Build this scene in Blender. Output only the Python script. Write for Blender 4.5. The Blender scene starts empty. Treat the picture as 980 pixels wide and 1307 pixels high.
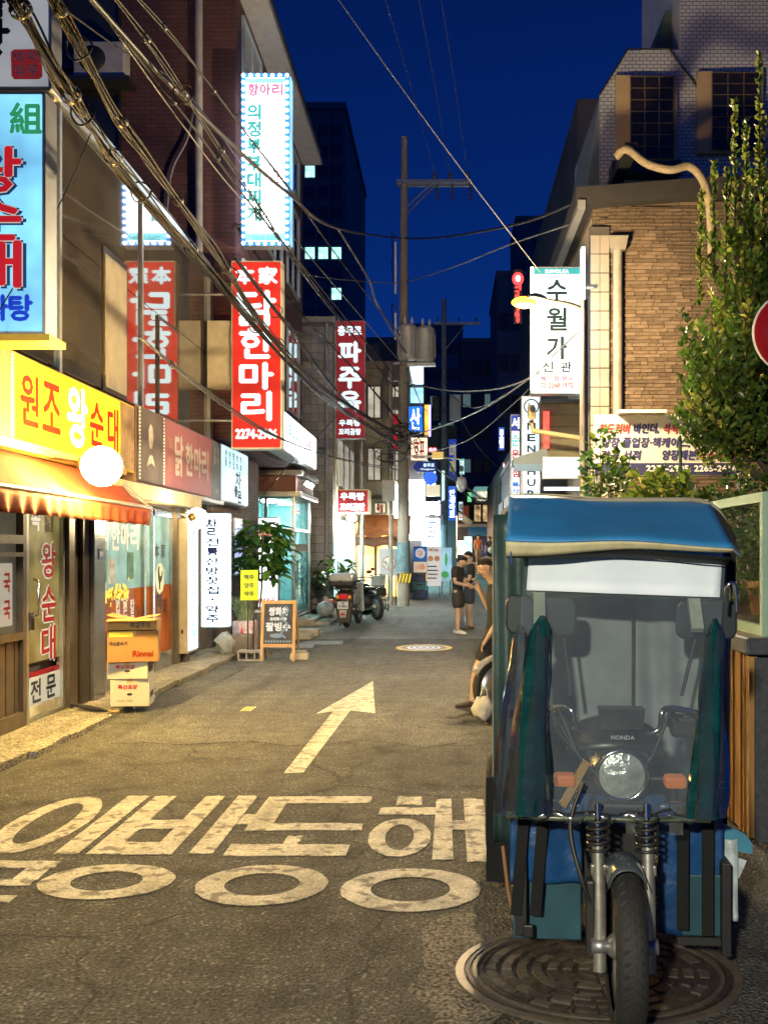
import bpy, bmesh, math, random
from mathutils import Vector, Matrix, noise
random.seed(7)
S = bpy.context.scene
COL = S.collection
PI = math.pi
R = math.radians

# ---------------------------------------------------------------- camera
F, CX, CY, H = 1250.0, 572.0, 705.0, 1.7          # focal length and vanishing point measured in the photograph
cam = bpy.data.cameras.new('camera')
camo = bpy.data.objects.new('camera', cam); COL.objects.link(camo)
camo.location = (0, 0, H); camo.rotation_euler = (PI/2, 0, 0)
cam.sensor_fit = 'HORIZONTAL'; cam.sensor_width = 36; cam.lens = 36*F/980
cam.shift_x = -(CX-490)/980; cam.shift_y = (CY-653.5)/980
cam.clip_start = 0.05; cam.clip_end = 2000
S.camera = camo

# ---------------------------------------------------------------- night sky
w = bpy.data.worlds.new('World'); S.world = w; w.use_nodes = True
nt = w.node_tree; bg = nt.nodes['Background']
sky = nt.nodes.new('ShaderNodeTexSky'); sky.sky_type = 'NISHITA'; sky.sun_disc = False
sky.sun_elevation = R(24); sky.sun_rotation = R(200); sky.air_density = 1.0; sky.dust_density = 0.0; sky.ozone_density = 6
tint = nt.nodes.new('ShaderNodeMix'); tint.data_type = 'RGBA'; tint.blend_type = 'MULTIPLY'; tint.inputs[0].default_value = 1
tint.inputs[7].default_value = (0.03, 0.19, 0.72, 1)
nt.links.new(sky.outputs[0], tint.inputs[6]); nt.links.new(tint.outputs[2], bg.inputs[0])
bg.inputs[1].default_value = 0.0185

# ---------------------------------------------------------------- exposure
S.view_settings.view_transform = 'Standard'; S.view_settings.look = 'None'
S.view_settings.exposure = 1.0; S.view_settings.gamma = 1; S.view_settings.use_curve_mapping = False
S.cycles.use_denoising = True
S.cycles.max_bounces = 5; S.cycles.diffuse_bounces = 3; S.cycles.glossy_bounces = 3
S.cycles.transparent_max_bounces = 16; S.cycles.sample_clamp_indirect = 6; S.cycles.caustics_reflective = False; S.cycles.caustics_refractive = False

# ---------------------------------------------------------------- helpers
def at(px, py, d): return Vector(((px-CX)*d/F, d, H-(py-CY)*d/F))
def gd(py): return H*F/(py-CY)                      # distance of a ground point
X3, Y3, Z3 = Vector((1,0,0)), Vector((0,1,0)), Vector((0,0,1))

class MB:
    def __init__(s): s.v = []; s.f = []; s.sm = []
    def add(s, vs, fs, smooth=False):
        n = len(s.v); s.v += [tuple(v) for v in vs]; s.f += [tuple(i+n for i in f) for f in fs]; s.sm += [smooth]*len(fs); return s
    def bx(s, x0, x1, y0, y1, z0, z1):
        return s.add([(x0,y0,z0),(x1,y0,z0),(x1,y1,z0),(x0,y1,z0),(x0,y0,z1),(x1,y0,z1),(x1,y1,z1),(x0,y1,z1)],
                     [(0,3,2,1),(4,5,6,7),(0,1,5,4),(1,2,6,5),(2,3,7,6),(3,0,4,7)])
    def box(s, c, size, rot=None):
        h = [k/2 for k in size]; m = rot if rot else Matrix.Identity(3); c = Vector(c)
        vs = [c + m @ Vector((a*h[0], b*h[1], e*h[2])) for e in (-1,1) for (a,b) in ((-1,-1),(1,-1),(1,1),(-1,1))]
        return s.add(vs, [(0,3,2,1),(4,5,6,7),(0,1,5,4),(1,2,6,5),(2,3,7,6),(3,0,4,7)])
    def quad(s, a, b, c, d): return s.add([a,b,c,d], [(0,1,2,3)])
    def prism(s, poly, org, ux, uy, depth):            # polygon in the plane (ux, uy), pushed back along -normal
        org, ux, uy = Vector(org), Vector(ux), Vector(uy); n = ux.cross(uy).normalized(); k = len(poly)
        a = [org+ux*p[0]+uy*p[1] for p in poly]; b = [p-n*depth for p in a]
        return s.add(a+b, [tuple(range(k)), tuple(range(2*k-1, k-1, -1))] + [(i, i+k, (i+1)%k+k, (i+1)%k) for i in range(k)])
    def tube(s, pts, r, n=8, caps=True):
        pts = [Vector(p) for p in pts]; k = len(pts); rr = r if isinstance(r, (list, tuple)) else [r]*k
        up = None; vs = []
        for i, p in enumerate(pts):
            t = (pts[min(i+1,k-1)]-pts[max(i-1,0)])
            t = t.normalized() if t.length > 1e-9 else Z3
            if up is None: up = (X3 if abs(t.x) < .8 else Y3); up = (up - t*up.dot(t)).normalized()
            else: up = (up - t*up.dot(t)); up = up.normalized() if up.length > 1e-6 else t.orthogonal().normalized()
            b = t.cross(up)
            vs += [p + (up*math.cos(a)+b*math.sin(a))*rr[i] for a in (2*PI*j/n for j in range(n))]
        fs = [(i*n+j, i*n+(j+1)%n, (i+1)*n+(j+1)%n, (i+1)*n+j) for i in range(k-1) for j in range(n)]
        s.add(vs, fs, True)
        if caps: s.add(vs[:n], [tuple(range(n-1,-1,-1))]); s.add(vs[-n:], [tuple(range(n))])
        return s
    def lathe(s, prof, c, axis=Z3, n=16, up=None, smooth=True):    # prof: (radius, along axis)
        c, axis = Vector(c), Vector(axis).normalized(); u = (up or axis.orthogonal()).normalized(); b = axis.cross(u)
        vs = [c+axis*h+(u*math.cos(a)+b*math.sin(a))*r for (r,h) in prof for a in (2*PI*j/n for j in range(n))]
        fs = [(i*n+j, i*n+(j+1)%n, (i+1)*n+(j+1)%n, (i+1)*n+j) for i in range(len(prof)-1) for j in range(n)]
        return s.add(vs, fs, smooth)
    def ball(s, c, r, n=16, m=10):
        c = Vector(c); r = r if isinstance(r, (tuple, list)) else (r,r,r)
        vs = [c+Vector((r[0]*math.sin(t)*math.cos(a), r[1]*math.sin(t)*math.sin(a), r[2]*math.cos(t)))
              for t in (PI*i/m for i in range(m+1)) for a in (2*PI*j/n for j in range(n))]
        fs = [(i*n+j, (i+1)*n+j, (i+1)*n+(j+1)%n, i*n+(j+1)%n) for i in range(m) for j in range(n)]
        return s.add(vs, fs, True)
    def grid(s, fn, nu, nv, smooth=True):
        vs = [fn(i/nu, j/nv) for i in range(nu+1) for j in range(nv+1)]
        return s.add(vs, [(i*(nv+1)+j, (i+1)*(nv+1)+j, (i+1)*(nv+1)+j+1, i*(nv+1)+j+1) for i in range(nu) for j in range(nv)], smooth)
    def mesh(s, name='m'):
        me = bpy.data.meshes.new(name); me.from_pydata(s.v, [], s.f)
        me.polygons.foreach_set('use_smooth', s.sm); me.update(); return me
    def build(s, name, mat, parent=None, bevel=0, solid=0, kind=None):
        o = bpy.data.objects.new(name, s.mesh(name)); COL.objects.link(o); setm(o, mat); own(o, parent)
        if solid: md = o.modifiers.new('solid', 'SOLIDIFY'); md.thickness = solid; md.offset = 0
        if bevel: md = o.modifiers.new('bevel', 'BEVEL'); md.width = bevel; md.segments = 2; md.limit_method = 'ANGLE'; md.angle_limit = R(40)
        if kind: o['kind'] = kind
        return o
def setm(o, mat):
    o.data.materials.clear(); o.data.materials.append(mat)
INV = {}
def own(o, parent):
    if parent is not None:
        o.parent = parent
        if parent.name in INV: o.matrix_parent_inverse = INV[parent.name]
def thing(name, label, cat, loc=(0,0,0), group=None, rotz=0, local=False):
    o = bpy.data.objects.new(name, None); COL.objects.link(o); o.location = loc; o.rotation_euler = (0,0,rotz); o.empty_display_size = .1
    tag(o, label, cat, group)
    if not local: INV[o.name] = Matrix.Translation(-Vector(loc))
    return o
def tag(o, label, cat, group=None):
    o['label'] = label; o['category'] = cat
    if group: o['group'] = group
    return o
def struct(o): o['kind'] = 'structure'; return o
def inst(src, name, parent, loc=(0,0,0), rot=(0,0,0), scale=(1,1,1)):     # another object on the same mesh
    o = bpy.data.objects.new(name, src); COL.objects.link(o); own(o, parent); o.location = loc; o.rotation_euler = rot; o.scale = scale; return o
def dup(root, loc, rotz=0, label=None):
    r = root.copy(); COL.objects.link(r); r.location = loc; r.rotation_euler = (0,0,rotz)
    if label: r['label'] = label
    for ch in list(root.children):
        c = ch.copy(); COL.objects.link(c); c.parent = r
        for g in ch.children: e = g.copy(); COL.objects.link(e); e.parent = c
    return r

# ---------------------------------------------------------------- materials
MATS = {}
def M(name, col, rough=.7, metal=0, var=.18, scale=5, bump=0.0, bscale=60, emit=None, es=0, spec=.5, coat=0, stretch=(1,1,1), dirt=0):
    if name in MATS: return MATS[name]
    m = bpy.data.materials.new(name); m.use_nodes = True; nt = m.node_tree; b = nt.nodes['Principled BSDF']; L = nt.links
    tc = nt.nodes.new('ShaderNodeTexCoord'); mp = nt.nodes.new('ShaderNodeMapping'); mp.inputs['Scale'].default_value = stretch
    L.new(tc.outputs['Object'], mp.inputs[0])
    nz = nt.nodes.new('ShaderNodeTexNoise'); nz.inputs['Scale'].default_value = scale; nz.inputs['Detail'].default_value = 6; nz.inputs['Roughness'].default_value = .65
    L.new(mp.outputs[0], nz.inputs['Vector'])
    cr = nt.nodes.new('ShaderNodeValToRGB'); cr.color_ramp.elements[0].position = .3; cr.color_ramp.elements[1].position = .72
    cr.color_ramp.elements[0].color = (*[max(0,c*(1-var)) for c in col], 1); cr.color_ramp.elements[1].color = (*[min(1,c*(1+var)) for c in col], 1)
    L.new(nz.outputs[0], cr.inputs[0]); out = cr.outputs[0]
    if dirt:                                           # stains with a shape of their own
        n2 = nt.nodes.new('ShaderNodeTexNoise'); n2.inputs['Scale'].default_value = scale*.35; n2.inputs['Detail'].default_value = 8
        mp2 = nt.nodes.new('ShaderNodeMapping'); mp2.inputs['Scale'].default_value = (1.3,1.3,.35); L.new(tc.outputs['Object'], mp2.inputs[0]); L.new(mp2.outputs[0], n2.inputs['Vector'])
        r2 = nt.nodes.new('ShaderNodeValToRGB'); r2.color_ramp.elements[0].position = .48; r2.color_ramp.elements[1].position = .7
        r2.color_ramp.elements[0].color = (0,0,0,1); r2.color_ramp.elements[1].color = (dirt,dirt,dirt,1); L.new(n2.outputs[0], r2.inputs[0])
        mx = nt.nodes.new('ShaderNodeMix'); mx.data_type = 'RGBA'; L.new(r2.outputs[0], mx.inputs[0]); L.new(out, mx.inputs[6])
        mx.inputs[7].default_value = (*[c*.35 for c in col], 1); out = mx.outputs[2]
    L.new(out, b.inputs['Base Color'])
    b.inputs['Roughness'].default_value = rough; b.inputs['Metallic'].default_value = metal; b.inputs['Specular IOR Level'].default_value = spec; b.inputs['Coat Weight'].default_value = coat
    if bump:
        n3 = nt.nodes.new('ShaderNodeTexNoise'); n3.inputs['Scale'].default_value = bscale; n3.inputs['Detail'].default_value = 4; L.new(mp.outputs[0], n3.inputs['Vector'])
        bp = nt.nodes.new('ShaderNodeBump'); bp.inputs['Strength'].default_value = bump; bp.inputs['Distance'].default_value = .02; L.new(n3.outputs[0], bp.inputs['Height']); L.new(bp.outputs[0], b.inputs['Normal'])
    if emit: b.inputs['Emission Color'].default_value = (*emit, 1); b.inputs['Emission Strength'].default_value = es
    MATS[name] = m; return m
def LEAF(name, col, var=.5, scale=3):                     # leaf blade that lets some light through
    if name in MATS: return MATS[name]
    m = M(name, col, .3, var=var, scale=scale, spec=.7); nt = m.node_tree; b = nt.nodes['Principled BSDF']; out = nt.nodes['Material Output']; L = nt.links
    t = nt.nodes.new('ShaderNodeBsdfTranslucent'); src = b.inputs['Base Color'].links[0].from_socket; L.new(src, t.inputs[0])
    mx = nt.nodes.new('ShaderNodeMixShader'); mx.inputs[0].default_value = .5; L.new(b.outputs[0], mx.inputs[1]); L.new(t.outputs[0], mx.inputs[2]); L.new(mx.outputs[0], out.inputs[0]); return m
def E(name, col, es=1.0, var=.1, scale=2.2):            # glowing surface: lamps, lit panels, windows; some chalk and print get added glow
    if name in MATS: return MATS[name]
    if es <= 2.5: es *= .63
    m = bpy.data.materials.new(name); m.use_nodes = True; nt = m.node_tree; b = nt.nodes['Principled BSDF']; L = nt.links
    tc = nt.nodes.new('ShaderNodeTexCoord'); nz = nt.nodes.new('ShaderNodeTexNoise'); nz.inputs['Scale'].default_value = scale; nz.inputs['Detail'].default_value = 2
    L.new(tc.outputs['Object'], nz.inputs['Vector'])
    mr = nt.nodes.new('ShaderNodeMapRange'); mr.inputs[1].default_value = .3; mr.inputs[2].default_value = .7; mr.inputs[3].default_value = es*(1-var); mr.inputs[4].default_value = es*(1+var)
    L.new(nz.outputs[0], mr.inputs[0]); L.new(mr.outputs[0], b.inputs['Emission Strength'])
    b.inputs['Base Color'].default_value = (*[min(.35,c*.3) for c in col], 1); b.inputs['Emission Color'].default_value = (*col, 1); b.inputs['Roughness'].default_value = .4; b.inputs['Specular IOR Level'].default_value = .12
    MATS[name] = m; return m
def G(name, tint=(.9,.95,.95), refl=.12, rough=.02, milk=0, mcol=(.6,.6,.6)):   # thin pane or film
    if name in MATS: return MATS[name]
    m = bpy.data.materials.new(name); m.use_nodes = True; nt = m.node_tree; L = nt.links; nt.nodes.remove(nt.nodes['Principled BSDF']); out = nt.nodes['Material Output']
    t = nt.nodes.new('ShaderNodeBsdfTransparent'); t.inputs[0].default_value = (*tint, 1); g = nt.nodes.new('ShaderNodeBsdfGlossy'); g.inputs['Roughness'].default_value = rough
    lw = nt.nodes.new('ShaderNodeLayerWeight'); lw.inputs[0].default_value = .35; mr = nt.nodes.new('ShaderNodeMapRange'); mr.inputs[3].default_value = refl*.6; mr.inputs[4].default_value = min(1,refl*4)
    L.new(lw.outputs['Fresnel'], mr.inputs[0]); mx = nt.nodes.new('ShaderNodeMixShader'); L.new(mr.outputs[0], mx.inputs[0]); L.new(t.outputs[0], mx.inputs[1]); L.new(g.outputs[0], mx.inputs[2]); last = mx.outputs[0]
    if milk:
        tc = nt.nodes.new('ShaderNodeTexCoord'); nz = nt.nodes.new('ShaderNodeTexNoise'); nz.inputs['Scale'].default_value = 7; nz.inputs['Detail'].default_value = 7; L.new(tc.outputs['Object'], nz.inputs['Vector'])
        m2 = nt.nodes.new('ShaderNodeMapRange'); m2.inputs[1].default_value = .3; m2.inputs[2].default_value = .75; m2.inputs[3].default_value = milk*.8; m2.inputs[4].default_value = milk*1.2; L.new(nz.outputs[0], m2.inputs[0])
        df = nt.nodes.new('ShaderNodeBsdfDiffuse'); df.inputs[0].default_value = (*mcol, 1); mx2 = nt.nodes.new('ShaderNodeMixShader'); L.new(m2.outputs[0], mx2.inputs[0]); L.new(last, mx2.inputs[1]); L.new(df.outputs[0], mx2.inputs[2]); last = mx2.outputs[0]
        bp = nt.nodes.new('ShaderNodeBump'); bp.inputs['Strength'].default_value = .25; bp.inputs['Distance'].default_value = .02; L.new(nz.outputs[0], bp.inputs['Height']); L.new(bp.outputs[0], g.inputs['Normal'])
    L.new(last, out.inputs[0]); MATS[name] = m; return m
def BRICK(name, c1, c2, mortar, bw, bh, plane='xz', rough=.85, bump=.5):   # far brickwork
    m = bpy.data.materials.new(name); m.use_nodes = True; nt = m.node_tree; b = nt.nodes['Principled BSDF']; L = nt.links
    tc = nt.nodes.new('ShaderNodeTexCoord'); sp = nt.nodes.new('ShaderNodeSeparateXYZ'); L.new(tc.outputs['Object'], sp.inputs[0]); ad = nt.nodes.new('ShaderNodeMath'); L.new(sp.outputs[0], ad.inputs[0]); L.new(sp.outputs[1], ad.inputs[1])
    cb = nt.nodes.new('ShaderNodeCombineXYZ'); L.new(ad.outputs[0], cb.inputs[0]); L.new(sp.outputs[2], cb.inputs[1])
    br = nt.nodes.new('ShaderNodeTexBrick'); br.inputs['Scale'].default_value = 1; br.inputs['Brick Width'].default_value = bw; br.inputs['Row Height'].default_value = bh; br.inputs['Mortar Size'].default_value = bh*.09
    br.inputs['Color1'].default_value = (*c1,1); br.inputs['Color2'].default_value = (*c2,1); br.inputs['Mortar'].default_value = (*mortar,1); L.new(cb.outputs[0], br.inputs[0])
    nz = nt.nodes.new('ShaderNodeTexNoise'); nz.inputs['Scale'].default_value = 1.6; nz.inputs['Detail'].default_value = 6; L.new(tc.outputs['Object'], nz.inputs['Vector'])
    mr = nt.nodes.new('ShaderNodeMapRange'); mr.inputs[3].default_value = .6; mr.inputs[4].default_value = 1.3; L.new(nz.outputs[0], mr.inputs[0])
    mx = nt.nodes.new('ShaderNodeMix'); mx.data_type = 'RGBA'; mx.blend_type = 'MULTIPLY'; mx.inputs[0].default_value = 1; L.new(br.outputs[0], mx.inputs[6]); L.new(mr.outputs[0], mx.inputs[7]); L.new(mx.outputs[2], b.inputs['Base Color'])
    bp = nt.nodes.new('ShaderNodeBump'); bp.inputs['Strength'].default_value = bump; bp.inputs['Distance'].default_value = .01; bp.invert = True; L.new(br.outputs[1], bp.inputs['Height']); L.new(bp.outputs[0], b.inputs['Normal'])
    b.inputs['Roughness'].default_value = rough; MATS[name] = m; return m

# ---------------------------------------------------------------- lettering
SCR = bpy.data.scenes.new('scratch'); GLY = {}
def evalmesh(o):
    SCR.collection.objects.link(o); SCR.view_layers[0].update()
    me = bpy.data.meshes.new_from_object(o.evaluated_get(SCR.view_layers[0].depsgraph)); SCR.collection.objects.unlink(o); return me
def glyph(s):
    if s in GLY: return GLY[s]
    c = bpy.data.curves.new('t', 'FONT'); c.body = s; c.size = 1; c.resolution_u = 2; o = bpy.data.objects.new('t', c); me = evalmesh(o)
    vs = [(v.co.x, v.co.y) for v in me.vertices]; fs = [tuple(p.vertices) for p in me.polygons]
    bpy.data.objects.remove(o); bpy.data.curves.remove(c); bpy.data.meshes.remove(me)
    if not vs: vs = [(0,0)]
    x0 = min(v[0] for v in vs); x1 = max(v[0] for v in vs); y0 = min(v[1] for v in vs); y1 = max(v[1] for v in vs)
    GLY[s] = ([((x-x0)/max(x1-x0,1e-6)-.5, (y-y0)/max(y1-y0,1e-6)-.5) for x,y in vs], fs, x1-x0, y1-y0); return GLY[s]
FRONT, LEFTW, RIGHTW = (X3, Z3), (Y3, Z3), (-Y3, Z3)
def text(s, mat, parent, org, plane, w, h, bold=0.0, name='lettering', vert=False, lift=.004, slant=0, fill=.88, mirror=False, mb=None):
    own_mb = mb is None; mb = mb or MB(); ux, uy = Vector(plane[0]), Vector(plane[1]); n = ux.cross(uy); org = Vector(org)
    cells = [(s, 0, 0, w, h)]
    if vert:
        k = len(s); ch = h/k; cells = [(c, 0, h/2-ch*(i+.5), w, ch*fill) for i, c in enumerate(s) if c != ' ']
    for (c, cx, cy, cw, chh) in cells:
        if own_mb and vert: mb = MB()
        vs, fs, gw, gh = glyph(c)
        if vert and gh < .35*1: chh = min(chh, cw*gh/max(gw,.01)) if gw > gh else chh
        if c in '·.,-': cw, chh = cw*.22, chh*.22
        offs = [(0,0)] if not bold else [(0,0),(-bold,0),(bold,0),(0,-bold),(0,bold)]
        for k, (ox, oy) in enumerate(offs):
            mb.add([org+ux*(cx+x*cw+ox+y*slant*chh)+uy*(cy+y*chh+oy)+n*(lift+k*.0007) for x,y in vs], fs)
        if own_mb and vert: mb.build('letter', mat, parent)
    if own_mb and not vert: return mb.build(name, mat, parent)
def smooth(pts, k=6):
    pts = [Vector(p) for p in pts]; out = []
    for i in range(len(pts)-1):
        p0, p1, p2, p3 = pts[max(i-1,0)], pts[i], pts[i+1], pts[min(i+2,len(pts)-1)]
        for j in range(k):
            t = j/k; out.append(.5*((2*p1)+(p2-p0)*t+(2*p0-5*p1+4*p2-p3)*t*t+(3*p1-p0-3*p2+p3)*t**3))
    return out+[pts[-1]]
def ring(cx, cy, rx, ry, n=40): return [(cx+rx*math.cos(2*PI*i/n), cy+ry*math.sin(2*PI*i/n)) for i in range(n)]

# a few shared materials
alu = M('brushed_aluminium', (.45,.45,.44), .35, .8); darkmetal = M('dark_metal', (.05,.05,.05), .45, .6); black = M('black_plastic', (.015,.015,.016), .5)
steel = M('stainless_steel', (.5,.49,.46), .22, .95); rubber = M('black_rubber', (.018,.018,.018), .75, bump=.2, bscale=120)
chrome = M('chrome', (.7,.7,.7), .12, 1); galv = M('galvanised_steel', (.38,.39,.4), .45, .8); concrete = M('concrete', (.27,.26,.24), .9, bump=.4, bscale=40, dirt=.5)
white = M('white_paint', (.75,.75,.73), .5, dirt=.15); cablem = M('cable_sheath', (.03,.028,.026), .45)
inkblack = M('black_ink', (.02,.02,.025), .6); inkred = M('red_ink', (.45,.02,.02), .6); inkblue = M('blue_ink', (.02,.03,.25), .6); inkwhite = M('white_ink', (.75,.75,.75), .6)
# ================================================================ ground
def zr(d):
    t = max(0, min(1, (d-28)/34)); return 1.1*t*t*(3-2*t)
def GROUNDMAT(name, c1, c2, speck, bump=.5, rough=.8, gr=1.0, wear=None, crack=0):
    m = bpy.data.materials.new(name); m.use_nodes = True; nt = m.node_tree; b = nt.nodes['Principled BSDF']; L = nt.links
    tc = nt.nodes.new('ShaderNodeTexCoord')
    def nz(sc, det=5, st=None):
        n = nt.nodes.new('ShaderNodeTexNoise'); n.inputs['Scale'].default_value = sc; n.inputs['Detail'].default_value = det
        if st:
            mp = nt.nodes.new('ShaderNodeMapping'); mp.inputs['Scale'].default_value = st; L.new(tc.outputs['Object'], mp.inputs[0]); L.new(mp.outputs[0], n.inputs['Vector'])
        else: L.new(tc.outputs['Object'], n.inputs['Vector'])
        return n
    def ramp(src, p0, p1, a, b2):
        r = nt.nodes.new('ShaderNodeValToRGB'); e = r.color_ramp.elements; e[0].position = p0; e[1].position = p1; e[0].color = (*a,1); e[1].color = (*b2,1); L.new(src, r.inputs[0]); return r.outputs[0]
    def mix(a, b2, mode, fac=1):
        x = nt.nodes.new('ShaderNodeMix'); x.data_type = 'RGBA'; x.blend_type = mode; x.inputs[0].default_value = fac; L.new(a, x.inputs[6]); L.new(b2, x.inputs[7]); return x.outputs[2]
    big = ramp(nz(.7, 8).outputs[0], .35, .7, c1, c2)
    mid = ramp(nz(5, 6).outputs[0], .3, .7, (.72,)*3, (1.25,)*3)
    fine = ramp(nz(58, 4).outputs[0], .36, .64, (1-.82*gr,)*3, (1+.9*gr,)*3)
    vo = nt.nodes.new('ShaderNodeTexVoronoi'); vo.inputs['Scale'].default_value = 70; L.new(tc.outputs['Object'], vo.inputs['Vector'])
    cells = ramp(vo.outputs['Color'], .7, .95, (.88,)*3, (speck,)*3)
    streak = ramp(nz(1.6, 5, (2.2,.22,1)).outputs[0], .52, .72, (1,1,1), (.62,)*3)
    c = mix(mix(mix(mix(big, mid, 'MULTIPLY'), fine, 'MULTIPLY'), cells, 'MULTIPLY'), streak, 'MULTIPLY'); 
    if wear:                                          # chipped paint shows the asphalt
        wz = ramp(nz(11, 9).outputs[0], .54, .62, (0,0,0), (.85,)*3); x = nt.nodes.new('ShaderNodeMix'); x.data_type = 'RGBA'; L.new(wz, x.inputs[0]); L.new(c, x.inputs[6]); x.inputs[7].default_value = (*wear,1); c = x.outputs[2]
    if crack:
        v2 = nt.nodes.new('ShaderNodeTexVoronoi'); v2.feature = 'DISTANCE_TO_EDGE'; v2.inputs['Scale'].default_value = .55; ds = nz(2.5, 6); va = nt.nodes.new('ShaderNodeVectorMath'); va.operation = 'MULTIPLY_ADD'; va.inputs[1].default_value = (.5,.5,0); L.new(ds.outputs[1], va.inputs[0]); L.new(tc.outputs['Object'], va.inputs[2]); L.new(va.outputs[0], v2.inputs['Vector'])
        c = mix(c, ramp(v2.outputs['Distance'], .0, .008, (.35,)*3, (1,1,1)), 'MULTIPLY', crack); c = mix(c, ramp(nz(2.2, 7).outputs[0], .56, .7, (1,1,1), (.5,.48,.46)), 'MULTIPLY')
    L.new(c, b.inputs['Base Color'])
    bp = nt.nodes.new('ShaderNodeBump'); bp.inputs['Strength'].default_value = bump; bp.inputs['Distance'].default_value = .03
    h = nt.nodes.new('ShaderNodeMath'); L.new(nz(60, 4).outputs[0], h.inputs[0]); L.new(vo.outputs['Distance'], h.inputs[1]); L.new(h.outputs[0], bp.inputs['Height']); L.new(bp.outputs[0], b.inputs['Normal'])
    b.inputs['Roughness'].default_value = rough; b.inputs['Specular IOR Level'].default_value = .4; MATS[name] = m; return m
asphalt = GROUNDMAT('asphalt', (.064,.063,.056), (.106,.104,.092), 2.4, .7, .8, .6, None, .9)
oldconc = GROUNDMAT('worn_concrete_road', (.125,.135,.125), (.175,.185,.17), 1.3, .3)
pave = GROUNDMAT('cement_pavement', (.19,.175,.14), (.26,.24,.19), 1.2, .35)
paintm = GROUNDMAT('worn_road_paint', (.46,.43,.36), (.6,.57,.49), 1.05, .3, .65, .3, (.12,.105,.085))
mb = MB(); ys = [-40, 0, 28]+[28+34*i/12 for i in range(1,13)]+[120, 900]
mb.grid(lambda u, v: ((-600, -60, 60, 600)[round(u*3)], ys[round(v*(len(ys)-1))], zr(ys[round(v*(len(ys)-1))])-.03), 3, len(ys)-1)
struct(mb.build('ground', concrete))
mb = MB(); mb.grid(lambda u, v: (-3.45+u*9, -12+v*31.2, 0), 1, 1); struct(mb.build('road', asphalt))
ys2 = [19.2, 24, 28]+[28+34*i/10 for i in range(1,11)]+[90]
mb = MB(); mb.grid(lambda u, v: (-3.45+u*7, ys2[round(v*(len(ys2)-1))], zr(ys2[round(v*(len(ys2)-1))])), 1, len(ys2)-1); struct(mb.build('road', oldconc))
# pavement strip along the left shops, slabs with a ragged edge
pv = struct(MB().bx(-4.3, -3.62, -8, 19, -.02, .045).build('pavement', pave))
y = -6.0; k = 0
while y < 18.6:
    ln = random.uniform(1.1, 1.9); e = -3.42+random.uniform(-.05,.06); e2 = -3.42+random.uniform(-.05,.06)
    mb = MB(); n = 6; pts = [(-4.2, y+.008), ] + [(e+(e2-e)*i/n+random.uniform(-.025,.025), y+.008+(ln-.016)*i/n) for i in range(n+1)] + [(-4.2, y+ln-.008)]
    mb.prism(pts, (0,0,.06+random.uniform(-.006,.008)), X3, Y3, .07); mb.build('paving_slab', pave, pv, bevel=.008); y += ln
# kerb-side cracks and a dark repair patch
MB().prism([(-3.4,5.2),(-2.9,5.0),(-2.6,7.4),(-3.2,8.2)], (0,0,.004), X3, Y3, .003)
struct(MB().prism([(-.1+.05*math.sin(i*2.3)+(.26 if i < 9 else 0)+.03*math.sin(i*5.1), 3.0+1.6*(i/8 if i < 9 else (17-i)/8)) for i in range(18)], (0,0,.0035), X3, Y3, .003).build('road_patch', GROUNDMAT('pale_worn_asphalt', (.12,.11,.09), (.17,.155,.13), 1.2, .4)))
struct(MB().prism([(-3.0+i*.31, 8.7+.12*math.sin(i*1.9)+.08*math.sin(i*4.7)) for i in range(11)]+[(.5,19.0),(-2.9,19.1)], (0,0,.003), X3, Y3, .0025).build('road_patch', GROUNDMAT('newer_asphalt', (.07,.069,.063), (.105,.103,.095), 1.6, .35)))

# ---------------------------------------------------------------- painted letters and arrow
def stroke(mb, pts): mb.prism(pts, (0,0,.0052+.0003*(len(mb.f)//14)), X3, Y3, .003)
def rect(mb, x0, x1, y0, y1, j=.012):
    r = lambda: random.uniform(-j, j); n = 5
    lo = [(x0+(x1-x0)*i/n+r()*.4, y0+r()) for i in range(n+1)]; hi = [(x1-(x1-x0)*i/n+r()*.4, y1+r()) for i in range(n+1)]
    stroke(mb, lo+hi)
def annulus(mb, cx, cy, rx, ry, ix, iy, n=44, z=.0049):
    vs = []; 
    for i in range(n):
        a = 2*PI*i/n; j = 1+random.uniform(-.012,.012); vs.append((cx+rx*j*math.cos(a), cy+ry*j*math.sin(a), z)); vs.append((cx+ix*math.cos(a), cy+iy*math.sin(a), z))
    mb.add(vs, [(2*i, 2*((i+1)%n), 2*((i+1)%n)+1, 2*i+1) for i in range(n)])
def marking(label, *fns):
    mb = MB()
    for f in fns: f(mb)
    o = mb.build('road_lettering', paintm); tag(o, label, 'road marking', 'painted one-way letters'); return o
marking('worn white painted syllable furthest left in the road lettering, half yellow from the shop lamp',
    lambda m: annulus(m, -2.5, 6.15, .24, .64, .12, .46), lambda m: rect(m, -2.22, -2.08, 5.5, 6.81),
    lambda m: rect(m, -2.62, -2.12, 5.26, 5.37), lambda m: rect(m, -2.26, -2.13, 5.06, 5.26), lambda m: rect(m, -2.62, -2.13, 4.98, 5.06), lambda m: rect(m, -2.62, -2.5, 4.84, 4.98), lambda m: rect(m, -2.62, -2.12, 4.74, 4.84))
marking('white painted syllable second from the left in the road lettering, over a white ring',
    lambda m: rect(m, -2.03, -1.89, 5.5, 6.81), lambda m: rect(m, -1.68, -1.55, 5.5, 6.81), lambda m: rect(m, -1.89, -1.68, 5.5, 5.72), lambda m: rect(m, -1.89, -1.68, 6.0, 6.2),
    lambda m: rect(m, -1.46, -1.32, 5.5, 6.81), lambda m: rect(m, -1.32, -1.22, 6.1, 6.32), lambda m: annulus(m, -1.76, 5.05, .345, .27, .18, .15))
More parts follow.
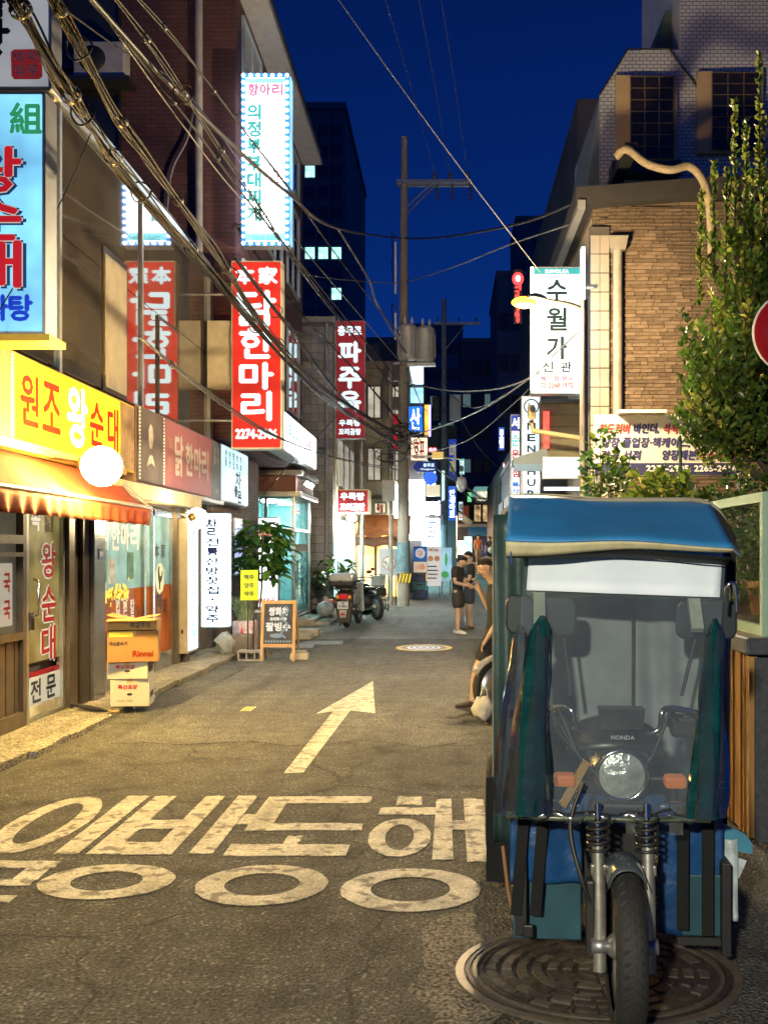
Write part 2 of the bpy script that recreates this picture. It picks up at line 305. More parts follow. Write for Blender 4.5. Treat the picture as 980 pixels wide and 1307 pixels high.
marking('white painted syllable of long bars over a ring, third from the left',
    lambda m: rect(m, -1.24, -.53, 6.62, 6.79), lambda m: rect(m, -1.24, -1.09, 6.12, 6.62), lambda m: rect(m, -1.24, -.53, 5.97, 6.12), lambda m: rect(m, -.96, -.87, 5.68, 5.84),
    lambda m: rect(m, -1.26, -.57, 5.47, 5.68), lambda m: annulus(m, -.95, 5.0, .335, .305, .19, .17))
marking('white painted syllable with a small and a large ring, beside the blue delivery trike',
    lambda m: rect(m, -.345, -.18, 6.57, 6.79), lambda m: rect(m, -.45, -.07, 6.33, 6.5), lambda m: annulus(m, -.29, 5.84, .185, .39, .085, .26),
    lambda m: rect(m, -.085, .025, 5.4, 6.72), lambda m: rect(m, .105, .235, 5.36, 6.72), lambda m: rect(m, .025, .105, 5.98, 6.18), lambda m: annulus(m, -.19, 4.93, .352, .315, .2, .18))
mb = MB(); stroke(mb, [(-.99,12.88),(-.77,10.32),(-1.05,10.5),(-1.115,7.54),(-1.262,7.52),(-1.225,10.45),(-1.385,10.28)])
tag(mb.build('road_arrow', paintm), 'white straight-ahead arrow painted on the asphalt', 'road marking')
mb = MB()
for i in range(4): stroke(mb, [(-2.225+i*.032,10.45),(-2.21+i*.032,10.45),(-2.2+i*.032,10.75),(-2.215+i*.032,10.75)])
tag(mb.build('paint_ticks', M('yellow_paint', (.65,.55,.15), .6)), 'four short yellowish paint ticks on the asphalt by the kerb', 'road marking')
mb = MB(); rect(mb, -1.15, -.15, 29.3, 31.2, .08); tag(mb.build('pale_road_patch', paintm), 'pale patch on the road beyond the utility pole', 'road marking')  # uneven pale patch laid on the road in the marking material

# ---------------------------------------------------------------- manholes
iron = M('cast_iron', (.075,.062,.055), .42, .55, var=.5, scale=16, bump=.35, bscale=90); ironl = M('worn_iron_edge', (.16,.14,.12), .45, .6, var=.3, scale=20)
mh = thing('manhole_cover', 'large round cast iron manhole cover under the trike front wheel', 'manhole cover', (.6,3.95,0))
MX, MY, RX, RY = .6, 3.95, .555, .46
def arcblock(mb, r0, r1, a0, a1, z0, z1, n=3):
    vs = []
    for (r, z) in ((r0,z0),(r1,z0),(r1,z1),(r0,z1)):
        for i in range(n+1):
            a = a0+(a1-a0)*i/n; vs.append((MX+RX*r*math.cos(a), MY+RY*r*math.sin(a), z))
    k = n+1; fs = []
    for i in range(n): fs += [(1*k+i,1*k+i+1,2*k+i+1,2*k+i),(2*k+i,2*k+i+1,3*k+i+1,3*k+i),(3*k+i,3*k+i+1,i+1,i)]
    fs += [(0,k,2*k,3*k),(n,3*k+n,2*k+n,k+n)]; mb.add(vs, fs)
mb = MB(); mb.prism([(MX+RX*x, MY+RY*y2) for x,y2 in ring(0,0,1,1,64)], (0,0,.006), X3, Y3, .02); mb.build('plate', iron, mh)
for r0, r1, z, m_ in ((.97,1.03,.012,ironl),(.925,.95,.013,iron),(.875,.905,.016,ironl),(.83,.845,.012,iron)):
    mb = MB(); arcblock(mb, r0, r1, 0, 2*PI, 0, z, 72); mb.build('rim_ring', m_, mh)
for r0, r1, k in ((.73,.8,30),(.62,.69,26),(.51,.58,22),(.40,.47,16),(.29,.36,12),(.18,.25,8),(.05,.13,4)):
    for i in range(k):
        if random.random() < .06: continue
        a0 = 2*PI*i/k+random.uniform(0,.02); mb = MB(); arcblock(mb, r0, r1, a0, a0+2*PI/k*random.uniform(.78,.9), .004, .014+random.uniform(0,.004)); mb.build('tread_pad', random.choice((iron,iron,ironl)), mh)
yp = M('yellow_road_paint', (.6,.45,.08), .6, var=.35, scale=9)
mr = thing('painted_manhole', 'round manhole with a yellow painted ring beyond the arrow', 'manhole cover', (-.43,17.3,0))
m1 = MB(); annulus(m1, -.43, 17.3, .5, .62, .40, .5, z=.014); m1.build('painted_ring', yp, mr)
m1 = MB(); m1.prism(ring(-.43,17.3,.4,.5), (0,0,.010), X3, Y3, .004); m1.build('plate', ironl, mr)
m1 = MB()
for q in (.3,.2,.1): annulus(m1, -.43, 17.3, q, q*1.25, q-.05, (q-.05)*1.25, z=.016)
m1.build('raised_rings', white, mr)
dp = thing('drain_plate', 'round steel drain plate beside the stacked cardboard boxes', 'drain cover', (-3.55,11.0,.07))
MB().lathe([(0,.078),(.2,.078),(.21,.07),(.21,.05)], (-3.52,11.05,0), Z3, 24).build('plate', galv, dp)
m1 = MB()
for i in range(5): m1.bx(-3.66+i*.06, -3.64+i*.06, 10.92, 11.18, .0785, .083)
m1.build('ribs', galv, dp)

# ================================================================ near left restaurant building
bwall = M('brown_render', (.09,.075,.06), .7, dirt=.5, scale=2, bump=.2); gloss = M('polished_dark_panel', (.075,.064,.052), .05, 0, var=.3, scale=1.2, coat=1, dirt=.3); gloss.node_tree.nodes['Principled BSDF'].inputs['IOR'].default_value = 2.1; gloss.node_tree.nodes['Principled BSDF'].inputs['Coat IOR'].default_value = 1.9
frame = M('bronze_frame', (.14,.11,.085), .35, .55, var=.2, scale=9); framed = M('dark_bronze_frame', (.06,.048,.038), .4, .5)
lb = thing('restaurant_building', 'brown two-storey restaurant building with polished upper panels behind the yellow signboard', 'building', (-4.1,9,0))
MB().bx(-10, -4.12, -6, 16.72, -.02, 6.35).build('wall', bwall, lb)
MB().bx(-10, -4.0, -6, 16.78, 6.35, 6.58).build('coping', M('pale_metal_coping', (.32,.36,.42), .35, .7), lb, bevel=.01)
for a, b2 in ((4.6,7.42),(7.48,10.14),(10.2,12.86),(12.94,16.45)):
    for z0, z1 in ((3.62,5.02),(5.03,6.33)): MB().bx(-4.12, -4.05, a, b2, z0, z1).build('cladding_panel', gloss, lb)
for yy in (4.57,7.45,10.17,12.9): MB().bx(-4.12, -4.02, yy-.03, yy+.03, 3.5, 6.34).build('mullion', alu, lb)
MB().bx(-4.12, -4.0, 16.45, 16.7, 3.5, 6.34).build('corner_trim', M('grey_trim', (.2,.2,.2), .5, .3), lb)
wn = MB().bx(-4.06, -4.03, 11.45, 12.3, 3.6, 5.3).build('window', framed, lb); MB().bx(-4.04, -4.02, 11.5, 12.25, 3.65, 5.22).build('pane', M('beige_blind', (.32,.28,.2), .4), wn)
wn = MB().bx(-4.06, -4.03, 13.6, 14.6, 3.6, 5.0).build('window', framed, lb); MB().bx(-4.04, -4.02, 13.65, 14.55, 3.65, 4.95).build('pane', gloss, wn)
# ground floor
def warm(n, c, e): return E(n, c, e, .25, 3)
MB().bx(-4.12, -4.0, 6.0, 14.9, 2.28, 2.6).build('lintel', frame, lb)
dr = MB()
for (a,b2,z0,z1) in ((7.85,7.93,.06,2.28),(9.2,9.27,.06,2.28),(7.93,9.2,.06,.2),(7.93,9.2,2.2,2.28),(7.93,9.2,1.78,1.86),(7.93,9.2,.88,.95),(7.93,9.2,1.66,1.70)): dr.bx(-4.1, -3.99, a, b2, z0, z1)
dr = dr.build('sliding_door', frame, lb)
MB().bx(-4.09, -4.06, 7.93, 9.2, .95, 2.2).build('pane', E('dim_pane_brown', (.16,.15,.10), .35, .4), dr)
for i in range(14): MB().bx(-4.09, -4.035+.006*(i%2), 7.94+i*.09, 8.022+i*.09, .2, .88).build('slat', frame, dr)
pp = MB().bx(-4.055, -4.05, 8.5, 9.1, 1.02, 1.6).build('paper_notice', E('lit_paper', (.55,.53,.46), .42), dr)
inkr2 = E('red_letters_glow', (.5,.03,.03), .25)
for j, zz in enumerate((1.42,1.17)): text('국', inkr2, dr, (-4.05,8.98,zz), LEFTW, .13, .17, .006)
d2 = MB()
for (a,b2,z0,z1) in ((9.32,9.37,.06,2.26),(10.2,10.25,.06,2.26),(9.37,10.2,2.2,2.26),(9.37,10.2,.06,.1)): d2.bx(-4.08, -4.01, a, b2, z0, z1)
d2 = d2.build('glass_door', alu, lb)
MB().bx(-4.065, -4.05, 9.37, 10.2, .62, 2.2).build('pane', E('shop_interior_glow', (.34,.28,.10), .38, .7, 3.5), d2)
MB().bx(-4.065, -4.048, 9.37, 10.2, .1, .2).build('marble_kick_plate', M('marble', (.5,.5,.48), .3, scale=12), d2)
MB().bx(-4.065, -4.047, 9.37, 10.2, .2, .48).build('door_sign', E('lit_door_sign', (.62,.62,.5), .5), d2)
MB().bx(-4.065, -4.047, 9.37, 10.2, .48, .53).build('red_band', inkr2, d2)
for i, c in enumerate('전문'): text(c, inkblack, d2, (-4.047,9.6+i*.37,.34), LEFTW, .23, .22, .007)
redlit = E('red_sticker_letters', (.5,.03,.02), .35); whlit = E('white_sticker_letters', (.75,.72,.6), .55)
for i, (c, zz) in enumerate(zip('왕순대', (1.5,1.05,.74+.0))):
    text(c, whlit, d2, (-4.048,9.9,(1.62,1.18,.78)[i]), LEFTW, .33, .34, .024, 'letter_outline'); text(c, redlit, d2, (-4.042,9.9,(1.62,1.18,.78)[i]), LEFTW, .33, .34, .009)
text('족', whlit, d2, (-4.048,9.6,2.03), LEFTW, .2, .23, .008); text('발', M('faded_white', (.35,.33,.28), .6), d2, (-4.048,9.95,2.03), LEFTW, .2, .23, .006)
MB().tube([(-3.99,9.42,1.08),(-3.94,9.42,1.1),(-3.94,9.42,1.42),(-3.99,9.42,1.44)], .012).build('handle', chrome, d2)
MB().bx(-4.05, -3.995, 9.38, 9.46, .95, 1.12).build('lock', chrome, d2)
for a, b2, x in ((10.27,10.42,-3.97),(10.44,10.58,-4.0),(10.6,10.78,-3.95)): MB().bx(-4.12, x, a, b2, .05, 2.3).build('pillar_strip', frame if x < -3.96 else framed, lb)
MB().bx(-4.12, -3.9, 10.8, 11.15, .05, 2.28).build('stainless_post', steel, lb, bevel=.01)
pl_ = MB().bx(-3.9, -3.893, 10.92, 11.05, 1.62, 1.74).build('number_plate', inkblue, lb); text('19', inkwhite, pl_, (-3.893,10.985,1.68), LEFTW, .07, .06)
# window bay with aqua and orange film
wc = MB()
for (a,b2,z0,z1) in ((11.17,11.24,.05,2.28),(12.9,12.98,.05,2.28),(13.28,13.36,.05,2.28),(14.2,14.28,.05,2.28),(11.24,14.2,2.2,2.28),(11.24,14.2,.05,.3)): wc.bx(-4.1, -4.0, a, b2, z0, z1)
wc = wc.build('shop_window', steel, lb)
aqua = E('aqua_film', (.24,.42,.40), .5, .6, 3); orange = E('orange_film', (.40,.09,.01), .36, .6, 3)
for a, b2 in ((11.24,12.9),(12.98,13.28),(13.36,14.2)):
    MB().bx(-4.06, -4.05, a, b2, 1.24, 2.2).build('pane', aqua, wc); MB().bx(-4.06, -4.05, a, b2, .3, 1.24).build('pane', orange, wc)
for i, c in enumerate('닭한마리'): text(c, whlit, wc, (-4.05,11.55+i*.36,1.9), LEFTW, .3, .33, .012)
gold = E('gold_bunting', (.85,.62,.08), .9, .5, 30)
for i in range(110):
    c = Vector((-4.045+random.uniform(0,.02), 11.28+random.random()*1.1, 1.2+random.gauss(0,.07))); rm = Matrix.Rotation(random.random()*6, 3, 'X')
    mb = MB(); mb.box(c, (.004,.05,.03), rm); mb.build('tinsel_piece', gold, wc)
for (y0,y1,z0,z1,c_) in ((11.3,11.6,1.35,1.75,(.10,.22,.10)),(11.66,11.9,1.32,1.62,(.5,.45,.3)),(12.35,12.6,1.36,1.7,(.08,.16,.09)),(12.65,12.85,.5,1.0,(.25,.06,.02)),(11.35,11.8,.42,.75,(.12,.05,.02)),(13.4,13.55,.4,.8,(.4,.3,.15)),(12.0,12.3,1.9,2.1,(.12,.25,.2))): MB().bx(-4.0495,-4.0465,y0,y1,z0,z1).build('window_poster', E('poster_%d' % int(y0*100), c_, .5, .8, 9), wc)
for i, cc in enumerate(('닭볶음탕','닭도리탕','칼국수')):
    text(cc, whlit, wc, (-4.05,12.0+i*.27,.86-.03*i), LEFTW, .16, .62, .005, vert=True)
for i, c in enumerate('本家'): text(c, inkblack, wc, (-4.05,13.6+i*.3,1.72), LEFTW, .2, .2, .004)
MB().prism(ring(0,0,.2,.22,24), (-4.046,13.75,1.33), Y3, Z3, .003).build('round_emblem', E('cream_emblem', (.7,.68,.4), .6), wc)
MB().prism([(-.05,-.15),(-.01,-.15),(0,-.06),(.07,-.02),(.12,.08),(.1,.12),(.05,.04),(-.02,.03),(-.05,.12),(-.03,.16),(-.07,.18),(-.11,.13),(-.1,.02),(-.06,-.06)], (-4.04,13.75,1.33), Y3, Z3, .002).build('rooster', inkblack, wc)
text('한', inkblack, wc, (-4.046,13.7,.98), LEFTW, .3, .3, .01); text('마', inkblack, wc, (-4.046,14.0,.92), LEFTW, .18, .26, .006)
for a, b2, x in ((14.3,14.5,-3.96),(14.52,14.62,-4.0),(14.64,14.86,-3.92)): MB().bx(-4.12, x, a, b2, .05, 2.35).build('pillar_strip', frame, lb)
MB().bx(-4.1, -3.75, 11.0, 14.9, 2.36, 2.54).build('soffit', M('beige_soffit', (.42,.36,.22), .6, dirt=.4), lb)

# ---------------------------------------------------------------- awning and globe lamps
aw = thing('orange_awning', 'long orange cloth awning with pleated valance below the yellow signboard', 'awning', (-3.85,8.5,2.2))
cloth = M('orange_cloth', (.24,.032,.002), .75, var=.3, scale=6, bump=.15, bscale=30)
def awf(u, v):
    yy = 5.2+v*6.1; s = math.sin(u*PI); return Vector((-3.86+.43*u, yy, 2.58-.37*u-.05*s+.012*math.sin(yy*9+u*5)*s))
MB().grid(awf, 8, 60).build('canopy', cloth, aw, solid=.006)
MB().grid(lambda u, v: Vector((-3.425+.02*math.sin(v*150)*u+.012*math.sin(v*61+1)*u, 5.2+v*6.1, 2.2-.185*u-.012*abs(math.sin(v*75))*u)), 4, 240).build('valance', M('orange_valance', (.26,.032,.004), .8, var=.35, scale=14), aw, solid=.004)
MB().tube([(-3.43,5.2,2.215),(-3.43,11.3,2.215)], .022).build('front_bar', alu, aw)
MB().tube([(-3.86,11.28,2.58),(-3.43,11.28,2.21)], .018).build('side_arm', alu, aw)
MB().tube([(-3.88,11.2,2.25),(-3.44,11.2,2.2)], .014).build('side_arm', darkmetal, aw)
MB().bx(-3.9, -3.74, 5.2, 11.4, 2.6, 2.68).build('wall_rail', M('ochre_rail', (.4,.26,.06), .5, .3), aw)
globem = E('warm_globe', (1.0,.64,.17), 430, .02); globem2 = E('pale_globe', (1.0,.78,.42), 110, .02)
def globe(label, c, r, mount, m):
    g = thing('globe_lamp', label, 'lamp', mount, 'round globe lamps of the shop'); c = Vector(c)
    MB().ball(c, r, 24, 14).build('globe', m, g); d = (Vector(mount)-c); e = c+d.normalized()*r*.95
    MB().lathe([(r*.45,0),(r*.5,.03),(r*.35,.09),(.012,.1)], e-d.normalized()*.03, d, 16).build('socket', M('brass_cap', (.35,.25,.1), .4, .7), g)
    MB().tube([e, mount], .014).build('rod', darkmetal, g); return g
globe('big glowing warm globe lamp in front of the yellow signboard', (-3.22,9.1,2.5), .185, (-3.86,9.35,2.62), globem)
globe('smaller glowing globe lamp on a rod beside the tall white tea-house sign', (-3.33,13.0,2.15), .135, (-3.72,11.6,2.3), globem2)
# ================================================================ signs on the left side
signside = M('sign_case_grey', (.30,.31,.33), .45, .5); yellowmetal = M('yellow_metal', (.62,.42,.05), .45, .2)
whiteface = E('white_lit_face', (.93,.97,1.0), 2.0, .06); coolface = E('cool_lit_face', (.55,.88,1.0), 1.0, .3, 2.5); blueface = E('sky_blue_face', (.22,.62,.95), .85, .45, 2.0)
redface = E('red_lit_face', (.62,.03,.018), .8, .25, 1.5); redlet = E('ice_white_letters', (.70,.92,1.0), 1.0); maroon = E('maroon_lit_face', (.25,.016,.022), .7, .2); tealink = E('teal_letters', (.10,.55,.55), .8); pinkink = E('pink_letters', (.75,.25,.45), .8)
def boxsign(name, label, x0, x1, y, z0, z1, depth, face, side=signside, cat='sign', group=None, edge=.025):
    t = thing(name, label, cat, ((x0+x1)/2, y+depth/2, z0), group)
    MB().bx(x0, x1, y, y+depth, z0, z1).build('case', side, t, bevel=.008)
    MB().bx(x0+edge, x1-edge, y-.008, y-.002, z0+edge, z1-edge).build('face', face, t)
    MB().bx(x0+edge, x1-edge, y+depth+.002, y+depth+.008, z0+edge, z1-edge).build('back_face', face, t)  # unseen lit backs, added so the signs light the walls behind
    return t
def P(t): return t
# upper blade sign
s1 = boxsign('blade_sign', 'pale grey hanging sign with brush lettering and a red seal at the top left corner', -4.05, -3.22, 7.95, 5.46, 6.7, .22, E('dim_white_face', (.52,.54,.58), .42, .2))
for i, c in enumerate('인삼차'): text(c, inkblack, s1, (-3.86+i*.19,7.94,6.13), FRONT, .16, .17, .006)
text('당', inkblack, s1, (-3.75,7.94,5.86), FRONT, .38, .34, .012)
MB().prism([(-.12,-.09),(-.1,-.12),(.1,-.12),(.13,-.1),(.125,.1),(.1,.125),(-.1,.12),(-.125,.1)], (-3.42,7.938,5.66), X3, Z3, .004).build('red_seal', E('seal_red', (.4,.03,.04), .3), s1)
for c, dx, dz in (('약',-.055,.055),('차',.055,.06),('약',-.055,-.055),('주',.055,-.055)): text(c, inkwhite, s1, (-3.42+dx,7.936,5.66+dz), FRONT, .085, .09, .002)
# blue blade sign
s2 = boxsign('blade_sign', 'glowing sky blue hanging sign with large red characters at the left edge', -4.15, -3.25, 7.9, 3.46, 5.42, .24, blueface)
MB().bx(-4.15, -3.2, 7.86, 8.2, 3.40, 3.455).build('tray', yellowmetal, s2)
grl = E('green_letters', (.05,.42,.16), .5)
for c, x in (('元',-3.75),('組',-3.4)): text(c, grl, s2, (x,7.89,5.2), FRONT, .25, .24, .008)
for c, zz in (('왕',4.78),('순',4.4),('대',4.02)):
    text(c, E('dark_outline', (.02,.06,.2), .5), s2, (-3.655,7.89,zz-.008), FRONT, .47, .36, .024, 'letter_outline', lift=.002); text(c, whlit, s2, (-3.67,7.886,zz), FRONT, .46, .36, .018, 'letter_outline'); text(c, E('bright_red_letters', (.62,.015,.03), .6), s2, (-3.67,7.88,zz), FRONT, .46, .36, .011)
for i, c in enumerate('감자탕'): text(c, E('royal_blue_letters', (.01,.05,.6), .7), s2, (-3.83+i*.195,7.885,3.67), FRONT, .18, .2, .01)
# yellow signboard
ys_ = thing('signboard', 'long glowing yellow signboard with red and white characters over the orange awning', 'sign', (-3.95,9.8,2.68))
MB().bx(-4.1, -3.87, 6.2, 12.08, 2.68, 3.5).build('case', yellowmetal, ys_, bevel=.01)
MB().bx(-3.866, -3.85, 8.74, 11.5, 2.7, 3.47).build('face', E('yellow_lit_face', (.88,.70,.02), 1.15, .25, 1.3), ys_)
photo1 = M('sepia_food_print', (.30,.16,.03), .5, var=.7, scale=4, emit=(.4,.2,.03), es=.35)
MB().bx(-3.866, -3.852, 6.3, 8.72, 2.7, 3.47).build('photo_panel', photo1, ys_); MB().bx(-3.866, -3.852, 11.52, 12.02, 2.7, 3.47).build('photo_panel', M('brown_photo_print', (.2,.12,.05), .5, var=.7, scale=5, emit=(.3,.15,.04), es=.2), ys_)
mb = MB()
for i in range(22): mb.bx(-3.851, -3.846, 8.62, 8.66, 2.72+i*.034, 2.742+i*.034)
mb.build('film_perforations', inkwhite, ys_)
ored = E('orange_red_letters', (.55,.025,.002), .8)
for c, y, wd, h_, m_ in (('원',9.0,.38,.46,ored),('조',9.5,.42,.46,ored),('순',10.72,.4,.46,ored),('대',11.24,.34,.5,ored)): text(c, m_, ys_, (-3.85,y,3.1), LEFTW, wd, h_, .012)
text('왕', ored, ys_, (-3.85,10.14,3.1), LEFTW, .52, .6, .026, 'letter_outline'); text('왕', E('hot_white_letters', (1,.97,.9), 1.6), ys_, (-3.843,10.14,3.1), LEFTW, .52, .6, .02)
# maroon signboard
bs = thing('signboard', 'maroon signboard with faint added glow, grey characters and a film strip portrait panel', 'sign', (-3.95,14.3,2.57))
MB().bx(-4.1, -3.87, 12.13, 16.6, 2.57, 3.55).build('case', M('maroon_case', (.16,.09,.08), .5), bs, bevel=.01)
mrn = M('faded_maroon_print', (.22,.075,.075), .5, var=.12, scale=3, dirt=.2, emit=(.25,.06,.06), es=.12)  # faint glow put into the print of this unlit board
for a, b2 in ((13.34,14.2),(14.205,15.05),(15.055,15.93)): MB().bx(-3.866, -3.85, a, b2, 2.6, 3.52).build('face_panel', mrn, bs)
MB().bx(-3.866, -3.85, 12.17, 13.31, 2.6, 3.52).build('film_panel', M('dark_film_print', (.075,.06,.05), .45, var=.5, scale=3), bs)
MB().bx(-3.866, -3.85, 15.95, 16.58, 2.6, 3.52).build('slate_panel', M('slate_print', (.09,.11,.13), .5), bs)
mb = MB()
for yy in (12.2,13.25):
    for i in range(20): mb.bx(-3.851, -3.846, yy, yy+.045, 2.62+i*.046, 2.645+i*.046)
mb.build('film_perforations', inkwhite, bs)
fig = M('portrait_grey', (.33,.29,.25), .6, var=.5, scale=9)
mb = MB(); mb.prism(ring(12.68,3.2,.1,.16,20), (-3.847,0,0), Y3, Z3, .002); mb.prism([(12.5,2.8),(12.62,2.95),(12.75,2.96),(12.86,2.82),(12.72,2.86)], (-3.847,0,0), Y3, Z3, .002); mb.build('portrait', fig, bs)
for i, c in enumerate('本家'): text(c, M('dull_gold_print', (.3,.17,.12), .6), bs, (-3.85,13.55,3.22-i*.3), LEFTW, .22, .22, .003)
gl = M('pale_grey_print', (.42,.38,.34), .6)
for c, y, h_ in (('닭',14.0,.56),('한',14.55,.46),('마',15.05,.44),('리',15.5,.46)): text(c, gl, bs, (-3.85,y,3.08), LEFTW, .4, h_, .016)
for i in range(2): text('손칼국수'[i*2:i*2+2], gl, bs, (-3.85,16.15+i*.2,3.3), LEFTW, .1, .3, .002, vert=True)
text('本家닭', gl, bs, (-3.85,16.3,2.72), LEFTW, .22, .08)
MB().bx(-4.05, -3.8, 12.1, 16.6, 2.5, 2.56).build('under_rail', alu, bs)
# tea-house lightbox, street side
ts = thing('signboard', 'square glowing white and pale blue tea-house lightbox beside the maroon signboard', 'sign', (-3.95,17.7,2.57))
MB().bx(-4.1, -3.87, 16.64, 18.86, 2.57, 3.57).build('case', signside, ts, bevel=.01)
MB().bx(-3.866, -3.85, 16.68, 18.82, 2.6, 3.54).build('face', coolface, ts)
for i, c in enumerate(('전통','한방','찻집','쌍화','약차')): text(c, inkblack, ts, (-3.85,16.95+i*.3,3.33), LEFTW, .15, .3, .003, vert=True)
for c, y, zz, sz in (('차',17.95,3.02,.3),('좋',17.75,2.8,.18),('은',18.05,2.72,.22)): text(c, inkblack, ts, (-3.85,y,zz), LEFTW, sz*1.6, sz, .01)
# tall rounded tea-house sign
vs_ = thing('upright_sign', 'tall glowing white upright sign with dark blue vertical characters beside the globe lamp', 'sign', (-3.66,15.4,.54))
def rrect(x0, x1, y0, y1, r, n=5):
    out = []
    for cx, cy, a0 in ((x1-r,y0+r,-PI/2),(x1-r,y1-r,0),(x0+r,y1-r,PI/2),(x0+r,y0+r,PI)): out += [(cx+r*math.cos(a0+PI/2*i/n), cy+r*math.sin(a0+PI/2*i/n)) for i in range(n+1)]
    return out
pts = rrect(-3.87,-3.45,15.3,15.62,.07); mb = MB(); mb.prism(pts, (0,0,2.28), X3, Y3, 1.72); mb.build('lit_body', E('white_cyan_face', (.80,.95,1.0), 3.5, .12), vs_)
for zz in (2.28,.53): MB().prism(rrect(-3.875,-3.445,15.295,15.625,.07), (0,0,zz+.03), X3, Y3, .03).build('end_cap', coolface, vs_)
navy = E('navy_letters', (.012,.03,.13), .3)
text('찰', navy, vs_, (-3.7,15.297,2.1), FRONT, .17, .25, .008)
for i, c in enumerate('전통산방찻집·약주'): text(c, navy, vs_, (-3.68,15.297,1.86-i*.15), FRONT, .2, .12, .007)
for i, c in enumerate(('쌍화탕','한방차','약주')): text(c, tealink, vs_, (-3.448,15.47,2.0-i*.55), LEFTW, .09, .42, .002, vert=True)
ns = thing('upright_sign', 'narrow upright sign with beige metal side and lit strip, left of the tall white sign', 'sign', (-3.9,14.7,.15))
MB().bx(-4.0, -3.84, 14.42, 15.0, .2, 2.2).build('case', M('beige_metal', (.40,.34,.24), .5, .2), ns, bevel=.01)
MB().bx(-3.839, -3.825, 14.45, 14.98, .24, 2.17).build('face', E('violet_white_face', (.80,.88,1.0), 1.2, .1), ns)
MB().bx(-3.93, -3.9, 14.412, 14.42, .5, .56).build('socket_box', darkmetal, ns)
for i, c in enumerate(('쌍화','대추','생강','유자')): text(c, tealink, ns, (-3.825,14.7,1.9-i*.45), LEFTW, .2, .3, .003, vert=True)
# red blade sign
rs = boxsign('blade_sign', 'tall glowing red hanging sign with white vertical characters and a phone number', -3.59, -2.75, 16.2, 3.41, 6.53, .26, redface, M('sign_case_cream', (.5,.48,.42), .5))
for i, c in enumerate('本家'): text(c, redlet, rs, (-3.36+i*.38,16.19,6.28), FRONT, .3, .27, .016)
for c, zz, wd, h_, dx in (('닭',5.74,.62,.56,0),('한',5.16,.54,.48,0),('마',4.62,.54,.42,0),('리',4.12,.48,.46,0)): text(c, redlet, rs, (-3.17+dx,16.19,zz), FRONT, wd, h_, .02)
text('2274-2986', redlet, rs, (-3.17,16.19,3.66), FRONT, .68, .15, .012)
MB().bx(-4.0, -3.6, 16.24, 16.42, 4.42, 5.55).build('mounting_box', M('beige_box', (.36,.31,.23), .55), rs, bevel=.01)
for zz in (3.9,6.0): MB().tube([(-4.1,16.33,zz),(-3.55,16.33,zz)], .02).build('bracket', galv, rs)
# LED blade sign
ls = boxsign('blade_sign', 'overexposed white hanging sign edged with small white bulbs high on the brick building', -3.46, -2.66, 16.4, 6.84, 9.72, .24, E('hot_white_face', (.88,.97,1.0), 4.0, .1), signside)
for a, b2, c_, d_ in ((-3.46,-3.39,6.84,9.72),(-2.73,-2.66,6.84,9.72),(-3.39,-2.73,6.84,6.91),(-3.39,-2.73,9.65,9.72)): MB().bx(a,b2,16.378,16.389,c_,d_).build('blue_border', E('blue_border', (.06,.30,.85), 1.1, .3), ls)
mb = MB(); bulbs = [(-3.425+.73*i/6, z) for i in range(7) for z in (6.875,9.685)] + [(x, 6.875+2.81*i/24) for i in range(1,24) for x in (-3.425,-2.695)]
for x, z in bulbs: mb.ball((x,16.372,z), .03, 8, 5)
mb.build('bulb_row', E('led_bulb', (.75,.9,1.0), 5, .05), ls)
MB().bx(-2.655, -2.64, 16.42, 16.62, 6.88, 9.68).build('side_strip', E('blue_led_strip', (.2,.5,1.0), 1.5, .3), ls)
for i, c in enumerate('항아리'): text(c, pinkink, ls, (-3.26+i*.2,16.39,9.45), FRONT, .17, .2, .014)
[MB().bx(-3.43,-2.69,16.386,16.391,a,b2).build('cyan_band', E('cyan_band', (.25,.8,1.0), 1.6, .3), ls) for a, b2 in ((9.56,9.64),(6.92,7.05))]; text('의정부부대찌개', tealink, ls, (-3.25,16.39,8.22), FRONT, .22, 2.0, .016, vert=True)
text('간', pinkink, ls, (-2.9,16.39,8.0), FRONT, .16, .22, .006); text('2265-5509', tealink, ls, (-3.05,16.39,6.96), FRONT, .45, .07, .003)
for zz in (7.3,9.2): MB().tube([(-3.7,16.85,zz),(-3.4,16.6,zz)], .025).build('bracket', galv, ls)

# ================================================================ brick building
dkbrick = BRICK('dark_red_brick', (.085,.034,.042), (.115,.045,.055), (.035,.028,.035), .23, .075); lowbrick = BRICK('brown_brick', (.11,.075,.06), (.16,.11,.085), (.06,.055,.05), .2, .065)
bb = thing('brick_building', 'dark red brick building behind the tall red and white hanging signs', 'building', (-3.9,20,0))
MB().bx(-11, -3.65, 16.82, 24.5, 3.66, 11.4).build('upper_wall', dkbrick, bb)
MB().bx(-11, -4.05, 16.8, 20.9, -.02, 3.66).build('ground_wall', lowbrick, bb); MB().bx(-11, -4.95, 20.9, 25.6, -.02, 3.66).build('ground_wall', lowbrick, bb)
MB().prism([(0,0),(.5,0),(.5,.12),(.42,.3),(0,.3)], (-3.66,24.5,11.4), X3, Z3, -7.7).build('cornice', M('cream_cornice', (.30,.30,.33), .6), bb)
MB().bx(-11, -3.2, 16.75, 24.6, 11.72, 11.8).build('roof_edge', M('dark_roof', (.04,.045,.06), .6), bb)
wf = M('pale_blue_frame', (.28,.34,.42), .5); wpane = G('dark_glass', (.15,.2,.25), .35); dkroom = M('dark_room', (.02,.025,.035), .3)
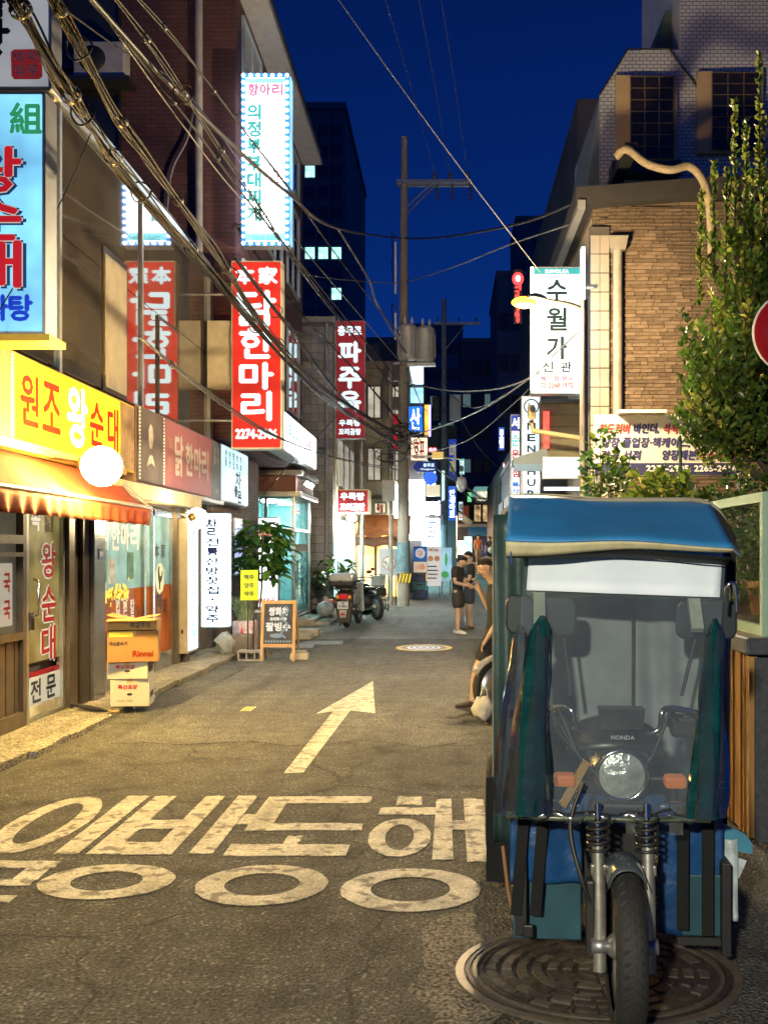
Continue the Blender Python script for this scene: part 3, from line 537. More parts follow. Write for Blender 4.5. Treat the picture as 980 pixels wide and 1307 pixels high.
def window(parent, x, y0, y1, z0, z1, side=1, fm=None, lit=None, bars=1):
    fm = fm or wf; f = MB(); t = .05
    for a, b2, c, d in ((y0,y0+t,z0,z1),(y1-t,y1,z0,z1),(y0+t,y1-t,z0,z0+t),(y0+t,y1-t,z1-t,z1)): f.bx(min(x,x+.05*side), max(x,x+.05*side), a, b2, c, d)
    for i in range(bars): yy = y0+(y1-y0)*(i+1)/(bars+1); f.bx(min(x,x+.04*side), max(x,x+.04*side), yy-.02, yy+.02, z0+t, z1-t)
    f = f.build('window', fm, parent); MB().bx(min(x+.004*side,x+.015*side), max(x+.004*side,x+.015*side), y0+t, y1-t, z0+t, z1-t).build('pane', lit or gloss, f); return f
def windowf(parent, y, x0, x1, z0, z1, fm=None, lit=None, bars=1):
    fm = fm or wf; f = MB(); t = .05
    for a, b2, c, d in ((x0,x0+t,z0,z1),(x1-t,x1,z0,z1),(x0+t,x1-t,z0,z0+t),(x0+t,x1-t,z1-t,z1)): f.bx(a, b2, y-.05, y, c, d)
    for i in range(bars): xx = x0+(x1-x0)*(i+1)/(bars+1); f.bx(xx-.02, xx+.02, y-.04, y, z0+t, z1-t)
    f = f.build('window', fm, parent); MB().bx(x0+t, x1-t, y-.015, y-.004, z0+t, z1-t).build('pane', lit or gloss, f); return f
for y0 in (17.3,19.7,22.1):
    for z0, z1 in ((4.9,6.9),(7.8,9.8),(10.2,11.2)): window(bb, -3.65, y0, y0+1.7, z0, z1)
windowf(bb, 16.82, -8.3, -5.6, 6.9, 9.6, framed, dkroom, 2); windowf(bb, 16.82, -8.3, -5.6, 10.0, 11.3, framed, dkroom, 2)
MB().tube([(-4.26,16.74,3.66),(-4.26,16.74,11.5)], .065, 10).build('downpipe', M('grey_pipe', (.33,.33,.36), .5), bb)
MB().tube(smooth([(-4.3,16.76,9.6),(-4.45,16.74,8.8),(-4.75,16.74,8.1),(-4.85,16.74,6.6)]), .02).build('hose', galv, bb)
ac = MB().bx(-6.3,-5.45,16.45,16.8,9.72,10.3).build('air_conditioner', M('ac_white', (.4,.4,.42), .5), bb, bevel=.02); MB().lathe([(0,0),(.22,0),(.23,.02)], (-5.98,16.44,10.0), Y3, 20).build('fan_grille', darkmetal, ac); MB().bx(-6.4,-5.35,16.4,16.8,9.62,9.7).build('bracket', darkmetal, bb)
window(bb, -4.05, 17.1, 18.1, 1.0, 2.3, 1, framed, E('blue_lit_pane', (.25,.4,.62), .5), 0)
wp = thing('wall_poster', 'blue and violet lit poster on the brick wall behind the rubber tree', 'poster', (-4.04,18.75,1.35))
MB().bx(-4.045, -4.02, 18.4, 19.15, 1.25, 2.35).build('board', white, wp); MB().bx(-4.019, -4.012, 18.44, 19.11, 1.29, 2.31).build('print', E('violet_blue_print', (.42,.50,.85), .7, .5, 3), wp)
tb = M('tan_trim', (.12,.07,.05), .6)
MB().bx(-4.9, -3.55, 22.85, 25.7, 3.12, 3.5).build('fascia', M('brown_fascia', (.16,.06,.045), .6), bb)
MB().bx(-4.95, -3.4, 22.75, 25.75, 3.5, 3.62).build('canopy_slab', M('grey_canopy', (.28,.27,.26), .6, .2), bb, bevel=.01); MB().bx(-4.95, -3.42, 22.78, 25.75, 3.0, 3.12).build('canopy_slab', alu, bb, bevel=.01)
# stew-house lightbox over the booth
st = thing('signboard', 'slanting white and cyan lightbox above the glass entrance booth', 'sign', (-3.5,21.8,3.75))
MB().bx(-3.64, -3.3, 19.4, 24.4, 3.74, 4.56).build('case', signside, st, bevel=.01); MB().bx(-3.298, -3.285, 19.45, 24.35, 3.78, 4.52).build('face', E('cyan_white_face', (.80,.95,1.0), 6, .2, 1.2), st)
for i, c in enumerate('부대찌개'): text(c, E('cyan_letters', (.05,.55,.75), .9), st, (-3.285,20.3+i*.5,4.2), LEFTW, .42, .36, .016)
for i, c in enumerate('숯불'): text(c, E('magenta_letters', (.7,.08,.45), .9), st, (-3.285,22.75+i*.45,4.18), LEFTW, .36, .36, .014)
text('전문점', E('cyan_letters', (.05,.55,.75), .9), st, (-3.285,21.3,3.9), LEFTW, .8, .12, .004)
# glass entrance booth
gb = thing('glass_booth', 'bright cyan glass entrance booth with aluminium frame under a brown fascia', 'entrance booth', (-4.2,24,0))
boothglass = G('booth_glass', (.72,.95,.95), .15)
for x, y in ((-4.9,23),(-3.64,23),(-3.64,25.6),(-4.28,23)): MB().bx(x-.035, x+.035, y-.035, y+.035, .15, 3.0).build('post', alu, gb)
for z in (.2,2.2): MB().bx(-4.86, -3.68, 22.97, 23.03, z, z+.07).build('rail', alu, gb); MB().bx(-3.67, -3.61, 23.04, 25.56, z, z+.07).build('rail', alu, gb)
MB().bx(-4.86, -3.68, 22.995, 23.005, .27, 3.0).build('pane', boothglass, gb); MB().bx(-3.645, -3.635, 23.04, 25.56, .27, 3.0).build('pane', boothglass, gb)
MB().bx(-4.93, -4.9, 23, 25.6, .15, 3.0).build('inner_wall', M('pale_cyan_wall', (.45,.68,.68), .6), gb); MB().bx(-4.9, -3.7, 25.56, 25.6, .15, 3.0).build('inner_wall', M('pale_cyan_wall', (.45,.68,.68), .6), gb)
MB().bx(-4.9, -3.68, 23.05, 25.55, 2.96, 2.995).build('ceiling', white, gb); MB().bx(-4.95, -3.6, 22.95, 25.65, 0, .15).build('plinth', concrete, gb)
for x, y in ((-4.3,23.5),(-4.1,24.6)): MB().lathe([(0,2.9),(.16,2.9),(.18,2.955)], (x,y,0), Z3, 16).build('ceiling_lamp', E('cool_ceiling_lamp', (.85,1,1), 80, .02), gb)
MB().bx(-3.632, -3.628, 23.3, 25.3, 1.72, 1.9).build('glass_strip', framed, gb)
text('부대찌개', inkblue, gb, (-3.63,24.3,1.1), LEFTW, .16, 1.2, .003, vert=True)
MB().tube([(-3.58,23.3,.9),(-3.58,23.3,1.5)], .015).build('handle', chrome, gb)
for i, (x0,x1,y0,y1,z) in enumerate(((-3.62,-3.1,22.6,24.6,.14),(-3.1,-2.75,22.8,24.4,.07))):
    s_ = MB().bx(x0, x1, y0, y1, 0, z).build('stone_step', M('pale_stone', (.38,.35,.29), .8, bump=.3), gb, bevel=.012)
fl = thing('floodlight', 'small white floodlight on the corner of the booth canopy', 'lamp', (-3.35,23.2,3.3))
MB().box((-3.28,23.1,3.3), (.22,.1,.12), Matrix.Rotation(.5,3,'Y')).build('housing', galv, fl, bevel=.01); MB().box((-3.27,23.04,3.28), (.19,.012,.09), Matrix.Rotation(.5,3,'Y')).build('lens', E('flood_lens', (.95,1,1), 120, .02), fl); MB().tube([(-3.42,23.15,3.3),(-3.3,23.15,3.32)], .02).build('arm', galv, fl)
lp = thing('lit_menu_board', 'white glowing menu board standing before the glass booth behind the rubber tree', 'sign', (-4.1,21.9,0))
MB().bx(-4.36, -3.78, 21.85, 21.97, .45, 2.48).build('case', alu, lp); MB().bx(-4.33, -3.81, 21.842, 21.849, .48, 2.45).build('face', whiteface, lp)
for x in (-4.25,-3.9): MB().bx(x-.02, x+.02, 21.88, 21.94, .02, .45).build('leg', alu, lp)
MB().prism(ring(-4.07,2.15,.2,.14,20), (0,21.838,0), X3, Z3, .002).build('dish_print', E('dish_print', (.75,.35,.2), .6, .5, 9), lp); text('부대전골', inkred, lp, (-4.07,21.842,.62), FRONT, .4, .12, .006)

# ---------------------------------------------------------------- cartons by the shop window
def carton(name, label, x, y, z, w_, d_, h_, rot, m, flaps=False, marks=()):
    t = thing(name, label, 'box', (x,y,z), 'cartons stacked by the shop window', rot, True)
    MB().bx(-w_/2, w_/2, -d_/2, d_/2, .001, h_).build('carton', m, t, bevel=.006)
    tp = M('packing_tape', (.42,.32,.14), .25)
    if flaps:
        for sx, a in ((-1,.25),(1,-.18)): MB().box((sx*w_*.27,0,h_+.03), (w_*.5,d_*.98,.006), Matrix.Rotation(a,3,'Y')).build('flap', m, t)
        MB().box((0,-d_*.62,h_+.012), (w_*.98,d_*.3,.006), Matrix.Rotation(.12,3,'X')).build('flap', m, t)
    else: MB().bx(-.03, .03, -d_/2-.002, d_/2+.002, h_-.04, h_+.002).build('tape', tp, t)
    for s, side, u, v, ww, hh, mm, b_ in marks:
        if side == 'f': text(s, mm, t, (u,-d_/2,v), FRONT, ww, hh, b_, lift=.002)
        else: text(s, mm, t, (w_/2,u,v), LEFTW, ww, hh, b_, lift=.002)
    return t
card = M('brown_cardboard', (.31,.165,.06), .85, var=.1, dirt=.15); cardw = M('white_cardboard', (.5,.47,.4), .8, var=.06, dirt=.2); cardy = M('yellowish_cardboard', (.36,.23,.08), .85, var=.1)
c1 = carton('produce_carton', 'white printed carton at the bottom of the stack by the shop window', -3.40, 10.55, .062, .40, .34, .29, R(8), cardw, False,
   (('특선포장','f',-.02,.21,.2,.045,inkred,.002),('국내산 제품','f',-.05,.06,.16,.025,inkblack,0),('싱싱한 맛','s',0,.12,.22,.06,inkblack,.003)))
MB().prism(ring(0,.13,.03,.014,12), (-.0,-.1705,0), X3, Z3, .001).build('hand_hole', black, c1)
c2 = carton('produce_carton', 'flatter white printed carton second from the bottom of the stack', -3.41, 10.53, .356, .42, .34, .18, R(5), cardw, False, (('특선포장','f',-.02,.13,.2,.04,inkred,.002),('싱싱한 맛','s',0,.09,.22,.05,inkblack,.003)))
MB().prism(ring(0,.085,.03,.014,12), (-.0,-.1705,0), X3, Z3, .001).build('hand_hole', black, c2)
c3 = carton('heater_carton', 'large brown appliance carton with red print in the middle of the stack', -3.37, 10.52, .54, .52, .42, .33, R(14), card, False,
   (('Rinnai','f',.1,.09,.2,.06,E('orange_red_print', (.6,.09,.02), .12),.006),('가스온수기','f',-.15,.2,.18,.04,inkblack,.003),('Rinnai','s',.05,.12,.14,.045,inkred,.004),('가스온수기','s',-.05,.2,.2,.03,inkblack,.002)))  # orange red print on the carton has a faint added glow
MB().bx(-.24, .0, -.2135, -.2105, .27, .325).build('yellow_sticker', M('yellow_sticker', (.6,.5,.05), .5), c3)
c4 = carton('open_carton', 'flattened open yellowish carton on top of the stack', -3.36, 10.5, .88, .50, .4, .1, R(10), cardy, True, (('취급주의','f',.08,.05,.2,.05,inkblack,.002),))
ub = thing('folded_umbrella', 'dark folded umbrella lying on the pavement in front of the cartons', 'umbrella', (-3.75,10.2,.07))
MB().tube([(-3.98,10.35,.09),(-3.7,10.12,.09),(-3.45,9.95,.085)], [.012,.03,.012]).build('folded_canopy', M('dark_nylon', (.03,.03,.035), .6), ub); MB().tube([(-3.45,9.95,.085),(-3.38,9.9,.085),(-3.35,9.93,.085)], .012).build('handle', M('brown_handle', (.3,.18,.06), .5), ub)

# ---------------------------------------------------------------- plants and boards in front of the tea house
def leafmesh(l, w_, n=4, bend=.25):
    mb = MB(); vs = []; fs = []
    for i in range(n+1):
        t = i/n; ww = w_*math.sin(PI*min(1,t*.9+.06))**.8*.5; z = -bend*l*t*t; vs += [(-ww,l*t,z+ww*.3),(0,l*t,z),(ww,l*t,z+ww*.3)]
    for i in range(n): a = 3*i; fs += [(a,a+1,a+4,a+3),(a+1,a+2,a+5,a+4)]
    mb.add(vs, fs, True); return mb.mesh('leaf')
leafg = LEAF('rubber_leaf', (.05,.15,.03), .4); leafl = LEAF('young_leaf', (.14,.28,.04), .3)
def leafy(name, label, base, crown, rad, n, lm, mats, pot, ls=(.8,1.25), stem=.018, group=None):
    t = thing(name, label, 'plant', base, group); base = Vector(base); crown = Vector(crown)
    pot(t, base); MB().tube(smooth([base+Vector((0,0,.25)), base.lerp(crown,.6)+Vector((.03,0,0)), crown+Vector((0,0,rad[2]*.5))]), stem).build('stem', M('grey_bark', (.13,.1,.07), .85), t)
    for i in range(7):
        a = random.random()*6.28; e = crown+Vector((rad[0]*.7*math.cos(a), rad[1]*.7*math.sin(a), random.uniform(-.4,.8)*rad[2])); MB().tube([crown-Vector((0,0,rad[2]*.5)), e], [stem*.6, stem*.25], 6).build('branch', M('grey_bark', (.13,.1,.07), .85), t)
    for i in range(n):
        while True:
            q = Vector((random.uniform(-1,1), random.uniform(-1,1), random.uniform(-1,1)))
            if .35 < q.length < 1.0 or (1.0 <= q.length < 1.25 and random.random() < .15): break
        p = crown+Vector((q.x*rad[0], q.y*rad[1], q.z*rad[2])); s = random.uniform(*ls)
        o = inst(lm[random.random() < .3], 'leaf', t, p, (random.uniform(-.7,.6), random.uniform(-.5,.5), math.atan2(-q.x,q.y)+random.uniform(-.6,.6)), (s,s,s))
    return t
def two(l, w_):
    out = []
    for m_ in (leafg, leafl): me = leafmesh(l, w_); me.materials.append(m_); out.append(me)
    return out
bigleaf = two(.21,.11)
def roundpot(r, h, m):
    def f(t, b): MB().lathe([(0,0),(r*.75,0),(r,h),(r*1.08,h),(r*1.08,h+.03),(r*.9,h+.03),(r*.88,h-.02),(0,h-.02)], b, Z3, 20).build('pot', m, t)
    return f
leafy('rubber_tree', 'potted rubber tree with large dark glossy leaves beside the tea house', (-3.52,18.0,.0), (-3.42,18.0,1.72), (.52,.42,.58), 300, bigleaf, None, roundpot(.2,.6,M('white_pot', (.6,.6,.58), .4)), (.9,1.4))
grassm = M('dry_grass_leaf', (.12,.15,.06), .7, var=.4)
pg = thing('grass_pot', 'tall pot with a red pattern holding a feathery grey green plant', 'plant', (-3.42,16.5,0))
MB().bx(-3.6, -3.24, 16.32, 16.68, .05, .55).build('pot', M('patterned_pot', (.4,.28,.28), .5, var=.7, scale=7), pg, bevel=.02); MB().lathe([(0,0),(.26,0),(.28,.05),(0,.05)], (-3.42,16.5,.0), Z3, 20).build('saucer', M('white_pot', (.6,.6,.58), .4), pg)
MB().prism([(-.12,.02),(.1,.02),(.02,.24),(-.02,.42),(-.05,.24)], (-3.42,16.318,.06), X3, Z3, .003).build('red_motif', inkred, pg)
mb = MB()
for i in range(260):
    a = random.random()*6.28; r = random.random()**.5*.26; h = random.uniform(.2,.42); b0 = Vector((-3.42+random.uniform(-.1,.1), 16.5+random.uniform(-.1,.1), .54)); e = Vector((-3.42+r*math.cos(a), 16.5+r*math.sin(a), .56+h)); mid = b0.lerp(e,.5)+Vector((0,0,.05)); s_ = Vector((.006,0,.004)); mb.add([b0-s_,b0+s_,mid+s_*1.3,e,mid-s_*1.3], [(0,1,2,4),(4,2,3)])
mb.build('foliage', grassm, pg)
def cinder(name, label, c, rot=0):
    t = thing(name, label, 'block', c, None, rot, True)
    mb = MB(); mb.bx(-.2,.2,-.1,-.075,.001,.17); mb.bx(-.2,.2,.075,.1,.001,.17)
    for x in (-.2,-.075,.05,.175): mb.bx(x, x+.025, -.075, .075, .001, .17)
    mb.build('hollow_shell', concrete, t); MB().bx(-.17,.17,-.07,.07,.165,.175).build('mortar_top', concrete, t); return t
cb_ = thing('cinder_block', 'hollow concrete block holding the yellow price card posts', 'block', (-3.08,15.35,0))
mb = MB(); mb.bx(-3.28,-2.88,15.25,15.45,.002,.03); mb.bx(-3.28,-2.88,15.25,15.45,.13,.17)
for x in (-3.28,-3.16,-3.03,-2.905): mb.bx(x, x+.025, 15.25, 15.45, .03, .13)
mb.build('hollow_shell', concrete, cb_, bevel=.006)
yc = thing('price_card', 'bright yellow price card on two black posts in front of the rubber tree', 'sign', (-3.1,15.35,.17))
for x in (-3.14,-3.05): MB().tube([(x,15.35,.1),(x,15.35,1.0)], .012).build('post', black, yc)
MB().bx(-3.25, -2.98, 15.33, 15.345, .95, 1.42).build('card', E('yellow_card', (.62,.70,.03), .8, .1), yc)
for j, s in enumerate(('맥주','양주','약주')): text(s, inkblack, yc, (-3.115,15.33,1.31-j*.13), FRONT, .15, .075, .003)
ab = thing('chalkboard', 'wooden framed chalkboard easel with white chalk menu lettering beside the cinder block', 'menu board', (-2.66,15.3,0))
wood = M('pale_wood', (.42,.24,.10), .6, var=.25, scale=10, stretch=(1,1,.2))
tl = Matrix.Rotation(R(-9), 3, 'X')
def easel(x0, x1, z0, z1, m, name, dy=0, th=.03): c = Vector(((x0+x1)/2, 0, (z0+z1)/2)); p = tl @ c; MB().box(Vector((-2.66,15.25,0))+p+Vector((0,dy,0)), (x1-x0,th,z1-z0), tl).build(name, m, ab)
easel(-.27,-.225,.0,.96,wood,'frame_post'); easel(.225,.27,0,.96,wood,'frame_post'); easel(-.225,.225,.9,.95,wood,'frame_rail'); easel(-.225,.225,.22,.27,wood,'frame_rail')
easel(-.225,.225,.27,.9,M('chalkboard', (.035,.04,.055), .7, var=.6, scale=6),'board',0,.015)
for x in (-.24,.26): MB().tube([(-2.66+x,15.4,.93),(-2.66+x,15.78,.02)], .016, 4).build('back_leg', wood, ab)
pln = (X3, tl @ Z3); bp0 = Vector((-2.66,15.25,0))
chalk = E('chalk_white', (.8,.85,.9), .45); chalkb = E('chalk_blue', (.3,.45,.62), .25)  # chalk given an added glow of its own
for s, z, ww, hh in (('쌍화차',.78,.3,.13),('오미자 대추',.66,.26,.05),('팥빙수',.54,.38,.13)): text(s, chalk, ab, bp0+tl@Vector((0,-.0085,z)), pln, ww, hh, .007, lift=.002)
mb = MB(); tmp = [Vector((.1+.05*math.sin(i*1.3), -.0095, .86-.05*i)) for i in range(11)]
mb.tube([bp0+tl@p for p in smooth(tmp)], .016, 4); mb.build('chalk_swirl', chalkb, ab)
mb = MB(); mb.prism(ring(0,.4,.11,.035,16), bp0+tl@Vector((-.02,-.0095,0)), X3, tl@Z3, .001)
for i in range(9): mb.prism(ring(-.19+i*.047,.31,.02,.018,6), bp0+tl@Vector((0,-.0095,0)), X3, tl@Z3, .001)
mb.build('chalk_drawing', chalkb, ab)
kb = thing('concrete_block', 'pale concrete block weighing down the chalkboard leg', 'block', (-2.38,15.55,0)); MB().bx(-2.5,-2.22,15.45,15.65,.0,.1).build('block', M('pale_stone', (.38,.35,.29), .8, bump=.3), kb, bevel=.012); MB().bx(-2.47,-2.25,15.48,15.62,.1,.14).build('upper_slab', concrete, kb, bevel=.01)
rk = thing('rough_stone', 'broken concrete lump at the foot of the tall white sign', 'stone', (-3.6,15.9,.05))
mb = MB(); mb.ball((-3.62,15.95,.2), (.2,.16,.19), 9, 6); mb.v = [tuple(Vector(v)+Vector((random.uniform(-.03,.03),)*3)) for v in mb.v]; mb.sm = [False]*len(mb.sm); mb.build('lump', concrete, rk); MB().bx(-3.5,-3.2,15.9,16.2,.05,.36).build('squared_face', M('brown_stone', (.13,.1,.08), .85, bump=.4), rk, bevel=.03)
for i, (x,y,l,w_) in enumerate(((-2.85,17.6,.9,.7),(-2.35,18.3,.8,.6))):
    o = MB().prism([(-l/2,-w_/2),(l/2,-w_/2+.05),(l/2-.05,w_/2),(-l/2+.04,w_/2)], (x,y,.016), X3, Y3, .012).build('floor_mat', M('blue_grey_mat', (.2,.25,.28), .8)); tag(o, ('blue grey floor mat lying behind the chalkboard','blue grey floor mat further out on the road past the chalkboard')[i], 'mat')
for i, (x,y) in enumerate(((-2.95,19.2),(-2.9,19.9))):
    o = MB().bx(x-.28,x+.28,y-.22,y+.22,.005,.1+.04*i).build('loose_step', M('pale_stone', (.38,.35,.29), .8, bump=.3), bevel=.012); tag(o, ('low loose stone step nearest the chalkboard','thicker loose stone step nearest the glass booth')[i], 'step')
# ================================================================ tiled building
tilem = [M('grey_tile_a', (.30,.28,.29), .35, var=.1), M('grey_tile_b', (.25,.24,.25), .35, var=.1), M('grey_tile_c', (.34,.32,.32), .4, var=.1)]
tbd = thing('tiled_building', 'narrow grey tiled building with a long red hanging sign', 'building', (-3.5,28,0))
MB().bx(-9, -3.18, 27.02, 33.0, 0, 8.05).build('wall', M('grout_wall', (.12,.115,.12), .8), tbd)
tm = []
for m_ in tilem: me = MB().bx(-.094, .094, -.012, .004, -.112, .112).mesh('tile'); me.materials.append(m_); tm.append(me)
for i in range(5):
    for j in range(33): inst(random.choice(tm), 'tile', tbd, (-3.285-.2*i, 27.01, .14+.24*j))
MB().bx(-9.1, -3.12, 26.95, 33.05, 8.05, 8.2).build('parapet', M('parapet_stone', (.3,.3,.3), .7), tbd)
creamw = M('cream_render', (.42,.36,.25), .8, dirt=.4, scale=1.5)
MB().bx(-3.178, -3.15, 27.3, 32.9, 2.7, 7.9).build('street_front', creamw, tbd)
for y0 in (27.7,29.4,31.1):
    for z0, lit in ((3.6,None),(5.6,None)): window(tbd, -3.15, y0, y0+1.3, z0, z0+1.4, 1, alu, E('dim_cream_pane', (.5,.5,.45), .6, .4), 1)
MB().bx(-3.178, -3.14, 27.3, 32.9, .1, 2.65).build('shopfront', E('dim_teal_shopfront', (.25,.5,.48), 2.6, .6, 1.2), tbd)
for yy in (28.2,29.4,30.6,31.8): MB().bx(-3.14, -3.1, yy-.05, yy+.05, .1, 2.65).build('shopfront_post', alu, tbd)
MB().tube([(-3.34,26.93,.05),(-3.34,26.93,8.0)], .06, 10).build('downpipe', M('grey_pipe', (.33,.33,.36), .5), tbd)
ps = boxsign('blade_sign', 'tall dark red hanging sign with pale characters on the tiled building', -3.22, -2.33, 27.6, 4.9, 8.24, .2, maroon)
text('충무로', redlet, ps, (-2.775,27.59,7.95), FRONT, .66, .26, .014)
for c, z in (('파',7.35),('주',6.62),('옥',5.95)): text(c, redlet, ps, (-2.775,27.59,z), FRONT, .6, .56, .03)
text('우족탕', redlet, ps, (-2.775,27.59,5.35), FRONT, .6, .17, .01); text('꼬리곰탕', redlet, ps, (-2.775,27.59,5.1), FRONT, .62, .17, .01)
for z in (5.3,7.8): MB().tube([(-3.3,27.7,z),(-2.9,27.7,z)], .03).build('bracket', galv, ps)
p2s = boxsign('box_sign', 'small dark red box sign with two lines of pale characters below the long red sign', -3.2, -2.28, 28.0, 2.82, 3.5, .9, maroon, M('dim_lit_case', (.4,.36,.22), .5, emit=(.5,.45,.2), es=.3))
text('우족탕', redlet, p2s, (-2.74,27.99,3.3), FRONT, .68, .2, .014); text('꼬리곰탕', redlet, p2s, (-2.74,27.99,3.0), FRONT, .7, .2, .014)
wl = thing('wall_lamp', 'small bright white lamp under the red box sign', 'lamp', (-2.75,27.9,2.65)); MB().ball((-2.75,27.85,2.68), (.14,.12,.1), 14, 8).build('bulb', E('white_wall_lamp', (1,.96,.85), 420, .02), wl); MB().bx(-2.83,-2.67,27.8,27.95,2.78,2.815).build('mount', galv, wl)

# cream building and what stands before it
cb = thing('cream_building', 'cream coloured older building with beige window trims behind the utility pole', 'building', (-2.5,33.5,0))
MB().bx(-8, -1.45, 33.1, 44, 0, 7.9).build('wall', creamw, cb); MB().bx(-8, -1.35, 33.0, 44.1, 7.9, 8.15).build('cornice', M('beige_trim', (.3,.24,.16), .7), cb)
for x0, z0 in ((-2.75,4.1),(-2.05,4.1),(-2.75,6.2),(-2.05,6.2)): windowf(cb, 33.1, x0, x0+.5, z0, z0+1.15, M('brown_trim', (.14,.09,.06), .6), E('warm_dim_pane', (.55,.5,.4), .6, .5), 1)
MB().bx(-3.1, -1.45, 33.04, 33.1, .2, 2.7).build('shopfront', E('warm_shopfront', (.75,.42,.12), 2.6, .8, 1.5), cb)
for x in (-2.9,-2.45,-2.0,-1.55): MB().bx(x-.04, x+.04, 32.98, 33.04, .05, 2.7).build('shopfront_post', framed, cb)
MB().bx(-3.1, -1.4, 33.0, 33.1, 3.5, 3.62).build('ledge', M('brown_trim', (.14,.09,.06), .6), cb)
oa = thing('orange_tent_awning', 'rumpled orange and brown tent awning over the cream building doorway', 'awning', (-2.3,32.5,2.2))
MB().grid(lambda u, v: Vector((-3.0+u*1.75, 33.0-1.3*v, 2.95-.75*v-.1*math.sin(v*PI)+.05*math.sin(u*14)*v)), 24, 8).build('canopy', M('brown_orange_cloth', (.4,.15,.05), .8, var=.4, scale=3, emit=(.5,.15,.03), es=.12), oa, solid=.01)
MB().grid(lambda u, v: Vector((-3.0+u*1.75, 31.7-.02*v, 2.2-.3*v+.03*math.sin(u*14))), 24, 2).build('valance', M('brown_cloth', (.22,.08,.04), .8), oa, solid=.01)
for x in (-2.95,-1.3): MB().tube([(x,31.75,0),(x,31.75,2.2)], .025).build('pole', galv, oa)
hl = thing('heat_lamp', 'glowing orange strip lamp under the tent awning', 'lamp', (-2.6,32.6,2.3)); MB().bx(-2.9,-2.1,32.55,32.65,2.2,2.34).build('tube', E('orange_lamp', (1,.35,.06), 8, .1), hl); MB().bx(-2.95,-2.05,32.5,32.7,2.36,2.42).build('reflector', galv, hl)
dn = thing('dish_poster', 'white square poster with a round dish picture standing by the utility pole', 'sign', (-1.9,31,0))
MB().bx(-2.18, -1.58, 30.98, 31.02, .95, 1.82).build('board', E('dim_white_board', (.6,.62,.62), .45), dn); MB().prism(ring(-1.87,1.36,.22,.22,28), (0,30.975,0), X3, Z3, .002).build('dish_rim', inkred, dn); MB().prism(ring(-1.87,1.36,.2,.2,28), (0,30.97,0), X3, Z3, .002).build('dish_print', M('dish_colours', (.5,.48,.42), .6, var=.8, scale=12), dn)
for x in (-2.1,-1.66): MB().tube([(x,31.0,0),(x,31.0,.96)], .018).build('leg', darkmetal, dn)

# ---------------------------------------------------------------- grey and dark background blocks
dusk = M('dusk_concrete', (.16,.16,.18), .8, dirt=.3, scale=.6)
for nm, lab, x0, x1, y0, y1, z1, wx in (('grey_block','grey concrete block rising behind the cream building',-6,-2.0,45,52,11.6,0),):
    t = thing(nm, lab, 'building', ((x0+x1)/2,y0,0)); MB().bx(x0,x1,y0,y1,0,z1).build('wall', dusk, t)
    for z in (8.4,10.0): windowf(t, y0, -4.2, -3.2, z, z+1.0, framed, dkroom)
tw = thing('office_tower', 'dark blue office tower with a few lit windows left of the utility pole', 'building', (-30,124,0))
towerm = M('tower_concrete', (.10,.12,.18), .7, scale=.3)
MB().bx(-60, -12.7, 120, 150, 0, 56).build('wall', towerm, tw); MB().bx(-60, -12.5, 119.7, 150, 56, 56.8).build('roof_edge', towerm, tw)
winm = MB().bx(-.58,.58,-.02,.06,-.7,.7).mesh('window'); winm.materials.append(M('tower_dark_glass', (.02,.03,.06), .15, .3))
winl = MB().bx(-.58,.58,-.02,.06,-.7,.7).mesh('window'); winl.materials.append(E('office_light', (.45,.95,.85), 1.1, .5, 1.5))
pier = MB().bx(-.14,.14,-.25,.1,0,56).mesh('pier'); pier.materials.append(towerm)
for i in range(5):
    inst(pier, 'pier', tw, (-12.9-1.62*i, 120, 0))
    for j in range(21):
        z = 3.4+2.5*j; lit = (j == 14 and i < 4) or (i, j) in ((2,18),(0,12)); inst(winl if lit else winm, 'window', tw, (-13.7-1.62*i, 119.98, z))
navyb = M('navy_render', (.09,.13,.19), .8, scale=.4, dirt=.3)
for lab, x0, x1, y0, z1, cols in (('wide dark apartment block behind the white upright signs', 3.6, 12, 72, 22, 9), ('dark narrow block at the end of the alley above the blue awning', 1.2, 5.2, 90, 21, 4), ('long dark roofline building far behind the second utility pole', -4, 1.6, 110, 27, 6), ('distant dark block behind the street lamp', 9, 26, 130, 46, 10)):
    t = thing('dark_block', lab, 'building', ((x0+x1)/2,y0,0), 'dark buildings at the end of the alley'); MB().bx(x0,x1,y0,y0+12,0,z1).build('wall', navyb, t); MB().bx(x0-.1,x1+.1,y0-.1,y0+12,z1,z1+.4).build('parapet', dusk, t)
    for i in range(cols):
        for j in range(int(z1/3)-1):
            x = x0+(i+.5)*(x1-x0)/cols; windowf(t, y0, x-.4, x+.4, 3+j*3, 4.3+j*3, framed, E('dim_far_window', (.25,.4,.42), .22) if random.random() < .05 else dkroom, 0)

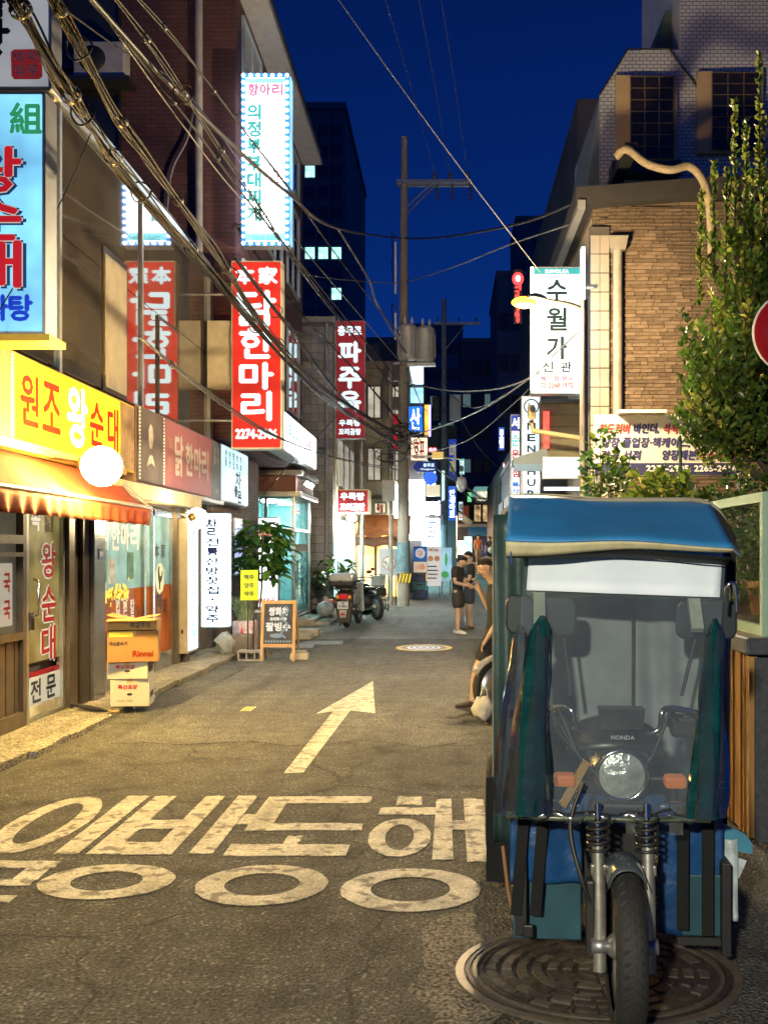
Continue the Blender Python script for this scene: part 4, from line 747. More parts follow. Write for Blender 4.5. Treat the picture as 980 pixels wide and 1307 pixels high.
# ================================================================ utility poles
polec = M('pole_concrete', (.30,.27,.23), .85, bump=.3, bscale=30, dirt=.35)
up = thing('utility_pole', 'tall concrete utility pole with crossarm and two grey transformers', 'utility pole', (-1.39,30.4,0))
MB().tube([(-1.39,30.4,zr(30.4)-.1),(-1.39,30.4,7),(-1.36,30.4,14.6)], [.19,.16,.1], 14).build('shaft', polec, up)
MB().bx(-1.6, .72, 30.2, 30.3, 13.12, 13.22).build('crossarm', galv, up); MB().bx(-1.6, .72, 30.5, 30.6, 13.12, 13.22).build('crossarm', galv, up)
MB().tube([(-1.36,30.25,12.3),(-.5,30.25,13.12)], .025).build('brace', galv, up); MB().tube([(-1.36,30.55,12.2),(-.45,30.55,13.12)], .025).build('brace', galv, up)
porc = M('porcelain_insulator', (.12,.08,.06), .2)
for x in (-.42,.05,.6):
    MB().lathe([(.02,0),(.05,.02),(.03,.07),(.06,.09),(.03,.15),(.055,.17),(.02,.26)], (x,30.25,13.22), Z3, 10).build('insulator', porc, up); MB().lathe([(.02,0),(.05,.06),(.02,.12),(.05,.18),(.02,.24),(.05,.3),(.02,.5)], (x+.08,30.4,12.62), Z3, 10).build('hanging_insulator', porc, up)
transm = M('transformer_grey', (.52,.51,.48), .5, .2, dirt=.2)
for x, y, s in ((-1.25,29.95,1.0),(-.72,30.25,1.05)):
    tr = MB().lathe([(0,7.6),(.26*s,7.6),(.29*s,7.66),(.29*s,8.5),(.3*s,8.52),(.3*s,8.58),(.24*s,8.66),(0,8.7)], (x,y,0), Z3, 20).build('transformer', transm, up)
    for a in (0,2.1,4.2): MB().lathe([(.03,0),(.05,.04),(.03,.08),(.05,.12),(.02,.26)], (x+.14*math.cos(a),y+.14*math.sin(a),8.64), Z3, 8).build('bushing', white, tr)
    for a in range(8): MB().box((x+.3*s*math.cos(a*.78),y+.3*s*math.sin(a*.78),8.08), (.02,.02,.7)).build('cooling_fin', transm, tr)
MB().bx(-1.7, -.4, 30.3, 30.5, 7.48, 7.58).build('platform', galv, up)
for z, h in ((7.0,.5),(6.1,.4),(5.4,.25)): MB().bx(-1.72, -1.5, 30.2, 30.4, z, z+h).build('junction_box', darkmetal, up)
MB().lathe([(.205,0),(.205,.9)], (-1.39,30.4,1.1), Z3, 16).build('blue_sleeve', M('faded_blue_poster', (.12,.2,.24), .7, var=.4), up); MB().lathe([(.207,0),(.207,.3)], (-1.39,30.4,.75), Z3, 16).build('hazard_band', M('hazard_band', (.03,.03,.03), .6), up)
for i in range(4): mb = MB(); mb.prism([(-.16+.1*i,.76),(-.1+.1*i,.76),(-.04+.1*i,1.04),(-.1+.1*i,1.04)], (-1.39,30.19,0), X3, Z3, .002); mb.build('hazard_stripe', M('hazard_yellow', (.6,.42,.03), .6), up)
for z in (9.2,10.6,11.4): MB().tube([(-1.5,30.4,z),(-1.75,30.3,z+.2),(-1.7,30.3,z-.6)], .02, 6).build('lead_wire', cablem, up); MB().bx(-1.66,-1.6,30.25,30.31,z-.9,z-.1).build('fuse_cutout', white, up)
up2 = thing('utility_pole', 'slimmer grey utility pole further down the alley with a crossarm', 'utility pole', (-.2,46,zr(46)))
MB().tube([(-.2,46,0),(-.2,46,13.6)], [.19,.11], 12).build('shaft', M('pole_grey', (.2,.21,.24), .8), up2); MB().bx(-.7,1.5,45.9,46.05,12.4,12.5).build('crossarm', galv, up2); MB().tube([(-.15,45.95,11.2),(.8,45.95,12.4)], .03).build('brace', galv, up2)
MB().bx(.05,.6,45.8,46.2,7.9,9.1).build('transformer_box', transm, up2, bevel=.03); MB().bx(-.75,-.4,45.8,46.2,7.9,9.0).build('transformer_box', darkmetal, up2, bevel=.03)
for x in (-.5,.5,1.3): MB().lathe([(.02,0),(.05,.02),(.03,.09),(.055,.14),(.02,.24)], (x,45.97,12.5), Z3, 8).build('insulator', porc, up2)
for i, (px, y, r, h, lab) in enumerate(((462,30.0,.07,6.5,'thin grey service pole beside the small red box sign'),(499,30.6,.06,7.5,'thin dark service pole carrying a meter box beside the utility pole'))):
    b0 = at(px,705,y); t = thing('service_pole', lab, 'pole', (b0.x,y,0)); MB().tube([(b0.x,y,0),(b0.x,y,h)], r, 10).build('shaft', galv if i == 0 else polec, t); MB().bx(b0.x-.12,b0.x+.12,y-.02,y+.02,h-.4,h-.34).build('arm', galv, t)
    if i: MB().bx(b0.x-.26, b0.x+.14, y-.25, y-.08, 3.3, 3.95).build('meter_box', M('white_box', (.55,.5,.45), .5), t, bevel=.02); MB().bx(b0.x-.1, b0.x+.1, y-.2, y-.07, 4.4, 5.0).build('fuse_box', darkmetal, t)
ds = thing('street_name_sign', 'blue arrow shaped street name sign on a bar beside the utility pole', 'sign', (-.7,30.3,4.2))
MB().tube([(-1.3,30.3,4.66),(-.15,30.3,4.68)], .035).build('bar', white, ds); MB().prism([(-1.1,4.33),(-.96,4.18),(-.36,4.18),(-.36,4.5),(-.96,4.5)], (0,30.2,0), X3, Z3, .03).build('arrow_plate', E('blue_sign_face', (.015,.03,.22), .5), ds)
text('충무로', redlet, ds, (-.6,30.198,4.39), FRONT, .34, .11, .004); text('Chungmuro', redlet, ds, (-.64,30.198,4.26), FRONT, .44, .07, .002); MB().bx(-.5,-.15,30.15,30.45,4.6,4.8).build('lamp_box', M('amber_box', (.45,.33,.1), .5, emit=(.6,.4,.1), es=.5), ds)
cc = thing('security_camera', 'round dome security camera hanging from a bar over the alley', 'camera', (1.0,40,5)); MB().lathe([(0,.35),(.12,.33),(.17,.2),(.17,.05),(.1,-.1),(0,-.16)], (.42,31,3.75), Z3, 14).build('dome', white, cc); MB().tube([(-.15,31,4.7),(.42,31,4.65),(.42,31,4.08)], .03).build('bar', white, cc); MB().box((.42,31,4.35), (.12,.12,.18)).build('bracket', darkmetal, cc)

# ---------------------------------------------------------------- lit sign cluster down the alley
def farsign(label, px0, px1, y0, y1, d, face, txt=None, tm_=None, vert=True, nm='hanging_sign', depth=.25, b=.015, lines=None):
    a = at(px0,y1,d); c = at(px1,y0,d); t = boxsign(nm, label, a.x, c.x, d, a.z, c.z, depth, face, darkmetal, 'sign', 'lit signs down the alley', .02)
    if txt: text(txt, tm_, t, ((a.x+c.x)/2,d-.008,(a.z+c.z)/2), FRONT, (c.x-a.x)*.6, (c.z-a.z)*.8, b, vert=vert)
    return t
bluel = E('deep_blue_lit', (.02,.16,.75), 1.1, .4, 2); orl = E('orange_lit', (1,.42,.05), 1.5, .4, 3); hot = E('hot_cool_face', (.75,.93,1.0), 14.0, .15); pnk = E('pink_lit', (.85,.5,.62), .9, .3); navl = E('navy_lit', (.02,.05,.32), .7, .3); hot2 = E('hot_white_wide', (1,.98,.95), 14.0, .12)
farsign('topmost pale blue glowing panel in the sign column behind the utility pole', 522, 541, 465, 491, 36, E('ice_blue_face', (.55,.85,1), 2.2, .3))
farsign('second pale blue panel from the top in the sign column', 523, 541, 494, 515, 36, E('ice_blue_face2', (.35,.72,1), 1.2, .4))
farsign('bright blue panel with white lettering in the sign column', 520, 540, 518, 551, 36, bluel, '산', whiteface, False)
farsign('narrow orange glowing strip beside the bright blue panel', 541, 548, 516, 556, 36, orl)
farsign('orange and white glowing panel below the bright blue panel', 524, 546, 558, 588, 36.5, E('peach_lit', (1,.72,.45), 1.5, .4, 3), '호프', inkred, False)
farsign('large blank white lightbox right behind the utility pole', 521, 543, 612, 690, 35.5, hot2)
farsign('cool white sign with dotted violet edges and a few dark strokes', 543, 560, 640, 698, 38, hot, '노래', E('blue_stroke', (.1,.2,.5), .5), True)
farsign('pale pink panel with a dark letter beside the second utility pole', 556, 563, 640, 676, 44, pnk, 'h', inkblack, False)
farsign('small white lit blank panel left of the utility pole', 503, 513, 618, 662, 33.0-.3, hot2)
farsign('tall dim navy sign high beside the second utility pole', 572, 583, 560, 612, 50, navl, '미래', E('gold_stroke', (.5,.42,.1), .6), True)
farsign('blue vertical sign with white characters beyond the second utility pole', 571.5, 582.5, 620, 665, 50, E('blue_lit', (.03,.12,.5), 1.0, .3), '안경아트', whiteface, True)
farsign('slim pale green lit strip sign by the second utility pole', 563, 568, 600, 640, 45.5, E('mint_face', (.55,.85,.8), .9, .3))
farsign('red vertical banner sign left of the utility pole', 499.5, 509.5, 528, 575, 32.5, E('banner_red', (.5,.02,.03), .45, .5, 4))
farsign('small white upright sign above the blue awning shop', 637, 645, 618, 640, 58, E('mint_white', (.7,.95,.95), 1.1), '커피', E('teal_stroke', (.05,.3,.35), .5), True)
farsign('small glowing red sign on the shops left of the far awning', 574, 583, 668, 690, 52, E('red_glow', (1,.12,.1), 1.4, .4, 4))
farsign('tall cyan white lit panel above the violet-edged sign', 545, 556, 592, 634, 39, E('cyan_hot', (.6,.9,1.0), 9, .2))
farsign('warm white lit panel low at the far left shops', 584, 592, 690, 708, 55, E('warm_hot', (1,.85,.6), 5, .3))
farsign('square blue lit panel left of the orange strip sign', 512.5, 519.5, 596, 610, 35, bluel)
farsign('dim white panel hanging above the far red glowing sign', 585, 591, 640, 664, 53, E('dim_cool_panel', (.6,.75,.8), .8, .3), '치킨', inkred, True)
farsign('small teal lit sign far down the alley left of the dome camera', 586, 593, 585, 606, 54, E('teal_lit', (.1,.55,.6), 1.0, .4), '호프', whiteface, True)
farsign('narrow magenta lit strip beside the second utility pole', 566, 570, 645, 672, 47, E('magenta_strip', (.8,.1,.6), 1.4, .3))
farsign('tiny green lit sign at the left end of the far shop', 596, 602, 628, 641, 60, E('green_lit', (.2,.8,.35), .9, .4))
farsign('small red and white sign on the right kerb before the slim upright sign', 641, 648, 590, 622, 40, E('coral_lit', (.9,.3,.25), .9, .4), '꽃', whiteface, False)
farsign('small blue sign high on the right annex down the alley', 636, 644, 545, 575, 44, E('indigo_lit', (.06,.14,.6), .9, .4), '모텔', whiteface, True)
farsign('cream lit panel over the tent awning beside the meter box', 478, 492, 642, 655, 32.9, E('cream_panel', (.9,.8,.5), 1.0, .3), '족발', inkred, False)
mb = MB()
for i in range(28): mb.ball(at(560.5,640+i*2.1,37.95), .045, 6, 4)
for i in range(20): mb.ball(at(548.5,518+i*2.0,35.95), .04, 6, 4)
tag(mb.build('violet_bulbs', E('violet_bulb', (.3,.2,1), 3, .2)), 'column of tiny violet bulbs edging the white sign', 'lights')
o = thing('roof_sign_round', 'small round blue emblem sign hanging above the white lightbox', 'sign', tuple(at(549,612,35))); c = at(549,610,35.2); MB().lathe([(0,0),(.25,0),(.25,.1),(0,.1)], c, Y3, 18).build('disc', E('blue_disc', (.05,.15,.9), 1.0), o); MB().box(c+Vector((.1,.05,-.45)), (.5,.1,.4)).build('plate', E('cream_plate', (.8,.72,.5), .8), o)
for i, (px, py, d) in enumerate(((545,578,34),(549,577,34))):
    pass
rl = thing('red_led_lamp', 'pair of small red lamps glowing over the street name sign', 'lamp', tuple(at(551,575,31))); MB().box(at(552,574,31.1), (.32,.1,.16)).build('housing', darkmetal, rl)
for px in (549.5,554.5): MB().ball(at(px,574,31), .06, 10, 6).build('bulb', E('red_bulb', (1,.08,.1), 6), rl)
# left row of shops behind the signs
lr = thing('shop_row_building', 'dark shopfront building carrying the column of glowing signs', 'building', (-2,40,0)); MB().bx(-6,-1.0,36.6,50,0,9.5).build('wall', M('dark_facade', (.07,.07,.08), .7), lr); MB().bx(-.999,-.95,37,50,.4,3.2).build('shopfront', E('teal_shop_glow', (.3,.6,.6), 4, .7, 1), lr); MB().bx(-1.0,-.2,37.2,46,3.0,3.1).build('canopy', darkmetal, lr)
lr2 = thing('shop_row_building', 'low dark shop building with a slanting awning beyond the second pole', 'building', (-1,56,0)); MB().bx(-5,.42,50.2,64,0,8.2).build('wall', M('dark_facade', (.07,.07,.08), .7), lr2); MB().bx(.42,.47,51,63,1.4,3.6).build('shopfront', E('warm_shop_glow', (.8,.5,.3), 2.6, .8, 1), lr2)
MB().grid(lambda u, v: Vector((.42+.9*v, 51+u*11, 4.0-.7*v)), 4, 2).build('awning', M('dark_green_cloth', (.05,.09,.08), .8), lr2, solid=.03)
# menu stands by the pole
def stand(label, px0, px1, y0, y1, d, m_, prints):
    a = at(px0,y1,d); c = at(px1,y0,d); t = thing('menu_stand', label, 'sign', ((a.x+c.x)/2,d,zr(d)), 'menu stands by the utility pole'); MB().bx(a.x,c.x,d,d+.05,a.z,c.z).build('board', m_, t, bevel=.01)
    for x in (a.x+.06,c.x-.06): MB().tube([(x,d+.03,zr(d)),(x,d+.03,a.z+.05)], .018).build('leg', darkmetal, t)
    for (kind, u, v, su, sv, mm) in prints:
        x = a.x+(c.x-a.x)*u; z = c.z+(a.z-c.z)*v; ww = (c.x-a.x)*su; hh = (c.z-a.z)*sv
        if kind == 'o': MB().prism(ring(x,z,ww/2,hh/2,18), (0,d-.004,0), X3, Z3, .002).build('picture', mm, t)
        elif kind == 'r': MB().bx(x-ww/2,x+ww/2,d-.004,d-.001,z-hh/2,z+hh/2).build('panel', mm, t)
        else: text(kind, mm, t, (x,d-.004,z), FRONT, ww, hh, .004)
    return t
foodm = M('food_print', (.45,.2,.1), .5, var=.8, scale=14, emit=(.5,.25,.12), es=.25); mb1 = E('blue_print', (.03,.12,.35), .6); yl = E('yellow_print', (.85,.65,.05), .7)
stand('tall stacked menu stand with food pictures and a yellow band right of the pole', 527.5, 545, 697, 764, 34.5, E('navy_print', (.03,.06,.16), .5), (('r',.5,.16,.96,.26,mb1),('o',.5,.14,.72,.2,E('pale_print', (.75,.8,.85), .6)),('o',.5,.14,.5,.13,foodm),('r',.5,.4,.96,.2,E('cream_print', (.75,.6,.45), .6)),('o',.5,.4,.8,.13,foodm),('r',.5,.59,.98,.16,yl),('맥주',.5,.59,.6,.08,inkblack),('r',.5,.78,.98,.14,E('teal_print', (.1,.35,.45), .5))))
stand('white menu board with two round dishes leaning right of the stacked stand', 543.5, 563, 698, 748, 35.2, E('white_print', (.75,.72,.68), .6), (('메뉴',.5,.08,.7,.08,inkred),('o',.3,.3,.36,.14,foodm),('o',.72,.3,.36,.14,foodm),('r',.4,.5,.6,.03,inkblack),('r',.45,.6,.7,.03,inkblack),('r',.45,.7,.65,.03,inkblack),('r',.4,.8,.6,.03,inkblack)))
stand('pale blue poster stand with a green leaf picture furthest right of the menu stands', 562, 576.5, 699, 742, 36, E('sky_print', (.35,.6,.75), .65, .3), (('o',.5,.35,.25,.4,E('leaf_print', (.08,.4,.12), .6)),('o',.4,.8,.7,.2,E('leaf_print', (.08,.4,.12), .6))))
crm = [M('crate_navy', (.03,.05,.16), .5), M('crate_teal', (.04,.2,.26), .5)]
for i in range(3):
    t = thing('beer_crate', ('bottom navy bottle crate of the stack by the menu stand','middle teal bottle crate of the stack by the menu stand','top navy bottle crate of the stack by the menu stand')[i], 'crate', (-1.0,33.9,.3*i+.02), 'bottle crates by the pole'); z = zr(33.9)+.005+.3*i
    MB().bx(-1.22,-.78,33.8,34.1,z,z+.27).build('shell', crm[i%2], t, bevel=.015); MB().bx(-1.24,-.76,33.79,34.11,z+.25,z+.29).build('rim', crm[i%2], t); MB().bx(-1.1,-.9,33.785,33.79,z+.16,z+.21).build('hand_grip', black, t)

# ================================================================ far end building
fe = thing('corner_shop_building', 'two-storey shop at the end of the alley with a blue awning and warm upper windows', 'building', (2.6,62,1.1))
MB().bx(.7, 6.5, 62, 70, 1.0, 5.2).build('wall', M('dark_navy_wall', (.04,.05,.07), .7), fe)
for i in range(4): x = 1.6+i*.55; windowf(fe, 62, x, x+.5, 3.6, 4.75, framed, E('warm_far_window', (.75,.5,.25), .55, .9, 3), 0)
windowf(fe, 62, .85, 1.35, 3.6, 4.7, framed, E('dull_red_pane', (.25,.05,.03), .4), 0)
MB().bx(.6, 6.6, 61.7, 62.1, 3.3, 3.5).build('ledge', M('pale_ledge', (.3,.34,.36), .6), fe)
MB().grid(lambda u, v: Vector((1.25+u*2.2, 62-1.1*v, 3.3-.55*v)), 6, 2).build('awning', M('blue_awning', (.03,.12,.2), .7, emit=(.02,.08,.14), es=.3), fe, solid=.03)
MB().bx(1.0, 1.5, 61.95, 61.99, 1.2, 2.7).build('lit_doorway', E('mint_doorway', (.6,.95,.9), 1.0, .5), fe); MB().bx(2.0, 4.5, 61.95, 61.99, 1.2, 2.55).build('dark_shopfront', E('navy_shopfront', (.03,.05,.12), .6, .8), fe); MB().bx(2.15,3.1,61.9,61.94,2.75,3.05).build('name_board', E('gold_board', (.5,.4,.15), .5), fe)
text('CAFE', inkblack, fe, (2.62,61.9,2.9), FRONT, .6, .16, .01)
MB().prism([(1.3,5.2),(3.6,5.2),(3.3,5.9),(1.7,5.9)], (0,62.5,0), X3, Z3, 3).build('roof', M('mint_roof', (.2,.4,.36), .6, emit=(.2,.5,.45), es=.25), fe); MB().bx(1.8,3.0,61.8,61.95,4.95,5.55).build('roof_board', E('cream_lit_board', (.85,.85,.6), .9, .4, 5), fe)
MB().tube([(1.6,61.8,5.1),(4.2,61.8,5.15)], .05).build('rail', white, fe)
# ================================================================ right side: stone brick building
stone = [M('tan_brick_a', (.19,.13,.08), .85, var=.35, bump=.4), M('tan_brick_b', (.145,.098,.062), .85, var=.35, bump=.4), M('tan_brick_c', (.225,.155,.1), .85, var=.35, bump=.4)]
rb = thing('stone_brick_building', 'tan brick building behind the dense green tree on the right', 'building', (4.5,17,0))
wallb = BRICK('tan_brick_far', (.145,.098,.062), (.21,.145,.095), (.03,.024,.02), .3, .06)
MB().bx(2.36, 9, 16.02, 19.6, 0, 7.45).build('wall', wallb, rb)
bl = []
for ln in (.12,.2,.27,.4):
    for m_ in stone: me = MB().bx(-ln/2+.004, ln/2-.004, -.02, .01, -.026, .026).mesh('brick'); me.materials.append(m_); bl.append((ln, me))
cand = []
for j in range(82):
    x = 2.62-random.random()*.2
    while x < 4.75:
        ln, me = random.choice(bl); 
        if x > 2.45: cand.append((x+ln/2, 2.45+.06*j, ln, me))
        x += ln
cand.sort(key=lambda c: (c[0]-3.15)**2+((c[1]-5.2)*.45)**2)
for c in cand[:300]: inst(c[3], 'brick', rb, (c[0], 16.018-random.uniform(0,.026), c[1]))
mb = MB()
for c in cand[300:]: e = random.uniform(0,.026)-.004; mb.bx(c[0]-c[2]/2+.004, c[0]+c[2]/2-.004, 15.997-e, 16.03, c[1]-.026, c[1]+.026)
mb.build('brick_courses', wallb, rb, kind='stuff')
ctile = M('cream_tile', (.33,.285,.23), .4, var=.08); tme = MB().bx(-.11,.11,-.012,.004,-.15,.15).mesh('tile'); tme.materials.append(ctile)
MB().bx(2.3, 2.62, 15.93, 16.02, 2.5, 7.0).build('pilaster', M('tile_grout', (.08,.07,.06), .8), rb)
for j in range(14):
    for i in range(2):
        o = inst(tme, 'tile', rb, (2.385+.155*i, 15.925, 2.68+.31*j)); o.scale = (.66,1,.97)
side_t = MB().bx(-.004,.012,-.15,.15,-.15,.15).mesh('tile'); side_t.materials.append(ctile)
for j in range(15):
    for i in range(10): inst(side_t, 'tile', rb, (2.352, 16.25+.31*i, 2.7+.31*j))
MB().prism([(-.3,0),(7,.55),(7,.85),(-.3,.28)], (2.36,15.75,7.3), X3, Z3, 4).build('eave', M('dark_eave', (.035,.032,.03), .7), rb)
MB().bx(2.08, 2.2, 15.7, 19.7, 7.22, 7.36).build('gutter', M('grey_gutter', (.3,.3,.31), .5, .3), rb)
MB().tube([(2.75,15.9,1.5),(2.75,15.9,6.62)], .075, 12).build('downpipe', M('cream_pipe', (.30,.27,.215), .5), rb); MB().prism([(-.11,0),(.11,0),(.16,.22),(-.16,.22)], (2.75,15.8,6.6), X3, Z3, .2).build('hopper', M('cream_pipe', (.30,.27,.215), .5), rb)
# white tiled upper storey
ut = thing('white_tiled_building', 'white tiled upper building with two tall grid windows at the top right', 'building', (5,18,7.4))
wt = BRICK('white_glazed_tile', (.50,.52,.58), (.44,.46,.52), (.06,.06,.09), .13, .068, bump=.3, rough=.35)
MB().prism([(2.78,7.5),(9,7.5),(9,15.5),(4.25,15.5),(4.25,10.95),(3.3,10.93),(2.78,10.1)], (0,18,0), X3, Z3, 3.5).build('wall', wt, ut)
MB().prism([(2.45,7.6),(2.778,7.6),(2.778,10.1)], (0,18.02,0), X3, Z3, 3.0).build('side_slope', M('slate_side', (.10,.12,.15), .6), ut)
MB().prism([(3.8,10.95),(4.24,10.95),(4.24,12.0),(4.12,12.0),(4.0,11.3)], (0,18.6,0), X3, Z3, 2).build('roof_tarp', M('green_tarp', (.05,.09,.08), .7), ut)
MB().tube([(2.77,17.97,10.1),(3.3,17.97,10.95),(4.05,17.97,10.95),(4.6,17.97,10.2)], .018).build('roof_flashing', darkmetal, ut)
beige = M('beige_frame', (.42,.31,.18), .6, var=.1)
for x0, x1, z0, z1 in ((3.06,4.18,8.85,10.43),(4.55,5.75,9.0,10.5)):
    f = MB().bx(x0, x1, 17.9, 17.99, z0, z1).build('window_surround', beige, ut); MB().bx(x0+.26, x1-.07, 17.87, 17.9, z0+.05, z1-.04).build('glass', M('black_glass', (.015,.013,.012), .08), f)
    nx, nz_ = 3, 7; w_ = (x1-.07-x0-.26)/nx; h_ = (z1-z0-.09)/nz_; mb = MB()
    for i in range(nx+1): mb.bx(x0+.26+i*w_-.008, x0+.26+i*w_+.008, 17.855, 17.868, z0+.05, z1-.04)
    for j in range(nz_+1): mb.bx(x0+.26, x1-.07, 17.857, 17.867, z0+.05+j*h_-.006, z0+.05+j*h_+.006)
    mb.build('glazing_bars', M('bronze_bar', (.16,.11,.07), .5), f)
MB().bx(2.95, 4.2, 17.6, 18.0, 8.55, 8.75).build('ledge', darkmetal, ut)
ah = thing('duct_hose', 'beige wrapped duct hose snaking down from the upper windows', 'hose', (4.0,15.6,7)); MB().tube(smooth([at(786,200,15.6),at(800,190,15.5),at(825,208,15.4),at(855,216,15.3),at(880,212,15.3),at(898,232,15.3),at(906,270,15.4),at(909,345,15.5)]), .065, 10).build('hose', M('beige_wrap', (.30,.235,.15), .8, var=.25, scale=20, bump=.6, bscale=25), ah); MB().bx(2.8,3.0,15.5,17.8,8.05,8.2).build('hose_bracket', darkmetal, ah)

# ---------------------------------------------------------------- signs on the right
sw = boxsign('blade_sign', 'tall glowing white sign with dark vertical characters behind the street lamp', 1.27, 2.05, 15, 4.14, 6.08, .28, E('white_lit_face2', (.92,1.0,.97), 1.45, .07))
MB().bx(1.3, 2.02, 14.975, 14.99, 5.96, 6.05).build('teal_header', E('teal_header', (.04,.32,.38), .7), sw); text('SUWOLGA', redlet, sw, (1.66,14.975,6.0), FRONT, .36, .055, .003)
mb = MB(); mb.tube([(1.28,14.96,4.18),(1.28,14.96,6.06)], .022); mb.tube([(2.04,14.96,4.18),(2.04,14.96,6.06)], .022); mb.tube([(1.28,14.96,4.16),(2.04,14.96,4.16)], .022); mb.build('edge_tube', E('edge_tube', (.85,1,.92), 4, .05), sw)
dk = E('dark_slate_letters', (.02,.05,.07), .3)
for c, z in (('수',5.7),('월',5.27),('가',4.83)): text(c, dk, sw, (1.66,14.985,z), FRONT, .3, .34, .01)
[text(c, dk, sw, (1.66+dx,14.985,4.54), FRONT, .16, .15, .006) for c, dx in (('신',-.14),('관',.14))]; text('체인점 문의', E('rose_letters', (.6,.2,.3), .7), sw, (1.66,14.985,4.36), FRONT, .5, .08, .006); text('02 2268 1972', E('rust_letters', (.35,.12,.12), .5), sw, (1.66,14.985,4.26), FRONT, .5, .08, .006)
MB().bx(2.052, 2.1, 15.04, 15.24, 4.0, 6.4).build('side_glow_strip', E('pale_blue_strip', (.6,.85,.95), 2.6, .4), sw); MB().tube([(2.0,15.15,5.8),(2.25,15.15,5.8)], .03).build('bracket', galv, sw)  # glow added to the glass side strip to light the tile column
_l = sw.location.copy(); _c = Vector((0,0,H)); sw.scale = (1.04,)*3; sw.location = _c+(_l-_c)*1.04     # hangs close to the brick wall
ms = boxsign('upright_sign', 'narrow white lit sign with widely spaced dark Latin letters below the tall white sign', 1.42, 1.8, 19, 2.5, 4.74, .2, E('pale_lit_face', (.72,.88,.95), 1.0, .12))
m1 = MB(); annulus(m1, 0, 0, .15, .15, .125, .125, 28, 0); m1.v = [(1.61+v[0], 18.985, 4.53+v[1]) for v in m1.v]; m1.build('round_logo', dk, ms); text('in', dk, ms, (1.61,18.988,4.53), FRONT, .12, .12, .008)
text('MENCHURU', dk, ms, (1.61,18.99,3.38), FRONT, .15, 1.75, .006, vert=True, fill=.6)
s3 = boxsign('upright_sign', 'slim upright sign in blue, white and red panels at the far right kerb', 1.34, 1.54, 21, 2.5, 4.66, .2, whiteface)
MB().bx(1.35,1.53,20.975,20.99,4.3,4.64).build('blue_panel', E('panel_blue', (.03,.06,.4), .7), s3); MB().bx(1.35,1.53,20.975,20.99,2.52,2.9).build('red_panel', E('panel_red', (.6,.03,.05), .8), s3); text('서', whiteface, s3, (1.44,20.975,4.47), FRONT, .15, .22, .01); text('순', tealink, s3, (1.44,20.985,4.1), FRONT, .15, .25, .01); text('문구점', inkred, s3, (1.44,20.985,3.6), FRONT, .15, .6, .01, vert=True); text('복사', E('azure', (.05,.2,.7), .7), s3, (1.44,20.985,3.08), FRONT, .15, .28, .008, vert=True)
rn = thing('neon_sign', 'thin red neon sign with a round emblem high beside the tall white sign', 'sign', tuple(at(661,412,24)))
a = at(661,355,24); MB().bx(a.x-.1, a.x+.1, 24.05, 24.12, at(0,412,24).z, at(0,343,24).z).build('backing', M('dark_sign', (.03,.02,.03), .5), rn); neon = E('red_neon', (1,.05,.05), 2.2, .1)
m1 = MB(); m1.prism(ring(a.x,a.z,.14,.16,20), (0,24.03,0), X3, Z3, .02); m1.build('round_emblem', neon, rn); m1 = MB(); m1.prism(ring(a.x,a.z,.06,.08,12), (0,24.0,0), X3, Z3, .01); m1.build('emblem_mark', whiteface, rn)
for s, y0 in (('Tra',371),('dago',398)): text(s, neon, rn, (a.x,24.04,at(0,y0,24).z), (-Z3, X3), .34 if s == 'Tra' else .5, .13, .012)
sb = thing('siding_kiosk', 'dark olive clapboard box mounted above the lit awning by the lamp post', 'kiosk', (2.0,17.6,3.3))
MB().bx(1.66, 2.36, 17.5, 17.9, 3.3, 4.36).build('core', M('olive_core', (.05,.05,.035), .8), sb)
for i in range(5): MB().box((2.0,17.48,3.42+i*.21), (.7,.03,.2), Matrix.Rotation(.1,3,'X')).build('plank', M('olive_plank', (.14,.13,.085), .75, var=.2), sb)
MB().bx(1.64,2.38,17.4,17.95,4.36,4.42).build('roof', darkmetal, sb); MB().bx(1.69,1.79,17.36,17.44,3.55,4.2).build('red_led_strip', E('red_led', (1,.06,.04), 2.5, .3, 8), sb)
sc = thing('security_camera', 'beige wall security camera on a long arm left of the lamp post', 'camera', (1.7,16.9,4.0)); MB().box((1.43,16.8,4.1), (.12,.3,.2), Matrix.Rotation(.3,3,'X')).build('housing', M('beige_case', (.42,.34,.18), .5), sc, bevel=.02); MB().tube([(1.43,16.9,3.98),(1.46,16.9,3.8),(2.35,16.9,3.66)], .045).build('arm', M('beige_case', (.42,.34,.18), .5), sc); MB().tube([(1.43,16.62,4.14),(1.43,16.66,4.13)], .05).build('lens', black, sc)
aw2 = thing('small_awning', 'small dark grey awning over the lit shop panel by the lamp post', 'awning', (1.5,17,3)); MB().prism([(1.13,3.33),(1.7,3.5),(1.72,3.36),(1.72,3.2),(1.13,3.2)], (0,16.9,0), X3, Z3, .6).build('cloth', M('grey_blue_awning', (.10,.13,.16), .6), aw2); MB().bx(1.13,1.72,16.86,16.89,3.1,3.22).build('front_panel', E('dim_blue_panel', (.25,.38,.5), .4), aw2)
lp2 = thing('lit_shop_panel', 'bright white lit shop panel glowing through the leaves left of the banner', 'sign', (2.0,16.6,2.9)); MB().bx(1.6,2.3,16.6,16.75,2.95,3.32).build('case', alu, lp2); MB().bx(1.62,2.28,16.585,16.597,2.97,3.3).build('face', E('white_blue_panel', (.75,.9,1), 1.6), lp2); MB().bx(1.62,2.28,16.5,16.6,2.75,2.8).build('tube', whiteface, lp2)
